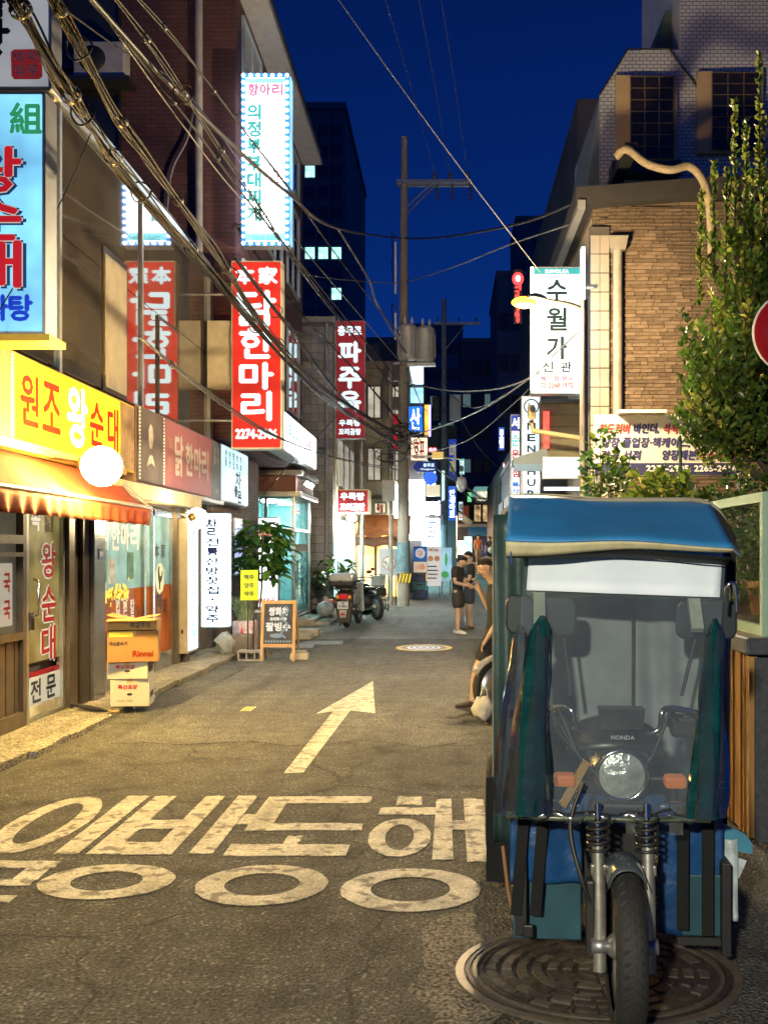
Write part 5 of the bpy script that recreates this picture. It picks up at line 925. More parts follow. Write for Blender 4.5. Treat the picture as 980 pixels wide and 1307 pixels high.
# small shop building carrying the right-hand signs
rsb = thing('low_shop_building', 'low dark shop building behind the slim upright signs on the right', 'building', (3,22,0)); MB().bx(1.85, 7, 19.7, 34, 0, 4.3).build('wall', M('dark_facade', (.07,.07,.08), .7), rsb); MB().bx(1.8,7.1,19.65,34.1,4.3,4.45).build('roof_edge', darkmetal, rsb)
for y0 in (21.2,24.4,27.6,30.8):
    window(rsb, 1.85, y0, y0+2.4, .3, 2.5, -1, framed, E('shop_pane_%d' % int(y0), ((.5,.4,.2),(.2,.4,.4),(.5,.3,.15),(.3,.35,.4))[int((y0-21)/3.2)], .5, .7, 1.5), 2); MB().bx(1.7,1.85,y0-.1,y0+2.5,2.75,3.3).build('fascia_board', M('fascia_%d' % int(y0), ((.2,.05,.04),(.05,.12,.14),(.2,.16,.1),(.08,.08,.1))[int((y0-21)/3.2)], .6), rsb)
rsb2 = thing('concrete_block', 'tall grey brown concrete block set back on the right side of the alley', 'building', (6,45,0)); MB().bx(4.35, 12, 33, 60, 0, 17).build('wall', M('grey_brown_concrete', (.17,.145,.12), .8, dirt=.3, scale=.5), rsb2); MB().bx(2.3, 4.3, 36, 58, 0, 5.5).build('front_annex', M('dark_facade', (.07,.07,.08), .7), rsb2)
for y0 in (37,40,43,46): window(rsb2, 2.3, y0, y0+1.6, 3.2, 4.8, -1, framed, E('dim_far_window', (.25,.4,.42), .22), 1)

# banner on the planted bank
bn = thing('shop_banner', 'white rectangular sign with red and navy print half hidden by climbing leaves', 'sign', (3.2,14.2,2.8))
BY = 14.2; BK = BY/12.5
def bz(z): return H+(z-H)*BK
MB().bx(1.86*BK, 3.77*BK, BY, BY+.04, bz(2.68), bz(3.46)).build('board', M('cream_sign_board', (.55,.51,.44), .55, var=.06, dirt=.12), bn); MB().bx(1.87*BK, 3.755*BK, BY-.008, BY-.001, bz(2.69), bz(2.84)).build('navy_band', M('navy_band', (.03,.03,.09), .5), bn)
dn_ = M('navy_print_ink', (.03,.03,.12), .6); dr_ = M('dark_red_print', (.3,.03,.03), .6)
for s_, m_, x, z, w_, h_ in (('하드커버',dr_,2.12,3.28,.38,.13),('바인더,',dn_,2.53,3.28,.32,.13),('석·박사학위논문표지전문',dr_,3.23,3.28,.96,.13),('상장·졸업장·책케이스, 각종샘플북',dn_,2.83,3.1,1.74,.13),('각종 서적',dn_,2.2,2.94,.5,.12),('양장제본,',dn_,2.96,2.94,.46,.13),('마스타양장',dr_,3.46,2.94,.5,.13)):
    text(s_, m_, bn, (x*BK,BY,bz(z)), FRONT, w_*BK, h_*BK, .008, slant=.15)
text('2274-2805, 2265-2616', inkwhite, bn, (3.1*BK,BY-.008,bz(2.765)), FRONT, 1.15*BK, .085*BK, .005)
MB().bx(2.15*BK,2.75*BK,BY-.2,BY,bz(3.46),bz(3.5)).build('lamp_bracket', M('white_bracket', (.6,.58,.52), .5), bn)
for x in (1.9*BK,3.72*BK): MB().bx(x-.02,x+.02,BY+.04,BY+.08,0,bz(3.4)).build('post', galv, bn)

# ---------------------------------------------------------------- street lamp
polem = M('painted_pole', (.22,.19,.17), .35, .6)
def street_lamp(label, x, y, sx, watts, col, bulb, kind):
    sl = thing('street_lamp', label, 'street lamp', (x,y,0), 'street lamps')
    MB().tube([(x,y,0),(x,y,2.5),(x,y,5.05)], [.075,.06,.05], 14).build('pole', polem, sl); MB().lathe([(.14,0),(.14,.03),(.08,.06),(.08,.3)], (x,y,0), Z3, 14).build('base', galv, sl)
    MB().tube(smooth([(x,y,4.93),(x+.2*sx,y,5.0),(x+.45*sx,y,5.04),(x+.6*sx,y,5.07)]), .03).build('arm', polem, sl)
    hd = MB(); hd.grid(lambda u, v: Vector((x+sx*(.5+.36*u), y+.10*math.sin(PI*min(1,u*.9+.1))*math.cos(v*PI), 5.05+.09*math.sin(v*PI)*math.sin(PI*min(1,u*.85+.15)))), 10, 8); hd.build('head_shell', M('lamp_shell', (.25,.25,.25), .5, .5), sl, solid=.01)
    MB().ball((x+.79*sx,y,5.02), (.17,.1,.075), 16, 10).build('bulb', bulb, sl)
    pl = bpy.data.lights.new('lamp_light', kind); pl.energy = watts
    if kind == 'SPOT': pl.spot_size = R(179); pl.spot_blend = .1
    pl.color = col; pl.shadow_soft_size = .2; po = bpy.data.objects.new('lamp_light', pl); COL.objects.link(po); own(po, sl); po.location = (x+.78*sx,y,4.86)
street_lamp('steel street lamp with a glowing amber head on a short arm', 1.8, 13, -1, 1150, (1,.76,.42), E('amber_bulb', (1,.34,.012), 10, .02), 'POINT')
street_lamp('street lamp with a paler head standing nearest the restaurant kerb', -3.35, -6.5, 1, 3300, (1,.92,.7), E('pale_bulb', (1,.85,.6), 9, .02), 'SPOT')
# no-parking sign
npz = thing('round_traffic_sign', 'round red and blue no-parking sign at the right edge', 'traffic sign', (2.61,7.4,0))
c = Vector((2.61,7.4,3.36))
for r0, y, m_ in ((.315,7.4,white),(.3,7.394,E('sign_red', (.4,.012,.02), .25)),(.2,7.388,E('sign_blue', (.02,.03,.3), .25))): MB().lathe([(0,0),(r0,0),(r0,.004),(0,.004)], (c.x,y,c.z), Y3, 40).build('disc', m_, npz)  # red and blue of the disc carry a faint added glow
MB().box((c.x,7.384,c.z), (.5,.004,.06), Matrix.Rotation(R(45),3,'Y')).build('slash', MATS['sign_red'], npz); MB().tube([(c.x,7.43,1.1),(c.x,7.43,3.7)], .03).build('post', galv, npz)

# ---------------------------------------------------------------- planter wall with mesh fence
pw = thing('planter_wall', 'raised planter wall clad in upright timber slats on its street side', 'planter', (2.6,7.5,0))
MB().bx(1.82, 6, 5.78, 12.2, 0, 1.1).build('core', concrete, pw); granite = M('dark_granite', (.055,.06,.07), .45, var=.35, scale=30)
MB().bx(1.80, 6, 5.74, 5.78, 0, 1.08).build('end_panel', granite, pw)
slat_m = M('weathered_timber', (.30,.17,.06), .8, var=.45, scale=5, stretch=(3,3,.25), bump=.4, bscale=18)
y = 5.76
while y < 12:
    w_ = random.uniform(.045,.06); MB().bx(1.815-random.uniform(.03,.048), 1.82, y, y+w_, .015, 1.09).build('slat', slat_m, pw, bevel=.004); y += w_+.008
MB().bx(1.74, 2.1, 6.05, 12.2, 1.1, 1.19).build('coping', M('granite_coping', (.30,.26,.22), .7, var=.25, scale=30), pw, bevel=.008); MB().bx(1.74, 6, 5.7, 6.04, 1.1, 1.2).build('coping', granite, pw, bevel=.01)
soil = MB(); soil.grid(lambda u, v: Vector((2.0+u*4, 5.9+v*6.2, 1.12+.12*noise.noise(Vector((u*6,v*9,0)))+v*.5)), 16, 20); soil.build('soil', M('soil', (.05,.038,.025), .95, bump=.5), pw)
mf = thing('mesh_fence', 'pale green framed wire mesh fence panel on the planter wall', 'fence', (1.88,6.3,1.2))
fg = M('pale_green_frame', (.27,.42,.32), .5, var=.1); fgm = M('mint_frame', (.16,.36,.30), .45)
MB().bx(1.86,1.91,5.8,5.85,1.2,2.06).build('post', fg, mf); MB().bx(1.86,1.91,6.9,6.95,1.2,2.06).build('post', fg, mf); MB().bx(1.86,1.91,5.851,6.899,2.0,2.06).build('rail', fg, mf); MB().bx(1.86,1.91,5.851,6.899,1.2,1.26).build('rail', fg, mf)
MB().bx(1.912,1.95,5.8,5.86,1.2,2.07).build('post', fgm, mf); MB().bx(1.951,5.5,5.81,5.85,2.0,2.06).build('rail', fgm, mf); MB().bx(1.951,5.5,5.81,5.85,1.2,1.26).build('rail', fgm, mf)
mb = MB(); st_ = .05; n = 55
for i in range(-19, 24):
    for sgn in (1,-1):
        y0 = 5.85+i*st_ if sgn > 0 else 5.85+i*st_+.74; y1 = y0+.74*sgn
        p = Vector((1.885,y0,1.26)); q = Vector((1.885,y1,2.0)); t0, t1 = 0, 1
        if sgn > 0: t0 = max(0,(5.85-y0)/.74); t1 = min(1,(6.9-y0)/.74)
        else: t0 = max(0,(y0-6.9)/.74); t1 = min(1,(y0-5.85)/.74)
        if t1 > t0+.02: mb.tube([p.lerp(q,t0), p.lerp(q,t1)], .0012, 3, False)
mb.build('wire_mesh', M('green_wire', (.03,.05,.035), .6), mf, kind='stuff')
fp = thing('terracotta_pot', 'brown clay pot behind the wire mesh fence', 'pot', (2.25,7.6,1.3)); MB().lathe([(0,0),(.11,0),(.15,.24),(.165,.24),(.165,.29),(.14,.29),(.13,.25),(0,.25)], (2.35,7.2,1.2), Z3, 18).build('pot', M('clay', (.28,.15,.06), .8), fp); MB().lathe([(0,.25),(.13,.25)], (2.35,7.2,1.2), Z3, 18).build('earth', M('soil', (.05,.038,.025), .95, bump=.5), fp)

# ---------------------------------------------------------------- foliage
def addleaf(mb, p, d, l, w_, roll=None):
    d = d.normalized(); s = d.cross(Vector((random.uniform(-1,1),random.uniform(-1,1),random.uniform(-1,1)))).normalized(); n = d.cross(s)
    mb.add([p, p+d*l*.45+s*w_*.5+n*w_*.12, p+d*l, p+d*l*.45-s*w_*.5+n*w_*.12, p+d*l*.5-n*w_*.08], [(0,1,4),(1,2,4),(2,3,4),(3,0,4)], True)
treeleaf = LEAF('tree_leaf', (.10,.19,.03), .55, 2.2); shootleaf = LEAF('shoot_leaf', (.36,.40,.08), .35, 4)
tr = thing('leafy_tree', 'dense broadleaf tree with upright shoots at the right edge', 'tree', (2.95,8.7,1.2))
bark = M('tree_bark', (.075,.055,.04), .9, bump=.6, bscale=25)
MB().tube(smooth([(3.0,8.7,1.1),(2.98,8.7,1.9),(2.85,8.65,2.5),(2.95,8.7,3.3)]), .06).build('trunk', bark, tr)
for e in ((2.35,8.5,3.3),(2.6,8.4,4.0),(3.1,8.6,4.6),(2.2,8.6,2.9),(3.4,8.7,4.0)): MB().tube(smooth([(2.9,8.68,2.3),Vector((2.9,8.68,2.3)).lerp(Vector(e),.5)+Vector((0,0,-.1)),e]), [.03]*6+[.03,.025,.02,.015,.012,.01,.008]).build('limb', bark, tr)
mb = MB(); ms2 = MB(); tw_ = MB()
cl = [(Vector((2.95,8.75,3.3)),.62,1.0),(Vector((2.55,8.6,3.1)),.4,.62),(Vector((3.3,8.8,4.1)),.42,.75),(Vector((2.75,8.6,3.95)),.38,.7),(Vector((2.45,8.5,2.85)),.3,.4),(Vector((3.1,8.6,2.75)),.5,.35),(Vector((2.5,8.5,3.2)),.36,.5)]
for i in range(1150):
    c, rx_, rz_ = random.choice(cl); q = Vector((random.gauss(0,.5),random.gauss(0,.5),random.gauss(0,.5)))
    if q.length > 1.15: continue
    b0 = c+Vector((q.x*rx_,q.y*rx_,q.z*rz_-.1)); out = Vector((q.x*.8+random.uniform(-.25,.25), q.y*.8+random.uniform(-.25,.25), 1.0)).normalized(); L_ = random.uniform(.15,.42); tip = b0+out*L_; tw_.tube([b0,tip], [.005,.002], 4, False); k = int(L_/.034); tgt = ms2 if random.random() < .22 else mb
    for j in range(k):
        p = b0.lerp(tip,(j+.3)/k); side = Vector((random.uniform(-1,1),random.uniform(-1,1),.55+.5*j/k)); 
        for _ in range(2): addleaf(tgt, p, Vector((random.uniform(-1,1),random.uniform(-1,1),.4+.5*j/k)), random.uniform(.055,.095), random.uniform(.036,.055))
for px, y1, y0 in ((969,65,180),(938,125,270),(911,205,300),(950,150,300),(975,150,300),(893,240,330),(925,215,330),(960,215,330)):   # tall upright shoots
    a = at(px,y0+60,8.5); b_ = at(px+random.uniform(-4,4),y1,8.5); tw_.tube([a,b_], [.007,.003], 5, False); k = int((b_-a).length/.03)
    for j in range(k):
        p = a.lerp(b_,j/k)
        for _ in range(3): addleaf(ms2 if random.random() < .6 else mb, p, Vector((random.uniform(-1,1),random.uniform(-1,1),.9)), random.uniform(.06,.095)*(1-.35*j/k), .045)
mb.build('crown', treeleaf, tr); ms2.build('crown_shoots', shootleaf, tr); tw_.build('twigs', bark, tr)
def shrub(label, c, rad, n, m1_, m2_, l=(.05,.09), name='shrub'):
    t = thing(name, label, 'shrub', (c[0],c[1],1.2)); a = MB(); b_ = MB(); s_ = MB(); c = Vector(c)
    for i in range(n):
        while True:
            q = Vector((random.uniform(-1,1),random.uniform(-1,1),random.uniform(-1,1)))
            if q.length < 1+.15*noise.noise(q*3): break
        p = c+Vector((q.x*rad[0],q.y*rad[1],q.z*rad[2]))+Vector((noise.noise(q*2.2+c),noise.noise(q*2.1-c),noise.noise(q*1.9+c*2)))*.12
        if noise.noise(p*5) < -.28: continue
        addleaf(a if random.random() < .7 else b_, p, Vector((q.x+random.uniform(-1,1),q.y+random.uniform(-1,1),.2+random.uniform(-.6,.8))), random.uniform(*l), random.uniform(.4,.6)*l[1])
    for i in range(9): e = c+Vector((random.uniform(-.8,.8)*rad[0],random.uniform(-.8,.8)*rad[1],random.uniform(0,.9)*rad[2])); s_.tube([(c.x+random.uniform(-.1,.1),c.y,1.15),e], [.012,.004], 5, False)
    a.build('foliage', m1_, t); b_.build('young_foliage', m2_, t); s_.build('stems', bark, t); return t
vine = LEAF('vine_leaf', (.13,.2,.03), .5, 5); vine2 = LEAF('vine_leaf_pale', (.28,.31,.06), .4, 5); dkl = LEAF('hedge_leaf', (.035,.085,.02), .5, 3); dkl2 = LEAF('hedge_leaf_light', (.08,.15,.035), .4)
shrub('yellow green climbing vine with broad leaves in front of the banner', (2.05,9.2,2.05), (.36,.4,.42), 700, vine, vine2, (.09,.17), 'climbing_vine')
shrub('dark leafy shrub tangled round the lamp post', (1.83,11.4,2.45), (.26,.4,.75), 700, dkl, vine, (.06,.13))
shrub('low dark hedge between the vine and the round traffic sign', (2.75,8.8,1.95), (.62,.5,.5), 2600, dkl, dkl2, (.045,.085), 'hedge_shrub')
shrub('low bright hedge behind the mesh fence at the right edge', (3.15,8.0,1.9), (.6,.5,.45), 2200, dkl, shootleaf, (.045,.08), 'hedge_shrub')
shrub('dim bushes seen through the wire mesh fence', (2.5,7.4,1.6), (.5,.5,.42), 1500, dkl, dkl2, (.05,.1))
gs = thing('garden_stake', 'dark green garden stake among the climbing vine', 'stake', (2.1,9.0,1.2)); MB().tube([(2.16,9.0,1.2),(2.13,9.0,2.72)], .016).build('stake', M('dark_green_plastic', (.02,.07,.04), .5), gs); MB().lathe([(0,0),(.02,0),(.012,.05),(0,.06)], (2.13,9.0,2.72), Z3, 8).build('cap', MATS['dark_green_plastic'], gs)
pf = thing('pink_flowers', 'small cluster of pink blossoms below the banner', 'flowers', (2.35,9.1,1.9)); mb = MB()
for i in range(14): addleaf(mb, Vector((2.33+random.uniform(-.05,.05),9.0,2.02+random.uniform(-.04,.04))), Vector((random.uniform(-1,1),-1,random.uniform(-1,1))), .05, .04)
mb.build('petals', M('pink_petal', (.55,.15,.22), .6), pf); MB().tube([(2.33,9.05,1.5),(2.33,9.02,2.0)], .006).build('stalk', dkl, pf)

# ================================================================ cables
gcab = M('cable_lit_sheath', (.014,.012,.010), .5, spec=.25); pale = M('pale_wire', (.17,.17,.17), .5)
def run(pts):                                          # a cable hangs in one upright plane between its two ends
    a, b_ = at(*pts[0]), at(*pts[-1]); k = (b_.x-a.x)/(b_.y-a.y); out = [pts[0]]
    for p in pts[1:-1]: d = (a.x-k*a.y)/((p[0]-CX)/F-k); out.append((p[0], p[1], d if min(a.y,b_.y) < d < max(a.y,b_.y) else p[2]))
    return out+[pts[-1]]
def cable(label, pts, r=.012, m=gcab, strands=1, spread=.03, coils=(), group='overhead cables'):
    pts = run(pts); t = thing('overhead_cable', label, 'cable', tuple(at(*pts[0])), group); base = smooth([at(*p) for p in pts], 8)
    for s in range(strands):
        o = Vector((random.uniform(-1,1)*spread, 0, random.uniform(-1,1)*spread)) if strands > 1 else Vector(); ph = random.random()*6
        MB().tube([p+o*(1+.5*math.sin(i*.5+ph))+Vector((0,0,.012*math.sin(i*.35+ph) if strands > 1 else 0)) for i, p in enumerate(base)], r*random.uniform(.7,1.2) if strands > 1 else r, 6).build('strand', m, t)
    for k in coils:
        c = base[min(len(base)-1,int(k*(len(base)-1)))]; MB().tube([c+Vector((.09*math.cos(a),.02*math.sin(a*2),.09*math.sin(a))) for a in (2*PI*i/18 for i in range(19))], .008, 5).build('coil', cablem, t)
    for k in (.15,.3,.45,.6): 
        if strands > 1: c = base[int(k*(len(base)-1))]; MB().lathe([(spread+.02,-.02),(spread+.025,0),(spread+.02,.02)], c, (base[int(k*(len(base)-1))+1]-c), 10).build('tie', cablem, t)
    return t
cable('thick lowest cable bundle crossing from the top left corner to the utility pole', [(-20,-70,6),(20,0,6.6),(75,95,8),(118,162,9.3),(180,245,11.3),(270,347,14.6),(375,470,20),(440,525,25),(508,568,30.2)], .010, gcab, 13, .055, (.35,.5,.7,.8))
cable('second golden cable bundle above the lowest bundle on the left', [(50,-40,6.3),(70,0,6.8),(135,122,9),(190,205,11),(260,300,14),(300,360,16.2),(355,440,20),(420,500,25),(508,556,30.2)], .010, gcab, 7, .03, (.2,.62,.75))
cable('slim cable crossing the red hanging sign from the upper left', [(95,-30,7),(180,75,10),(260,180,13.5),(330,270,17),(420,380,22),(505,480,30.2)], .012, gcab, 2, .015)
cable('dark heavy cable running from the upper left to the utility pole', [(92,-30,6.5),(190,80,9),(250,140,11),(310,197,13),(370,248,16),(430,291,20),(512,304,30.2)], .024, cablem)
cable('dark heavy cable sagging from the utility pole to the right building', [(516,304,30.2),(560,303,27),(620,294,22),(680,280,19),(738,256,16.5)], .028, cablem)
cable('pale wire from the brick building to the pole, below the heavy cable', [(378,348,24),(430,356,27),(512,362,30.2)], .016, pale)
cable('pale wire from the utility pole up to the eave on the right', [(518,360,30.2),(580,340,25),(650,312,20),(740,282,16.3)], .016, pale)
cable('wire dropping from the heavy cable down to the transformers', [(432,293,23),(455,330,25),(472,360,27),(480,385,28),(505,430,30),(522,455,30)], .03, pale)
cable('straight wire from the brick wall to the utility pole', [(372,300,19),(430,368,23),(516,468,30)], .014, pale)
cable('long straight wire from the top edge to the white sign on the right', [(415,-25,14),(510,108,15),(598,228,15.6),(690,348,15.1)], .008, pale)
for i, (px0, px1) in enumerate(((486,555),(531,574),(560,597))): cable(('leftmost','middle','rightmost')[i]+' of the three thin power lines rising from the crossarm', [(px0,-20,20.6),((px0*.45+px1*.55),108,25),(px1,222,30.25)], .007, pale)
cable('sagging wire from the pole to the white sign, upper one', [(516,488,30.2),(570,498,27),(620,498,22),(655,491,18),(690,476,15.3)], .016, pale)
cable('sagging wire from the pole to the white sign, lower one', [(512,560,30.2),(575,540,26),(630,514,20),(690,472,15.3)], .016, pale)
cable('thin wire crossing low behind the lower sagging wire', [(510,585,30.3),(590,565,30),(650,520,24),(700,470,19.8)], .012, pale)
cable('dark thin wire hanging from the cable bundle to the blue sign', [(118,164,9.3),(95,220,8.8),(65,282,8.3),(30,345,7.9),(-10,410,7.6)], .006, cablem)
cable('wire from the brick facade across the cyan lightbox', [(440,520,26),(402,560,23),(370,592,20),(330,640,19.2)], .012, cablem)
cable('loose wire between the tiled building and the utility pole', [(405,470,27),(450,540,28),(480,560,29),(508,575,30.2)], .014, pale)
cable('high twin wire from the brick building to the far pole', [(300,285,16.8),(380,395,20),(460,480,25),(512,540,30.2)], .013, gcab, 3, .02, (.3,.5))
cable('wire running from the utility pole down the alley', [(520,560,30),(560,600,36),(600,625,50),(650,655,61)], .02, pale)
cable('slack wire between the two utility poles', [(520,470,30),(540,520,36),(560,530,44),(572,520,46)], .018, cablem)
cable('wires converging above the far blue awning', [(565,585,46),(590,620,52),(615,640,58),(640,640,61.5)], .03, pale, 4, .15)
cable('thin wire across the top left from the sign post to the brick wall', [(40,-20,7.2),(150,60,10.5),(240,120,14),(330,240,16.9)], .009, gcab)
cable('thin wire under the heavy cable on the upper left', [(105,-20,8),(230,155,13),(300,245,15.5),(372,320,17.5)], .009, pale)
cable('golden twin cable just above the second bundle on the left', [(128,-30,6.6),(205,75,8),(265,165,10),(335,270,13),(400,365,17),(508,500,30.2)], .009, gcab, 3, .018, (.3,.6))
cable('third thin golden cable crossing the white bulb-edged sign', [(150,-30,7),(230,60,9),(310,165,12),(372,245,15),(440,340,20),(512,430,30.2)], .012, gcab, 2, .012)
cable('black looped cable crossing below the red hanging sign', [(180,430,9.5),(270,505,12),(360,560,15.5),(430,585,20),(508,600,30.2)], .012, cablem, 2, .02)
cable('spiral wrapped cable bundle in front of the long dark red sign', [(300,330,11.5),(370,420,14.5),(430,500,19),(470,535,24),(510,552,30.2)], .012, gcab, 4, .03, (.2,.3,.4,.5,.6,.7))
cable('thin wire from the pole to the round dome camera', [(520,640,30.2),(545,652,30.5),(565,640,31),(587,625,31)], .012, cablem)
cable('wire from the street lamp to the far utility pole', [(572,500,46),(600,520,38),(650,500,24),(742,420,13.1)], .014, cablem)
cable('second thin wire over the far blue awning', [(580,520,46),(610,570,50),(640,600,55),(665,620,60)], .025, pale)
tg = thing('cable_tangle', 'dense tangle of looped cables around the utility pole', 'cable', (-1.5,30.1,5))
for i in range(26):
    c = Vector((-1.55+random.uniform(-.5,.35),30.1+random.uniform(-.2,.2),5.1+random.uniform(-.6,.5))); r = random.uniform(.12,.35); a0 = random.random()*6; sp = random.uniform(3,6)
    MB().tube([c+Vector((r*1.3*math.cos(a0+a),.1*math.sin(a*3),r*.7*math.sin(a0+a))) for a in (sp*i_/14 for i_ in range(15))], .013, 5).build('loop', random.choice((cablem,pale,gcab)), tg)
# ================================================================ delivery trike (front towards the camera)
tk = thing('cargo_trike', 'blue roofed three-wheeled delivery trike with a clear vinyl windscreen, parked facing the camera', 'cargo trike', (.63,3.5,0), None, R(-4), True)
tarp = M('dark_green_tarp', (.02,.05,.05), .45, var=.3, scale=4, bump=.35, bscale=7, spec=.5); tarp_lit = M('tarp_lit_bluish', (.075,.12,.165), .4, var=.2, scale=4, bump=.35, bscale=6); rooft = M('blue_roof_vinyl', (.03,.22,.52), .45, var=.16, scale=3, bump=.45, bscale=5, dirt=.3)  # bluish copy of the tarp: light on the right side put into its colour
greyv = M('grey_curtain_vinyl', (.24,.27,.28), .6, var=.2, scale=5, bump=.4, bscale=5); bluep = M('blue_plastic_sheet', (.010,.06,.19), .35, var=.35, scale=6, bump=.7, bscale=9, dirt=.5); tealp = M('teal_plastic_board', (.02,.075,.105), .45, var=.3, scale=5, dirt=.4)
gpl = M('green_vinyl_roll', (.004,.045,.045), .24, var=.5, scale=6, bump=.7, bscale=16, coat=1); vin = G('clear_vinyl', (.9,.94,.95), .2, .13, .11, (.46,.56,.62)); vin2 = G('crumpled_clear_vinyl', (.93,.96,.96), .3, .1, .025, (.6,.62,.58))
# --- front wheel
tyre = MB(); R0, Tw = .29, .055
prof = [(R0-.075,-.045),(R0-.05,-.055),(R0-.02,-.05),(R0-.006,-.03),(R0,0),(R0-.006,.03),(R0-.02,.05),(R0-.05,.055),(R0-.075,.045)]
wheel = bpy.data.objects.new('front_wheel', MB().lathe([(R0-.08,-.02),(R0-.095,0),(R0-.08,.02),(R0-.07,.035),(R0-.07,-.035),(R0-.08,-.02)], (0,0,R0), X3, 40).mesh('rim')); COL.objects.link(wheel); setm(wheel, alu); wheel.parent = tk
tyre.lathe(prof, (0,0,R0), X3, 48).build('tyre', rubber, wheel)
mb = MB()
for i in range(46):
    for sx in (-1,1):
        a = 2*PI*i/46+(.035 if sx > 0 else 0); pts = []
        for (x, da) in ((.006,0),(.024,-.05),(.042,-.09),(.042,-.045),(.024,-.005),(.006,.075)):
            rr = R0-.0065*(x/.03)**2-(.006 if x > .04 else 0)+.0045; pts.append((sx*x, rr*math.sin(a+da), R0+rr*math.cos(a+da)))
        inn = [(p[0], p[1]*.97, R0+(p[2]-R0)*.97) for p in pts]; n = 6; fs = [tuple(range(n)) if sx > 0 else tuple(range(n-1,-1,-1))]+[(k,(k+1)%n,(k+1)%n+n,k+n) for k in range(n)]; mb.add(pts+inn, fs)
mb.build('tread', rubber, wheel)
MB().lathe([(0,-.06),(.03,-.06),(.05,-.035),(.05,.035),(.03,.06),(0,.06)], (0,0,R0), X3, 18).build('hub', alu, wheel)
mb = MB()
for i in range(24): a = 2*PI*i/24; mb.tube([(.03*(-1)**i,.05*math.sin(a+.4),R0+.05*math.cos(a+.4)),(0,.205*math.sin(a),R0+.205*math.cos(a))], .0022, 4, False)
mb.build('spokes', chrome, wheel)
MB().grid(lambda u, v: Vector(((v-.5)*.135, -.32*math.sin(R(-18+u*100)) if 0 else -.325*math.sin(R(20-u*80)), R0+.325*math.cos(R(20-u*80))-.045*(2*v-1)**4-.02*(2*v-1)**2)), 14, 10).build('mudguard', M('dark_grey_fender', (.06,.075,.085), .3, coat=.3), tk, solid=.004)
forkm = M('worn_fork_alloy', (.36,.36,.32), .4, .7, var=.3, scale=14)
for sx, z0 in ((-1,.16),(1,.16)):
    x = .088*sx; fk = MB().tube([(x,.0,.2),(x,.03,.45),(x*1.02,.055,.63)], [.024,.026,.022], 12).build('fork_leg', forkm, tk)
    MB().tube([(x,.055,.6),(x,.085,.78)], .014, 10).build('fork_tube', chrome, fk)
    mb = MB(); mb.tube([(x+(.04*math.cos(t)),.068+.04*math.sin(t),.60+.0042*t) for t in (i*.35 for i in range(100))], .0058, 6); mb.build('coil_spring', darkmetal, fk)
    MB().bx(x-.03,x+.03,.03,.06,.53,.57).build('clamp', forkm, fk, bevel=.006); MB().lathe([(0,-.03),(.028,-.03),(.028,.03),(0,.03)], (x,0,.29), X3, 10).build('axle_nut', galv, fk)
MB().tube([(-.1,.16,.75),(.1,.16,.75)], .02).build('fork_bridge', darkmetal, tk)
MB().tube(smooth([(-.14,.1,.85),(-.19,.06,.7),(-.15,.0,.52),(-.1,.02,.4)]), .009).build('brake_hose', black, tk)
MB().bx(-.135,-.105,.0,.06,.24,.52).build('shock_mount', darkmetal, tk, bevel=.008)
# --- headlight, indicators, handlebar and instrument cowl
hl_ = MB().lathe([(0,.09),(.06,.085),(.1,.03),(.105,0),(.105,-.02),(.098,-.025)], (.02,.32,.838), Y3, 28).build('headlight', M('black_paint', (.02,.02,.022), .3), tk)
MB().lathe([(.092,-.01),(.102,-.02),(.105,-.04),(.097,-.055),(.087,-.04)], (.02,.32,.838), Y3, 32).build('rim', chrome, hl_); MB().lathe([(0,.03),(.05,.02),(.093,-.022)], (.02,.32,.838), Y3, 28).build('reflector', M('reflector_silver', (.75,.76,.72), .1, .9), hl_)
MB().lathe([(0,-.055),(.05,-.05),(.09,-.036)], (.02,.32,.838), Y3, 28).build('lens', M('headlight_glass', (.52,.56,.52), .18, .35, var=.35, scale=22, bump=.5, bscale=30, coat=1), hl_); MB().ball((.02,.325,.838), .018, 10, 6).build('bulb', white, hl_)
for x in (-.2,.225):
    i_ = MB().box((x,.3,.815), (.085,.07,.05)).build('indicator', M('amber_lens', (.45,.12,.02), .25, emit=(.8,.25,.05), es=.12), tk, bevel=.015); MB().tube([(x*.55,.34,.815),(x,.32,.815)], .012).build('stalk', black, i_)
cow = MB(); cow.grid(lambda u, v: Vector(((u-.5)*.38*(1-.2*v), .37+.12*v-.05*math.sin(u*PI)*(1-v), .935+.1*math.sin(v*PI*.5)-.04*(2*u-1)**2)), 14, 6); cow = cow.build('instrument_cowl', M('black_cowl', (.02,.02,.022), .35, coat=.2), tk, solid=.01)
text('HONDA', M('silver_badge', (.6,.6,.6), .3, .6), cow, (.03,.338,.972), (X3, Vector((0,.45,.9)).normalized()), .09, .016, .0008, lift=.004)
MB().prism([(-.08,.0),(.08,.0),(.09,.08),(-.09,.08)], (.03,.36,1.0), X3, Z3, .1).build('instrument_hood', M('black_cowl', (.02,.02,.022), .35, coat=.2), tk)
MB().tube(smooth([(-.38,.55,1.02),(-.27,.48,1.06),(-.17,.42,1.07),(-.12,.42,.98),(.16,.42,.98),(.2,.42,1.07),(.3,.48,1.06),(.42,.55,1.02)]), .013, 10).build('handlebar', chrome, tk)
for x in (-.36,.4): MB().tube([(x-.06,.58 if x > 0 else .53,1.03),(x+.06,.53 if x > 0 else .58,1.03)], .02).build('grip', rubber, tk); MB().box((x*.72,.47,1.0), (.11,.09,.09)).build('lever_block', black, tk, bevel=.02); MB().tube([(x*.7,.44,1.04),(x*1.05,.46,1.03)], .007).build('brake_lever', alu, tk)
mb = MB()
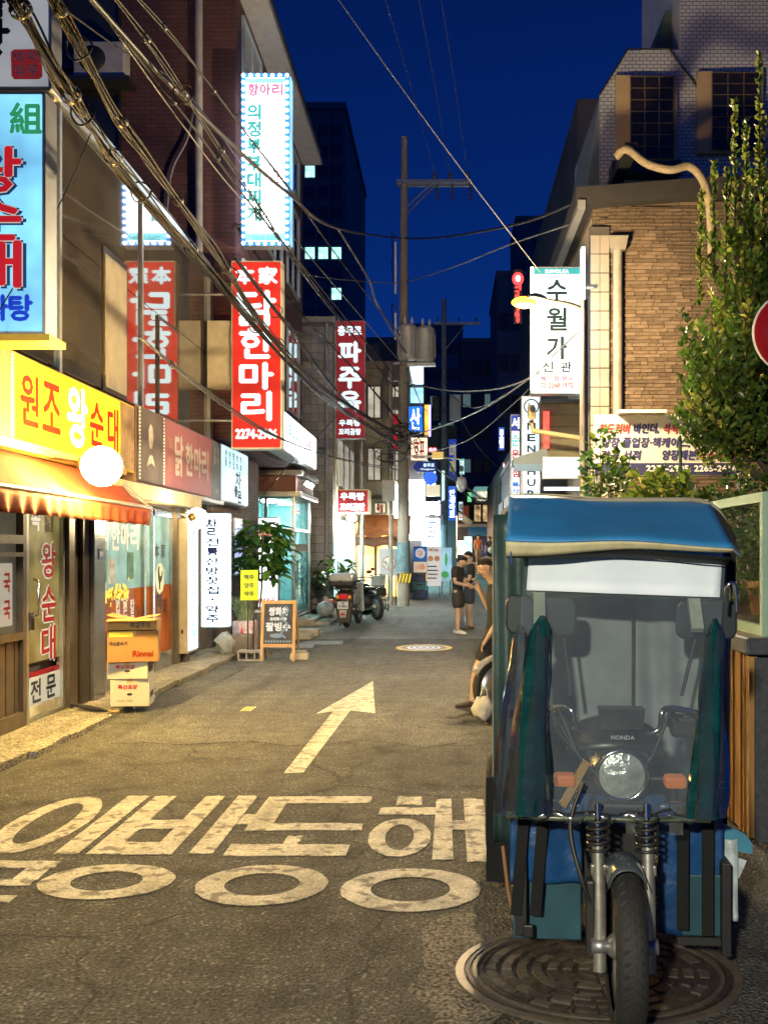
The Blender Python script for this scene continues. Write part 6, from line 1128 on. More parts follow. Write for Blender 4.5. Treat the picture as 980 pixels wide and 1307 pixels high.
for i in range(7): s = random.choice((-1,1)); mb.tube(smooth([(s*.26+random.uniform(-.05,.05),.45,1.0),(s*.22,.38,.98+random.uniform(0,.1)),(s*.14,.33,.9),(s*.06,.3,.82)]), .006, 5)
mb.build('control_cables', black, tk)
MB().box((-.16,.3,.8), (.03,.02,.2), Matrix.Rotation(.5,3,'Y')).build('orange_bracket', M('orange_bracket', (.35,.2,.05), .5), tk)
tank = MB().ball((.05,.62,.78), (.14,.25,.12), 16, 10).build('fuel_tank', M('dark_maroon_tank', (.05,.02,.02), .3), tk); MB().bx(-.12,.2,.85,1.1,.6,.72).build('seat', black, tk, bevel=.03)
# --- windscreen sheet: bottom leans forward
def ws(u, v, off=0):                                   # u across, v up
    x = (-.42+.74*u)*(1-v)+(-.345+.885*u)*v; y = .12+.74*v-off; z = .735+1.0*v
    return Vector((x, y-.02*math.sin(u*PI)+.006*math.sin(u*17+v*5), z))
MB().grid(lambda u, v: ws(u, v), 30, 24).build('clear_windscreen', vin, tk)
MB().grid(lambda u, v: ws(.02+.96*u, .79+.21*v+(.012-.028*u)*(1-v), .012), 24, 4).build('white_sun_strip', M('white_sun_strip', (.76,.85,.98), .6, var=.06, scale=3, bump=.1, bscale=12), tk, solid=.002)
MB().grid(lambda u, v: ws(.0+1.0*u, .985+.03*v, .008)+Vector((0,-.01*math.sin(u*25),0)), 24, 2).build('grey_hem', greyv, tk)
MB().tube([ws(u/20, -.005+.01*math.sin(u*1.7), .012) for u in range(21)], [.018+.008*math.sin(u*2.1) for u in range(21)], 8).build('bottom_hem', vin2, tk)
MB().tube([ws(u/20, .0, .02)-Vector((0,0,.012)) for u in range(21)], .012, 6).build('hem_tape', M('olive_tape', (.07,.09,.06), .3, var=.5, scale=20), tk)
def roll(u0, v1, r, seed, wob):
    mb = MB(); pts = [ws(u0, v1*i/26, .035) for i in range(27)]; n = 16; vs = []
    for i, p in enumerate(pts):
        rr = r*(.62+.55*(1-i/26)); rr *= 1-.75*max(0,(i/26-.93)/.07)
        for j in range(n): a = 2*PI*j/n; k = rr*(1+.25*math.sin(3*a+seed+i*.12)+.22*math.sin(5*a+i*.09+seed)+.07*math.sin(9*a+i*.35)); vs.append(p+Vector((math.cos(a)*k*1.05, math.sin(a)*k*.7, 0))+Vector((wob*math.sin(i*.25+seed),0,0)))
    mb.add(vs, [(i*n+j, i*n+(j+1)%n, (i+1)*n+(j+1)%n, (i+1)*n+j) for i in range(26) for j in range(n)], True); return mb
roll(.1, .70, .047, 1.0, .008).build('rolled_green_side_sheet', gpl, tk); roll(.965, .69, .038, 4.0, .006).build('rolled_green_side_sheet', gpl, tk); roll(.0, .66, .038, 2.2, .008).build('crumpled_clear_sheet', vin2, tk)
for u0_, r_, sd_ in ((.1,.056,3.3),(.965,.046,.7)): roll(u0_, .67, r_, sd_, .008).build('added_gloss_wrap', vin2, tk)  # added clear layer that puts highlights on the rolled sheets
for u in (.09,.865): 
    c = ws(u,.74,-.02); mb = MB(); mb.box(c+Vector((0,.03,.02)), (.05,.03,.3), Matrix.Rotation(R(-36),3,'X')); mb.build('timber_stay', M('pale_timber_stay', (.36,.40,.32), .7, var=.2, scale=12), tk)
for x, y, z, w_, tl_ in ((-.37,.70,1.43,.125,0),(-.2,.72,1.42,.15,0),(.43,.74,1.41,.26,0)):
    mi = MB(); mi.prism(rrect(-w_/2,w_/2,-.085,.085,.04), (x,y,z), X3, Z3, .03); mi = mi.build('mirror', M('mirror_back', (.02,.03,.035), .35), tk, bevel=.01); MB().tube([(x*.9,y+.02,z-.08),(x*.75,y,1.08)], .008).build('mirror_stem', black, mi)
MB().tube(smooth([(.46,.5,1.5),(.46,.48,1.56),(.49,.48,1.57),(.5,.48,1.46)]), .008).build('hook', chrome, tk)
# --- cargo box with rounded hood
def hood(x0, x1, z0, z1, r, n=6): return [(x0,z0),(x1,z0)]+[(x1-r+r*math.cos(PI/2*i/n), z1-r+r*math.sin(PI/2*i/n)) for i in range(n+1)]+[(x0+r-r*math.sin(PI/2*i/n), z1-r+r*math.cos(PI/2*i/n)) for i in range(n+1)]
bxp = hood(-.49,.615,.5,1.95,.17); cbx = MB(); k = len(bxp); vs = []
for j in range(9):
    for (x, z) in bxp: s = .012*math.sin(j*1.3+x*6+z*5); vs.append((x*(1+.0*j)+s, 1.2+j*.165, z+s*.5))
cbx.add(vs, [(j*k+i, j*k+(i+1)%k, (j+1)*k+(i+1)%k, (j+1)*k+i) for j in range(8) for i in range(k)], True); cbx.add([(x,2.52,z) for x,z in bxp], [tuple(range(k-1,-1,-1))]); cbx.add([(x,1.22,z) for x,z in bxp], [tuple(range(k))]); cbx.build('cargo_hood', tarp, tk)
MB().tube([(x,1.2,z) for x,z in bxp]+[(bxp[0][0],1.2,bxp[0][1])], .014, 6).build('hood_piping', M('pale_piping', (.3,.27,.2), .6), tk)
def fold(x0, x1, z0, z1, y, amp, fr, seed, m, name):
    return MB().grid(lambda u, v: Vector((x0+(x1-x0)*u, y+amp*math.sin(u*fr+seed+v*1.5)*(.4+.6*(1-v))+amp*.4*math.sin(v*9+u*4+seed), z0+(z1-z0)*v)), 22, 18).build(name, m, tk, solid=.004)
fold(-.495,-.3,.32,1.88,1.13,.018,11,0,tarp,'side_curtain'); fold(.47,.60,.6,1.70,1.12,.014,16,2,tarp_lit,'side_curtain')
fold(-.31,.17,.72,1.8,1.16,.008,7,1,greyv,'back_curtain'); fold(.16,.48,.72,1.8,1.17,.02,14,3,greyv,'back_curtain')
MB().tube([(.165,1.14,.75+i*.05) for i in range(21)], .008, 5).build('curtain_zip', black, tk)
MB().bx(-.34,.5,1.13,1.18,1.5,1.8).build('upper_panel', M('brown_grey_panel', (.12,.115,.1), .7), tk)
MB().bx(-.53,-.41,1.16,1.3,.12,.62).build('left_flap', M('black_tarp', (.012,.013,.014), .75, bump=.4, bscale=8, spec=.15), tk); MB().bx(.5,.61,1.18,1.3,.28,.62).build('right_flap', MATS['black_tarp'], tk)
MB().bx(.36,.52,1.05,1.15,.3,.62).build('step_frame', black, tk); MB().bx(-.48,.55,1.35,2.45,.36,.5).build('chassis', darkmetal, tk)
for x in (.53,.57):
    MB().tube([(x+.016*math.cos(a),1.09,.62+.016*math.sin(a)) for a in (i*.7 for i in range(10))], .004, 5).build('eyelet', chrome, tk)
MB().tube([(.5,1.08,.74),(.57,1.06,.73)], .007).build('door_pull', chrome, tk); MB().lathe([(0,0),(.018,0),(.018,.03),(0,.03)], (.5,1.06,.82), Y3, 10).build('knob', black, tk)
for x in (-.5,.54):
    wh_ = MB().lathe(prof, (x,2.0,R0), X3, 32).build('rear_wheel', rubber, tk); MB().lathe([(0,-.04),(.2,-.04),(.215,0),(.2,.04),(0,.04)], (x,2.0,R0), X3, 20).build('rim', alu, wh_)
# --- blue roof visor
def visor(u, v):                                       # v from back top edge to the front lip
    x = (-.42+.955*u)*(1-v)+(-.43+.945*u)*v; y = 1.24-.62*v; z = 1.975-.035*u*(1-v)-.225*v-.03*(u**3)*v+.005*math.sin(u*9+v*3)
    return Vector((x, y, z))
MB().grid(lambda u, v: visor(u, v), 30, 10).build('roof_visor', rooft, tk, solid=.012)
MB().grid(lambda u, v: visor(u, 1)+Vector((0,-.012+.02*v,-.005-.05*v*(1-u)**1.3-.012*v)), 30, 3).build('visor_lip', M('cream_lip', (.55,.50,.30), .6, var=.25, scale=8), tk, solid=.008)
MB().grid(lambda u, v: visor(.0+u,1)+Vector((0,.02+.1*v,-.04-.03*v)), 20, 2).build('visor_underside', MATS['black_tarp'], tk, solid=.006)
MB().tube([visor(u/20,0)+Vector((0,.012,.004)) for u in range(21)], .009, 6).build('roof_edge_trim', M('cream_lip', (.55,.50,.30), .6, var=.25, scale=8), tk)
MB().tube([visor(.35+.01*i,.0+.1*i) for i in range(11)], .0025, 4).build('roof_seam', M('roof_seam', (.01,.08,.22), .6), tk); MB().tube([visor(.68+.012*i,.1*i) for i in range(11)], .0025, 4).build('roof_seam', MATS['roof_seam'], tk)
MB().grid(lambda u, v: Vector((.5+.13*u, 1.2-.1*u, 1.93-.16*u*u-.28*v)), 6, 6).build('hood_corner_tarp', MATS['black_tarp'], tk, solid=.006); MB().grid(lambda u, v: visor(1,.8+.2*v)+Vector((.035*u,0,-.03*u-.01*v)), 4, 3).build('visor_corner', tarp_lit, tk, solid=.006)
MB().tube([visor(.02,1)+Vector((0,0,-.02)), visor(.02,1)+Vector((.005,0,-.1))], .004, 5).build('tie_cord', M('blue_cord', (.02,.06,.3), .6), tk)
# --- leg shields, straps and taped cardboard
fold(-.41,-.13,.40,.72,.33,.012,9,0,bluep,'leg_sheet'); fold(.17,.42,.20,.72,.36,.008,7,2,bluep,'leg_sheet')
MB().bx(-.40,-.13,.36,.375,.165,.46).build('leg_board', tealp, tk, bevel=.006); MB().bx(.26,.42,.345,.36,.2,.44).build('leg_board', tealp, tk, bevel=.006)
MB().bx(-.17,.2,.37,.39,.62,.74).build('centre_sheet', bluep, tk); MB().bx(-.14,.16,.395,.42,.3,.66).build('dark_engine_panel', black, tk); MB().ball((.0,.55,.42), (.16,.2,.16), 12, 8).build('engine', darkmetal, tk)
for x, l, z0 in ((-.345,-.05,.28),(-.27,-.05,.28),(.255,0,.24),(.35,0,.22)): MB().box(((x+l*.5),.3,(z0+.72)/2), (.045,.012,.72-z0), Matrix.Rotation(-l*1.6,3,'Y')).build('black_strap', MATS['black_tarp'], tk, bevel=.003)
MB().bx(-.39,-.345,.3,.36,.2,.5).build('hinge_plate', black, tk, bevel=.004); MB().bx(.405,.44,.3,.4,.14,.5).build('hinge_plate', black, tk, bevel=.004); MB().bx(-.36,-.32,.28,.3,.2,.25).build('latch', black, tk, bevel=.006)
MB().bx(.24,.42,.33,.37,.17,.2).build('lower_rail', darkmetal, tk)
fold(.44,.49,.24,.56,.42,.01,5,1,M('white_taped_card', (.42,.50,.54), .35, var=.35, scale=12, bump=.4, bscale=14),'taped_edge'); MB().prism([(.43,.62),(.52,.58),(.55,.54),(.55,.50),(.43,.52)], (0,.43,0), X3, Z3, .01).build('blue_flap', M('pale_blue_card', (.05,.2,.3), .35), tk); MB().prism([(.43,.5),(.53,.47),(.5,.4),(.44,.42)], (0,.44,0), X3, Z3, .006).build('taped_flap', MATS['white_taped_card'], tk)
MB().tube([(-.44,.4,.52),(-.42,.4,.35),(-.385,.4,.17)], .008, 6).build('brown_edge_stick', M('brown_edge', (.25,.13,.06), .7), tk); MB().box((.2,.12,.72), (.05,.015,.12)).build('clear_tape', vin2, tk); MB().box((.06,.1,.71), (.09,.012,.09)).build('clear_tape', vin2, tk)

# ================================================================ parked scooter (seen from behind)
def wheelset(parent, c, r, w_, m=None, name='wheel'):
    p_ = [(r-.07,-w_*.4),(r-.04,-w_*.5),(r-.01,-w_*.35),(r,0),(r-.01,w_*.35),(r-.04,w_*.5),(r-.07,w_*.4)]; o = MB().lathe(p_, c, X3, 28).build(name, rubber, parent); MB().lathe([(0,-w_*.25),(r*.3,-w_*.3),(r-.065,-w_*.38),(r-.065,w_*.38),(r*.3,w_*.3),(0,w_*.25)], c, X3, 20).build('rim', m or alu, o); return o
sc_ = thing('motor_scooter', 'dark motor scooter with a silver top box parked with its back to the camera', 'scooter', (-2.33,21.9,0), None, R(-7), True)
bodym = M('scooter_dark_body', (.045,.04,.035), .3, coat=.5, var=.2); silverm = M('scooter_silver', (.42,.43,.43), .3, .5, coat=.3)
wheelset(sc_, (0,.28,.26), .26, .13); wheelset(sc_, (0,1.5,.26), .26, .11)
sec = [(-.05,.52,.11,.10),(.0,.62,.17,.16),(.12,.68,.2,.2),(.4,.66,.19,.2),(.7,.56,.15,.2),(.85,.42,.14,.1)]; mb = MB(); n = 16; vs = []
for (y, zc, rx, rz) in sec:
    for j in range(n): a = 2*PI*j/n; vs.append((rx*abs(math.cos(a))**.8*(1 if math.cos(a) > 0 else -1), y, zc+rz*abs(math.sin(a))**.8*(1 if math.sin(a) > 0 else -1)))
mb.add(vs, [(i*n+j, i*n+(j+1)%n, (i+1)*n+(j+1)%n, (i+1)*n+j) for i in range(len(sec)-1) for j in range(n)], True); mb.add(vs[:n], [tuple(range(n-1,-1,-1))]); mb.build('rear_fairing', bodym, sc_)
for sx in (-1,1): MB().grid(lambda u, v: Vector((sx*(.21-.03*u), .05+.75*u, .52+.26*v-.04*u)), 6, 4).build('silver_side_panel', silverm, sc_, solid=.01)
MB().prism([(-.15,-.1),(.15,-.1),(.19,.35),(-.19,.35)], (0,-.05,.22), X3, Z3, .06).build('rear_mudguard', bodym, sc_, bevel=.02)
MB().prism([(-.07,-.05),(.07,-.05),(.09,.07),(-.09,.07)], (0,-.085,.7), X3, Z3, .06).build('tail_lamp', M('red_lens', (.35,.01,.02), .2, emit=(.5,.02,.03), es=.25), sc_, bevel=.01)
for sx in (-1,1): MB().ball((sx*.135,-.05,.7), (.04,.03,.045), 12, 8).build('indicator', M('amber_lens2', (.5,.16,.03), .25, emit=(.7,.25,.04), es=.2), sc_)
npl = MB().prism([(-.12,0),(.12,0),(.12,.16),(-.12,.16)], (0,-.13,.44), X3, Z3, .01).build('licence_plate', M('plate_white', (.62,.64,.66), .4), sc_); text('서울', inkblue, npl, (0,-.131,.565), FRONT, .07, .035, .002); text('가 4815', inkblue, npl, (0,-.131,.5), FRONT, .2, .06, .003)
MB().prism([(-.07,-.12),(.07,-.12),(.09,.06),(-.09,.06)], (0,-.12,.36), X3, Z3, .02).build('plate_skirt', silverm, sc_, bevel=.01); MB().prism(ring(0,0,.05,.025,14), (0,-.125,.32), X3, Z3, .01).build('red_reflector', MATS['red_lens'], sc_)
MB().lathe([(0,-.06),(.05,-.06),(.065,-.02),(.065,.5),(.03,.56)], (.23,-.02,.42), Vector((0,1,-.15)), 16).build('exhaust', M('exhaust_dark', (.08,.075,.07), .35, .7), sc_); MB().lathe([(0,-.062),(.025,-.062),(.025,-.03)], (.23,-.025,.42), Vector((0,1,-.15)), 10).build('exhaust_tip', chrome, sc_)
MB().bx(-.15,.15,.1,.75,.84,.93).build('seat', black, sc_, bevel=.04)
bxs = MB().prism(rrect(-.27,.27,0,.2,.07), (0,-.3,.93), X3, Z3, .42).build('top_box', black, sc_, bevel=.05); MB().prism(rrect(-.285,.285,.1,.31,.09), (0,-.31,.93), X3, Z3, .44).build('lid', silverm, bxs, bevel=.05); MB().bx(-.04,.04,-.325,-.31,1.0,1.07).build('lock', black, bxs, bevel=.005); MB().bx(-.2,.2,-.05,.15,.86,.93).build('rack', darkmetal, sc_)
MB().tube([(-.3,1.15,1.02),(-.12,1.2,1.04),(.12,1.2,1.04),(.3,1.15,1.02)], .015).build('handlebar', black, sc_); MB().prism([(-.2,.3),(.2,.3),(.16,1.0),(-.16,1.0)], (0,1.25,0), X3, Z3, .08).build('front_shield', silverm, sc_, bevel=.04)
for sx in (-1,1): MB().tube([(sx*.2,1.2,1.02),(sx*.3,1.2,1.2)], .008).build('mirror_stem', black, sc_); MB().ball((sx*.32,1.2,1.24), (.07,.02,.045), 12, 8).build('mirror', black, sc_)
MB().tube([(.0,.35,.3),(-.2,.4,.02)], .012).build('side_stand', darkmetal, sc_)
# --- parked motorcycles
def motorbike(label, loc, rot, paint):
    t = thing('motorcycle', label, 'motorcycle', loc, 'parked motorcycles', rot, True); wheelset(t, (0,0,.3), .3, .1, name='front_wheel'); wheelset(t, (0,1.25,.3), .3, .12, name='rear_wheel')
    for sx in (-1,1): MB().tube([(sx*.07,0,.3),(sx*.07,.22,.9)], .022).build('fork_leg', chrome, t)
    MB().grid(lambda u, v: Vector(((v-.5)*.14, -.34*math.sin(R(60-u*130)), .3+.34*math.cos(R(60-u*130))-.04*(2*v-1)**2)), 10, 6).build('mudguard', paint, t, solid=.005)
    MB().ball((0,.5,.78), (.13,.26,.13), 16, 10).build('fuel_tank', paint, t); MB().bx(-.12,.12,.72,1.35,.74,.83).build('seat', black, t, bevel=.03); MB().ball((0,.6,.42), (.15,.24,.18), 12, 8).build('engine', darkmetal, t)
    MB().tube([(-.36,.32,1.02),(-.18,.22,1.05),(.18,.22,1.05),(.36,.32,1.02)], .014).build('handlebar', chrome, t); h = MB().lathe([(0,.08),(.08,.05),(.095,-.02),(.088,-.03)], (0,.08,.88), Y3, 20).build('headlight', black, t); MB().lathe([(0,-.04),(.085,-.02)], (0,.08,.88), Y3, 20).build('lens', M('lamp_lens', (.6,.62,.6), .15), h)
    MB().tube([(.12,.6,.3),(.16,1.0,.28),(.17,1.45,.36)], [.025,.04,.045]).build('exhaust', chrome, t); MB().tube([(0,.2,.85),(0,.7,.6),(0,1.25,.62)], .03).build('frame', darkmetal, t); MB().prism([(-.12,.0),(.12,0),(.1,.2),(-.1,.2)], (0,1.4,.62), X3, Z3, .15).build('tail', paint, t, bevel=.02)
    for sx in (-1,1): MB().tube([(sx*.25,.28,1.03),(sx*.32,.26,1.22)], .007).build('mirror_stem', black, t); MB().ball((sx*.34,.26,1.26), (.06,.02,.045), 10, 6).build('mirror', black, t)
    return t
motorbike('black motorcycle parked behind the scooter beside the stroller', (-2.4,25.6,0), R(-150), M('gloss_black_paint', (.02,.02,.022), .2, coat=.5))
motorbike('black and white motorcycle half hidden behind the trike, under the leaning man', (.52,10.2,0), R(-62), M('white_black_paint', (.3,.3,.32), .25, coat=.5, var=.7, scale=3))
dg_ = thing('folded_cover', 'dark folded bike cover heaped between the motorcycle and the stroller', 'cover', (-2.2,26.8,0)); mb = MB(); mb.ball((-2.25,26.9,.35), (.3,.25,.35), 14, 9); mb.v = [tuple(Vector(v)+Vector((.05*noise.noise(Vector(v)*6),.05*noise.noise(Vector(v)*7),.05*noise.noise(Vector(v)*5)))) for v in mb.v]; mb.build('cloth_heap', MATS['black_tarp'], dg_); MB().tube([(-2.5,26.65,.3),(-2.25,26.62,.5),(-2.0,26.65,.3)], .012).build('rope', pale, dg_)
# --- stroller
so = thing('baby_stroller', 'empty baby stroller with a pale canopy beside the dish poster', 'stroller', (-2.05,28.6,0), None, R(10), True)
mb = MB(); mb.grid(lambda u, v: Vector(((u-.5)*.44, .18*math.cos(v*PI*.6)-.1, .68+.34*math.sin(v*PI*.55))), 10, 8); mb.build('canopy', M('pale_canopy', (.50,.48,.44), .8), so, solid=.012)
MB().grid(lambda u, v: Vector(((u-.5)*.4, .1-.25*v, .75-.35*v)), 4, 4).build('seat', M('grey_seat', (.13,.13,.13), .8), so, solid=.03); MB().bx(-.2,.2,-.25,.2,.3,.34).build('basket', black, so)
for sx in (-1,1):
    MB().tube([(sx*.24,.25,1.02),(sx*.24,.0,.6),(sx*.24,-.3,.1)], .014).build('frame_tube', alu, so); MB().tube([(sx*.24,-.2,.5),(sx*.24,.3,.12)], .014).build('frame_tube', alu, so)
    for y in (-.32,.32): wheelset(so, (sx*.25,y,.11), .11, .045)
MB().tube([(-.24,.25,1.02),(0,.3,1.05),(.24,.25,1.02)], .016).build('handle', black, so); MB().tube([(-.22,-.25,.62),(0,-.3,.64),(.22,-.25,.62)], .014).build('bumper_bar', black, so)
# --- pots and bags by the tiled wall
lf2 = two(.26,.13)
leafy('broadleaf_plant', 'bright green broadleaf plant standing behind the scooter', (-2.95,25.7,0), (-2.9,25.7,1.3), (.4,.3,.38), 46, lf2, None, roundpot(.2,.5,M('dark_pot', (.1,.09,.08), .6)))
leafy('broadleaf_plant', 'dark leafy plant against the glass booth corner', (-3.4,26.3,0), (-3.4,26.3,1.0), (.26,.2,.6), 44, lf2, None, roundpot(.16,.3,M('clay_red', (.33,.13,.08), .7)))
bgm = M('white_plastic_bag', (.5,.5,.48), .35, var=.15, scale=9, bump=.5, bscale=14)
for i, (x,y,r) in enumerate(((-3.0,23.9,.22),(-2.78,24.6,.17))):
    t = thing('rubbish_bag', ('larger white rubbish bag beside the scooter','smaller pale rubbish bag behind the larger one')[i], 'bag', (x,y,.14)); mb = MB(); mb.ball((x,y,r*.85+.14*(i == 0)), (r,r*.9,r*.85), 16, 10); mb.v = [tuple(Vector(v)+Vector((noise.noise(Vector(v)*9),noise.noise(Vector(v)*8),noise.noise(Vector(v)*7)))*.035) for v in mb.v]; mb.build('bag', bgm, t); MB().lathe([(.03,0),(.02,.03),(.06,.09)], (x,y,r*1.65+.14*(i == 0)), Z3, 10).build('knot', bgm, t)
bk = thing('red_lidded_bin', 'small grey bin with a pale red lid beside the booth', 'bin', (-3.35,25.9,0)); MB().lathe([(0,0),(.12,0),(.15,.4),(0,.4)], (-3.1,25.4,.0), Z3, 16).build('bin', M('grey_bin', (.2,.2,.2), .6), bk); MB().lathe([(.16,0),(.16,.05),(.1,.09),(0,.1)], (-3.1,25.4,.4), Z3, 16).build('lid', M('red_lid', (.5,.16,.12), .5), bk)
# ================================================================ people
skinm = M('skin', (.40,.27,.20), .55, var=.06); hairm = M('black_hair', (.010,.009,.009), .85, bump=.6, bscale=70); tee = M('black_cotton', (.016,.016,.019), .85, var=.2, bump=.2, bscale=25); shortm = M('charcoal_cotton', (.022,.022,.026), .85, bump=.2, bscale=25); shoew = M('white_shoe', (.6,.6,.58), .6); shoed = M('brown_black_shoe', (.05,.035,.028), .6); sock = M('cream_sock', (.5,.46,.36), .85)
def skinmesh(name, V, Ed, mat, parent, root, sub=2):
    names = list(V); me = bpy.data.meshes.new(name); me.from_pydata([V[k][0] for k in names], [(names.index(a), names.index(b)) for a, b in Ed], []); o = bpy.data.objects.new(name, me)
    md = o.modifiers.new('s', 'SKIN'); md.use_smooth_shade = True; sv = me.skin_vertices[0].data
    for i, k in enumerate(names): r = V[k][1]; sv[i].radius = r if isinstance(r, tuple) else (r, r); sv[i].use_root = (k == root)
    md2 = o.modifiers.new('u', 'SUBSURF'); md2.levels = sub; md2.render_levels = sub
    nm = evalmesh(o); bpy.data.objects.remove(o); r = bpy.data.objects.new(name, nm); COL.objects.link(r); setm(r, mat); own(r, parent); nm.polygons.foreach_set('use_smooth', [True]*len(nm.polygons)); return r
def person(label, loc, rot, J, top=tee, bottom=shortm, shoe=shoew, socks=None, hair=hairm, group=None, fine=True, shortlen=.85, trouser=False):
    """J: joints in a local frame, the person looks along -Y; x is to the right of the picture when rot = 0."""
    t = thing('person', label, 'person', loc, group, rot, True); J = {k: Vector(v) for k, v in J.items()}
    hd = J['head']; nk = J['neck']; ch = J['chest']; pv = J['pelvis']; fw = J.get('face', Vector((0,-1,0))).normalized(); up = (hd-nk).normalized(); sd = fw.cross(up).normalized()
    V = {'pelvis': (pv,(.10,.08)), 'waist': (pv.lerp(ch,.45),(.10,.08)), 'chest': (ch,(.145,.11)), 'neck0': (ch.lerp(nk,.75),(.075,.065)), 'neck': (nk,.06), 'jaw': (hd-up*.055+fw*.012,(.074,.086)), 'head': (hd+up*.015,(.098,.116)), 'crown': (hd+up*.06-fw*.01,(.082,.096))}
    Ed = [('pelvis','waist'),('waist','chest'),('chest','neck0'),('neck0','neck'),('neck','jaw'),('jaw','head'),('head','crown')]
    for s in 'lr':
        sh, el, wr = J['sh'+s], J['el'+s], J['wr'+s]; hp, kn, an, to = J['hip'+s], J['kn'+s], J['an'+s], J['toe'+s]
        fd = (wr-el).normalized(); pd = (fd+J.get('hand'+s, fd)).normalized(); pa = wr+pd*.075
        V.update({'sh'+s:(sh,.064),'ua'+s:(sh.lerp(el,.5),.053),'el'+s:(el,.045),'fa'+s:(el.lerp(wr,.35),.045),'wr'+s:(wr,.03),'pm'+s:(pa,(.038,.018)),'hip'+s:(hp,.066),'th'+s:(hp.lerp(kn,.5),.068),'kn'+s:(kn,.062),'cf'+s:(kn.lerp(an,.35),.066),'an'+s:(an,.042),'hl'+s:(an+Vector((0,0,-.045)),.036),'to'+s:(to,(.035,.025))})
        Ed += [('chest','sh'+s),('sh'+s,'ua'+s),('ua'+s,'el'+s),('el'+s,'fa'+s),('fa'+s,'wr'+s),('wr'+s,'pm'+s),('pelvis','hip'+s),('hip'+s,'th'+s),('th'+s,'kn'+s),('kn'+s,'cf'+s),('cf'+s,'an'+s),('an'+s,'hl'+s),('hl'+s,'to'+s)]
        cr = pd.cross(Z3); cr = cr.normalized() if cr.length > .1 else X3; nn = cr.cross(pd)
        if fine:
            for q, (o_, L_) in enumerate(((-.027,.066),(-.009,.075),(.009,.071),(.027,.056))):
                a = pa+cr*o_+pd*.03; b = a+pd*L_*.5-nn*.006; c = b+pd*L_*.35-nn*L_*.35; V['f%d%sa' % (q,s)] = (a,.0095); V['f%d%sb' % (q,s)] = (b,.0085); V['f%d%sc' % (q,s)] = (c,.0075); Ed += [('pm'+s,'f%d%sa' % (q,s)),('f%d%sa' % (q,s),'f%d%sb' % (q,s)),('f%d%sb' % (q,s),'f%d%sc' % (q,s))]
            a = wr+pd*.03+cr*.035; V['tb'+s] = (a,.012); V['tc'+s] = (a+pd*.04+cr*.018-nn*.012,.0095); Ed += [('wr'+s,'tb'+s),('tb'+s,'tc'+s)]
    body = skinmesh('body', V, Ed, skinm, t, 'pelvis')
    # face features belong to the head
    mb = MB(); c = hd; mb.tube([c+up*.015+fw*.088, c-up*.022+fw*.112, c-up*.03+fw*.092], [.008,.015,.008], 8); 
    for s in (-1,1): mb.ball(c+sd*s*.08-up*.005-fw*.005, (.018,.018,.032), 8, 6)
    mb.build('nose_and_ears', skinm, t)
    mb = MB()
    for s in (-1,1): mb.ball(c+sd*s*.032+up*.015+fw*.083, (.012,.012,.007), 8, 5)
    mb.tube([c-sd*.024-up*.055+fw*.083, c-up*.056+fw*.09, c+sd*.024-up*.055+fw*.083], .004, 5); mb.tube([c-sd*.05+up*.035+fw*.078, c-sd*.018+up*.038+fw*.09], .005, 5); mb.tube([c+sd*.05+up*.035+fw*.078, c+sd*.018+up*.038+fw*.09], .005, 5); mb.build('eyes_brows_mouth', M('dark_features', (.05,.02,.018), .5), t)
    # hair cap with an uneven fringe
    mb = MB(); rot3 = Matrix((sd, -fw, up)).transposed()
    def hr(u, v):
        a = 2*PI*u; th = v*(1.58+.6*math.sin(a)+.08*math.sin(a*7+hd.x*9))
        p = Vector((.085*math.sin(th)*math.cos(a), .1*math.sin(th)*math.sin(a)+.012, .1*math.cos(th))); p *= 1+.05*noise.noise(p*60+hd*3); return c+up*.022+rot3 @ p
    mb.grid(hr, 28, 9); mb.build('hair', hair, t, solid=.006)
    # clothing
    W = {k: (V[k][0], tuple(r*1.16+.012 for r in V[k][1]) if isinstance(V[k][1], tuple) else V[k][1]*1.22+.012) for k in V}
    hem = pv-(ch-pv).normalized()*.12; TV = {'hem': (hem,(.165,.135)), 'waist': W['waist'], 'chest': W['chest'], 'neck0': (ch.lerp(nk,.72),(.092,.08))}; TE = [('hem','waist'),('waist','chest'),('chest','neck0')]
    for s in 'lr': TV.update({'sh'+s: (V['sh'+s][0],.078), 'ua'+s: (J['sh'+s].lerp(J['el'+s],.45),.07), 'sl'+s: (J['sh'+s].lerp(J['el'+s],.72),.066)}); TE += [('chest','sh'+s),('sh'+s,'ua'+s),('ua'+s,'sl'+s)]
    skinmesh('shirt', TV, TE, top, t, 'chest')
    BV = {'belt': (pv.lerp(ch,.3),(.13,.105)), 'pelvis': (pv+Vector((0,0,.02)),(.155,.13))}; BE = [('belt','pelvis')]
    for s in 'lr':
        BV.update({'hip'+s: (V['hip'+s][0],.124), 'th'+s: (V['th'+s][0],.118), 'cu'+s: (J['hip'+s].lerp(J['kn'+s],shortlen),.108)}); BE += [('pelvis','hip'+s),('hip'+s,'th'+s),('th'+s,'cu'+s)]
        if trouser: BV.update({'kk'+s: (J['kn'+s],.08), 'tt'+s: (J['kn'+s].lerp(J['an'+s],.9),.065)}); BE += [('cu'+s,'kk'+s),('kk'+s,'tt'+s)]
    skinmesh('trousers' if trouser else 'shorts', BV, BE, bottom, t, 'pelvis')
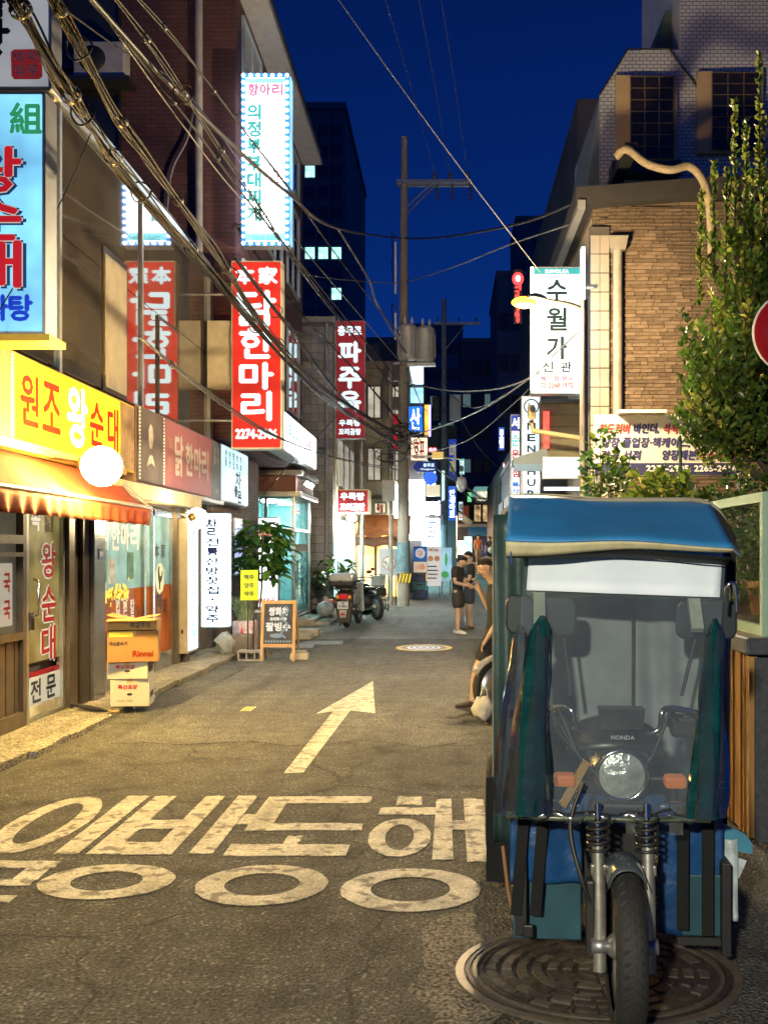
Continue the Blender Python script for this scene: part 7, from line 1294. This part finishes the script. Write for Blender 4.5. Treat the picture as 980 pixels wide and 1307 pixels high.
    for s in 'lr':
        an, to = J['an'+s], J['toe'+s]; d = (to-an); d.z = 0; d.normalize(); h0 = Vector((an.x,an.y,to.z))-d*.06
        SV = {'a': (h0+Vector((0,0,.025)),(.042,.045)), 'b': (h0+d*.09+Vector((0,0,.025)),(.043,.046)), 'c': (h0+d*.19+Vector((0,0,.01)),(.045,.034)), 'd': (to+d*.03,(.036,.026)), 'e': (an+Vector((0,0,-.02)),(.045,.045))}
        sho = skinmesh('shoe', SV, [('a','b'),('b','c'),('c','d'),('b','e')], shoe, t, 'b', 2)
        if socks: skinmesh('sock', {'a': (an+Vector((0,0,-.02)),.043), 'b': (an.lerp(J['kn'+s],.3),.05)}, [('a','b')], socks, t, 'a', 2)
    return t
def stance(h=1.72, **kw):
    k = h/1.72; J = dict(head=(0,-.01,1.60), neck=(0,.02,1.47), chest=(0,.02,1.28), pelvis=(0,.02,.93), shl=(-.19,.02,1.4), shr=(.19,.02,1.4), ell=(-.23,.04,1.12), elr=(.23,.04,1.12), wrl=(-.23,-.06,.88), wrr=(.23,-.06,.88),
        hipl=(-.095,.02,.9), hipr=(.095,.02,.9), knl=(-.1,0,.49), knr=(.1,0,.49), anl=(-.1,.04,.09), anr=(.1,.04,.09), toel=(-.11,-.13,.035), toer=(.11,-.13,.035)); J.update(kw)
    return {a: tuple(c*k for c in v) if a not in ('face','handl','handr') else v for a, v in J.items()}
dz = zr(20.2)
person('man in a black T-shirt, black shorts and white shoes standing in the alley', (.21,20.2,0), R(68), stance(1.66, head=(.0,-.09,1.56), neck=(0,-.02,1.46), face=(-.15,-1,-.35), ell=(-.25,-.02,1.12), wrl=(-.12,-.26,1.05), elr=(.24,-.03,1.12), wrr=(.12,-.27,1.03), knl=(-.1,-.03,.49), anl=(-.1,-.02,.09), toel=(-.11,-.2,.035), anr=(.1,.1,.09), toer=(.11,-.07,.035)))
person('man in dark clothes just behind the standing man, facing him', (.44,21.4,0), R(-75), stance(1.72, face=(0,-1,-.3), wrl=(-.1,-.28,1.1), wrr=(.1,-.28,1.1), ell=(-.24,-.05,1.1), elr=(.24,-.05,1.1)), bottom=M('dark_blue_cotton', (.03,.035,.06), .85), shoe=shoed)
person('man in black leaning on a parked motorcycle behind the trike, looking at his phone', (.42,10.75,0), R(-82), stance(1.74,
    pelvis=(0,.1,.82), chest=(0,.13,1.17), neck=(0,.07,1.38), head=(0,-.0,1.515), face=(.1,-1,-.45), shl=(-.19,.12,1.29), shr=(.19,.12,1.29), ell=(-.24,.1,1.02), wrl=(-.12,-.05,1.26), elr=(.25,.12,1.0), wrr=(.22,-.02,.78), handl=(0,-.3,.9),
    hipl=(-.1,.08,.8), hipr=(.1,.08,.8), knl=(-.11,.08,.44), anl=(-.11,.26,.09), toel=(-.11,.12,.035), knr=(.12,-.11,.46), anr=(.13,-.17,.09), toer=(.13,-.34,.035)), shoe=shoed, socks=sock, shortlen=.95)
ph = thing('mobile_phone', 'dark mobile phone held up by the leaning man', 'phone', (.3,10.83,1.3)); MB().box((.295,10.835,1.4), (.012,.072,.15), Matrix.Rotation(.5,3,'Y')).build('case', black, ph, bevel=.005); MB().box((.303,10.835,1.402), (.002,.064,.135), Matrix.Rotation(.5,3,'Y')).build('screen', E('phone_screen', (.6,.7,.8), .6), ph)
for i, (lab, x, d, r_, tp, bt) in enumerate((('distant person in an orange top walking in front of the blue awning', 1.72, 56, 10, M('orange_cotton', (.45,.16,.07), .8), M('beige_cotton', (.3,.24,.18), .8)), ('distant person in dark clothes with a white bag by the blue awning', 2.2, 52, -20, tee, shortm))):
    person(lab, (x,d,zr(d)), R(r_), stance(1.68, knl=(-.1,-.1,.5), anl=(-.1,-.12,.09), toel=(-.11,-.3,.035)), top=tp, bottom=bt, shoe=shoew, fine=False, trouser=True, group='people far down the alley')
wb = thing('white_bag', 'small white bag carried by the distant person', 'bag', (2.2,51.8,1.8)); MB().ball((2.25,51.75,zr(52)+.95), (.16,.1,.18), 12, 8).build('bag', white, wb); MB().tube([(2.2,51.75,zr(52)+1.1),(2.2,51.8,zr(52)+1.35),(2.3,51.75,zr(52)+1.1)], .01).build('strap', white, wb)
pb = thing('plastic_bag', 'crumpled pale plastic bag on the road by the leaning man', 'bag', (.36,9.85,0)); mb = MB(); mb.ball((.36,9.85,.13), (.11,.1,.13), 16, 10); mb.v = [tuple(Vector(v)+Vector((noise.noise(Vector(v)*12),noise.noise(Vector(v)*11),noise.noise(Vector(v)*13)))*.04) for v in mb.v]; mb.build('bag', bgm, pb); MB().tube([(.32,9.85,.22),(.34,9.85,.34),(.38,9.85,.34),(.4,9.85,.22)], .006).build('handle', bgm, pb)
bpy.data.scenes.remove(SCR)
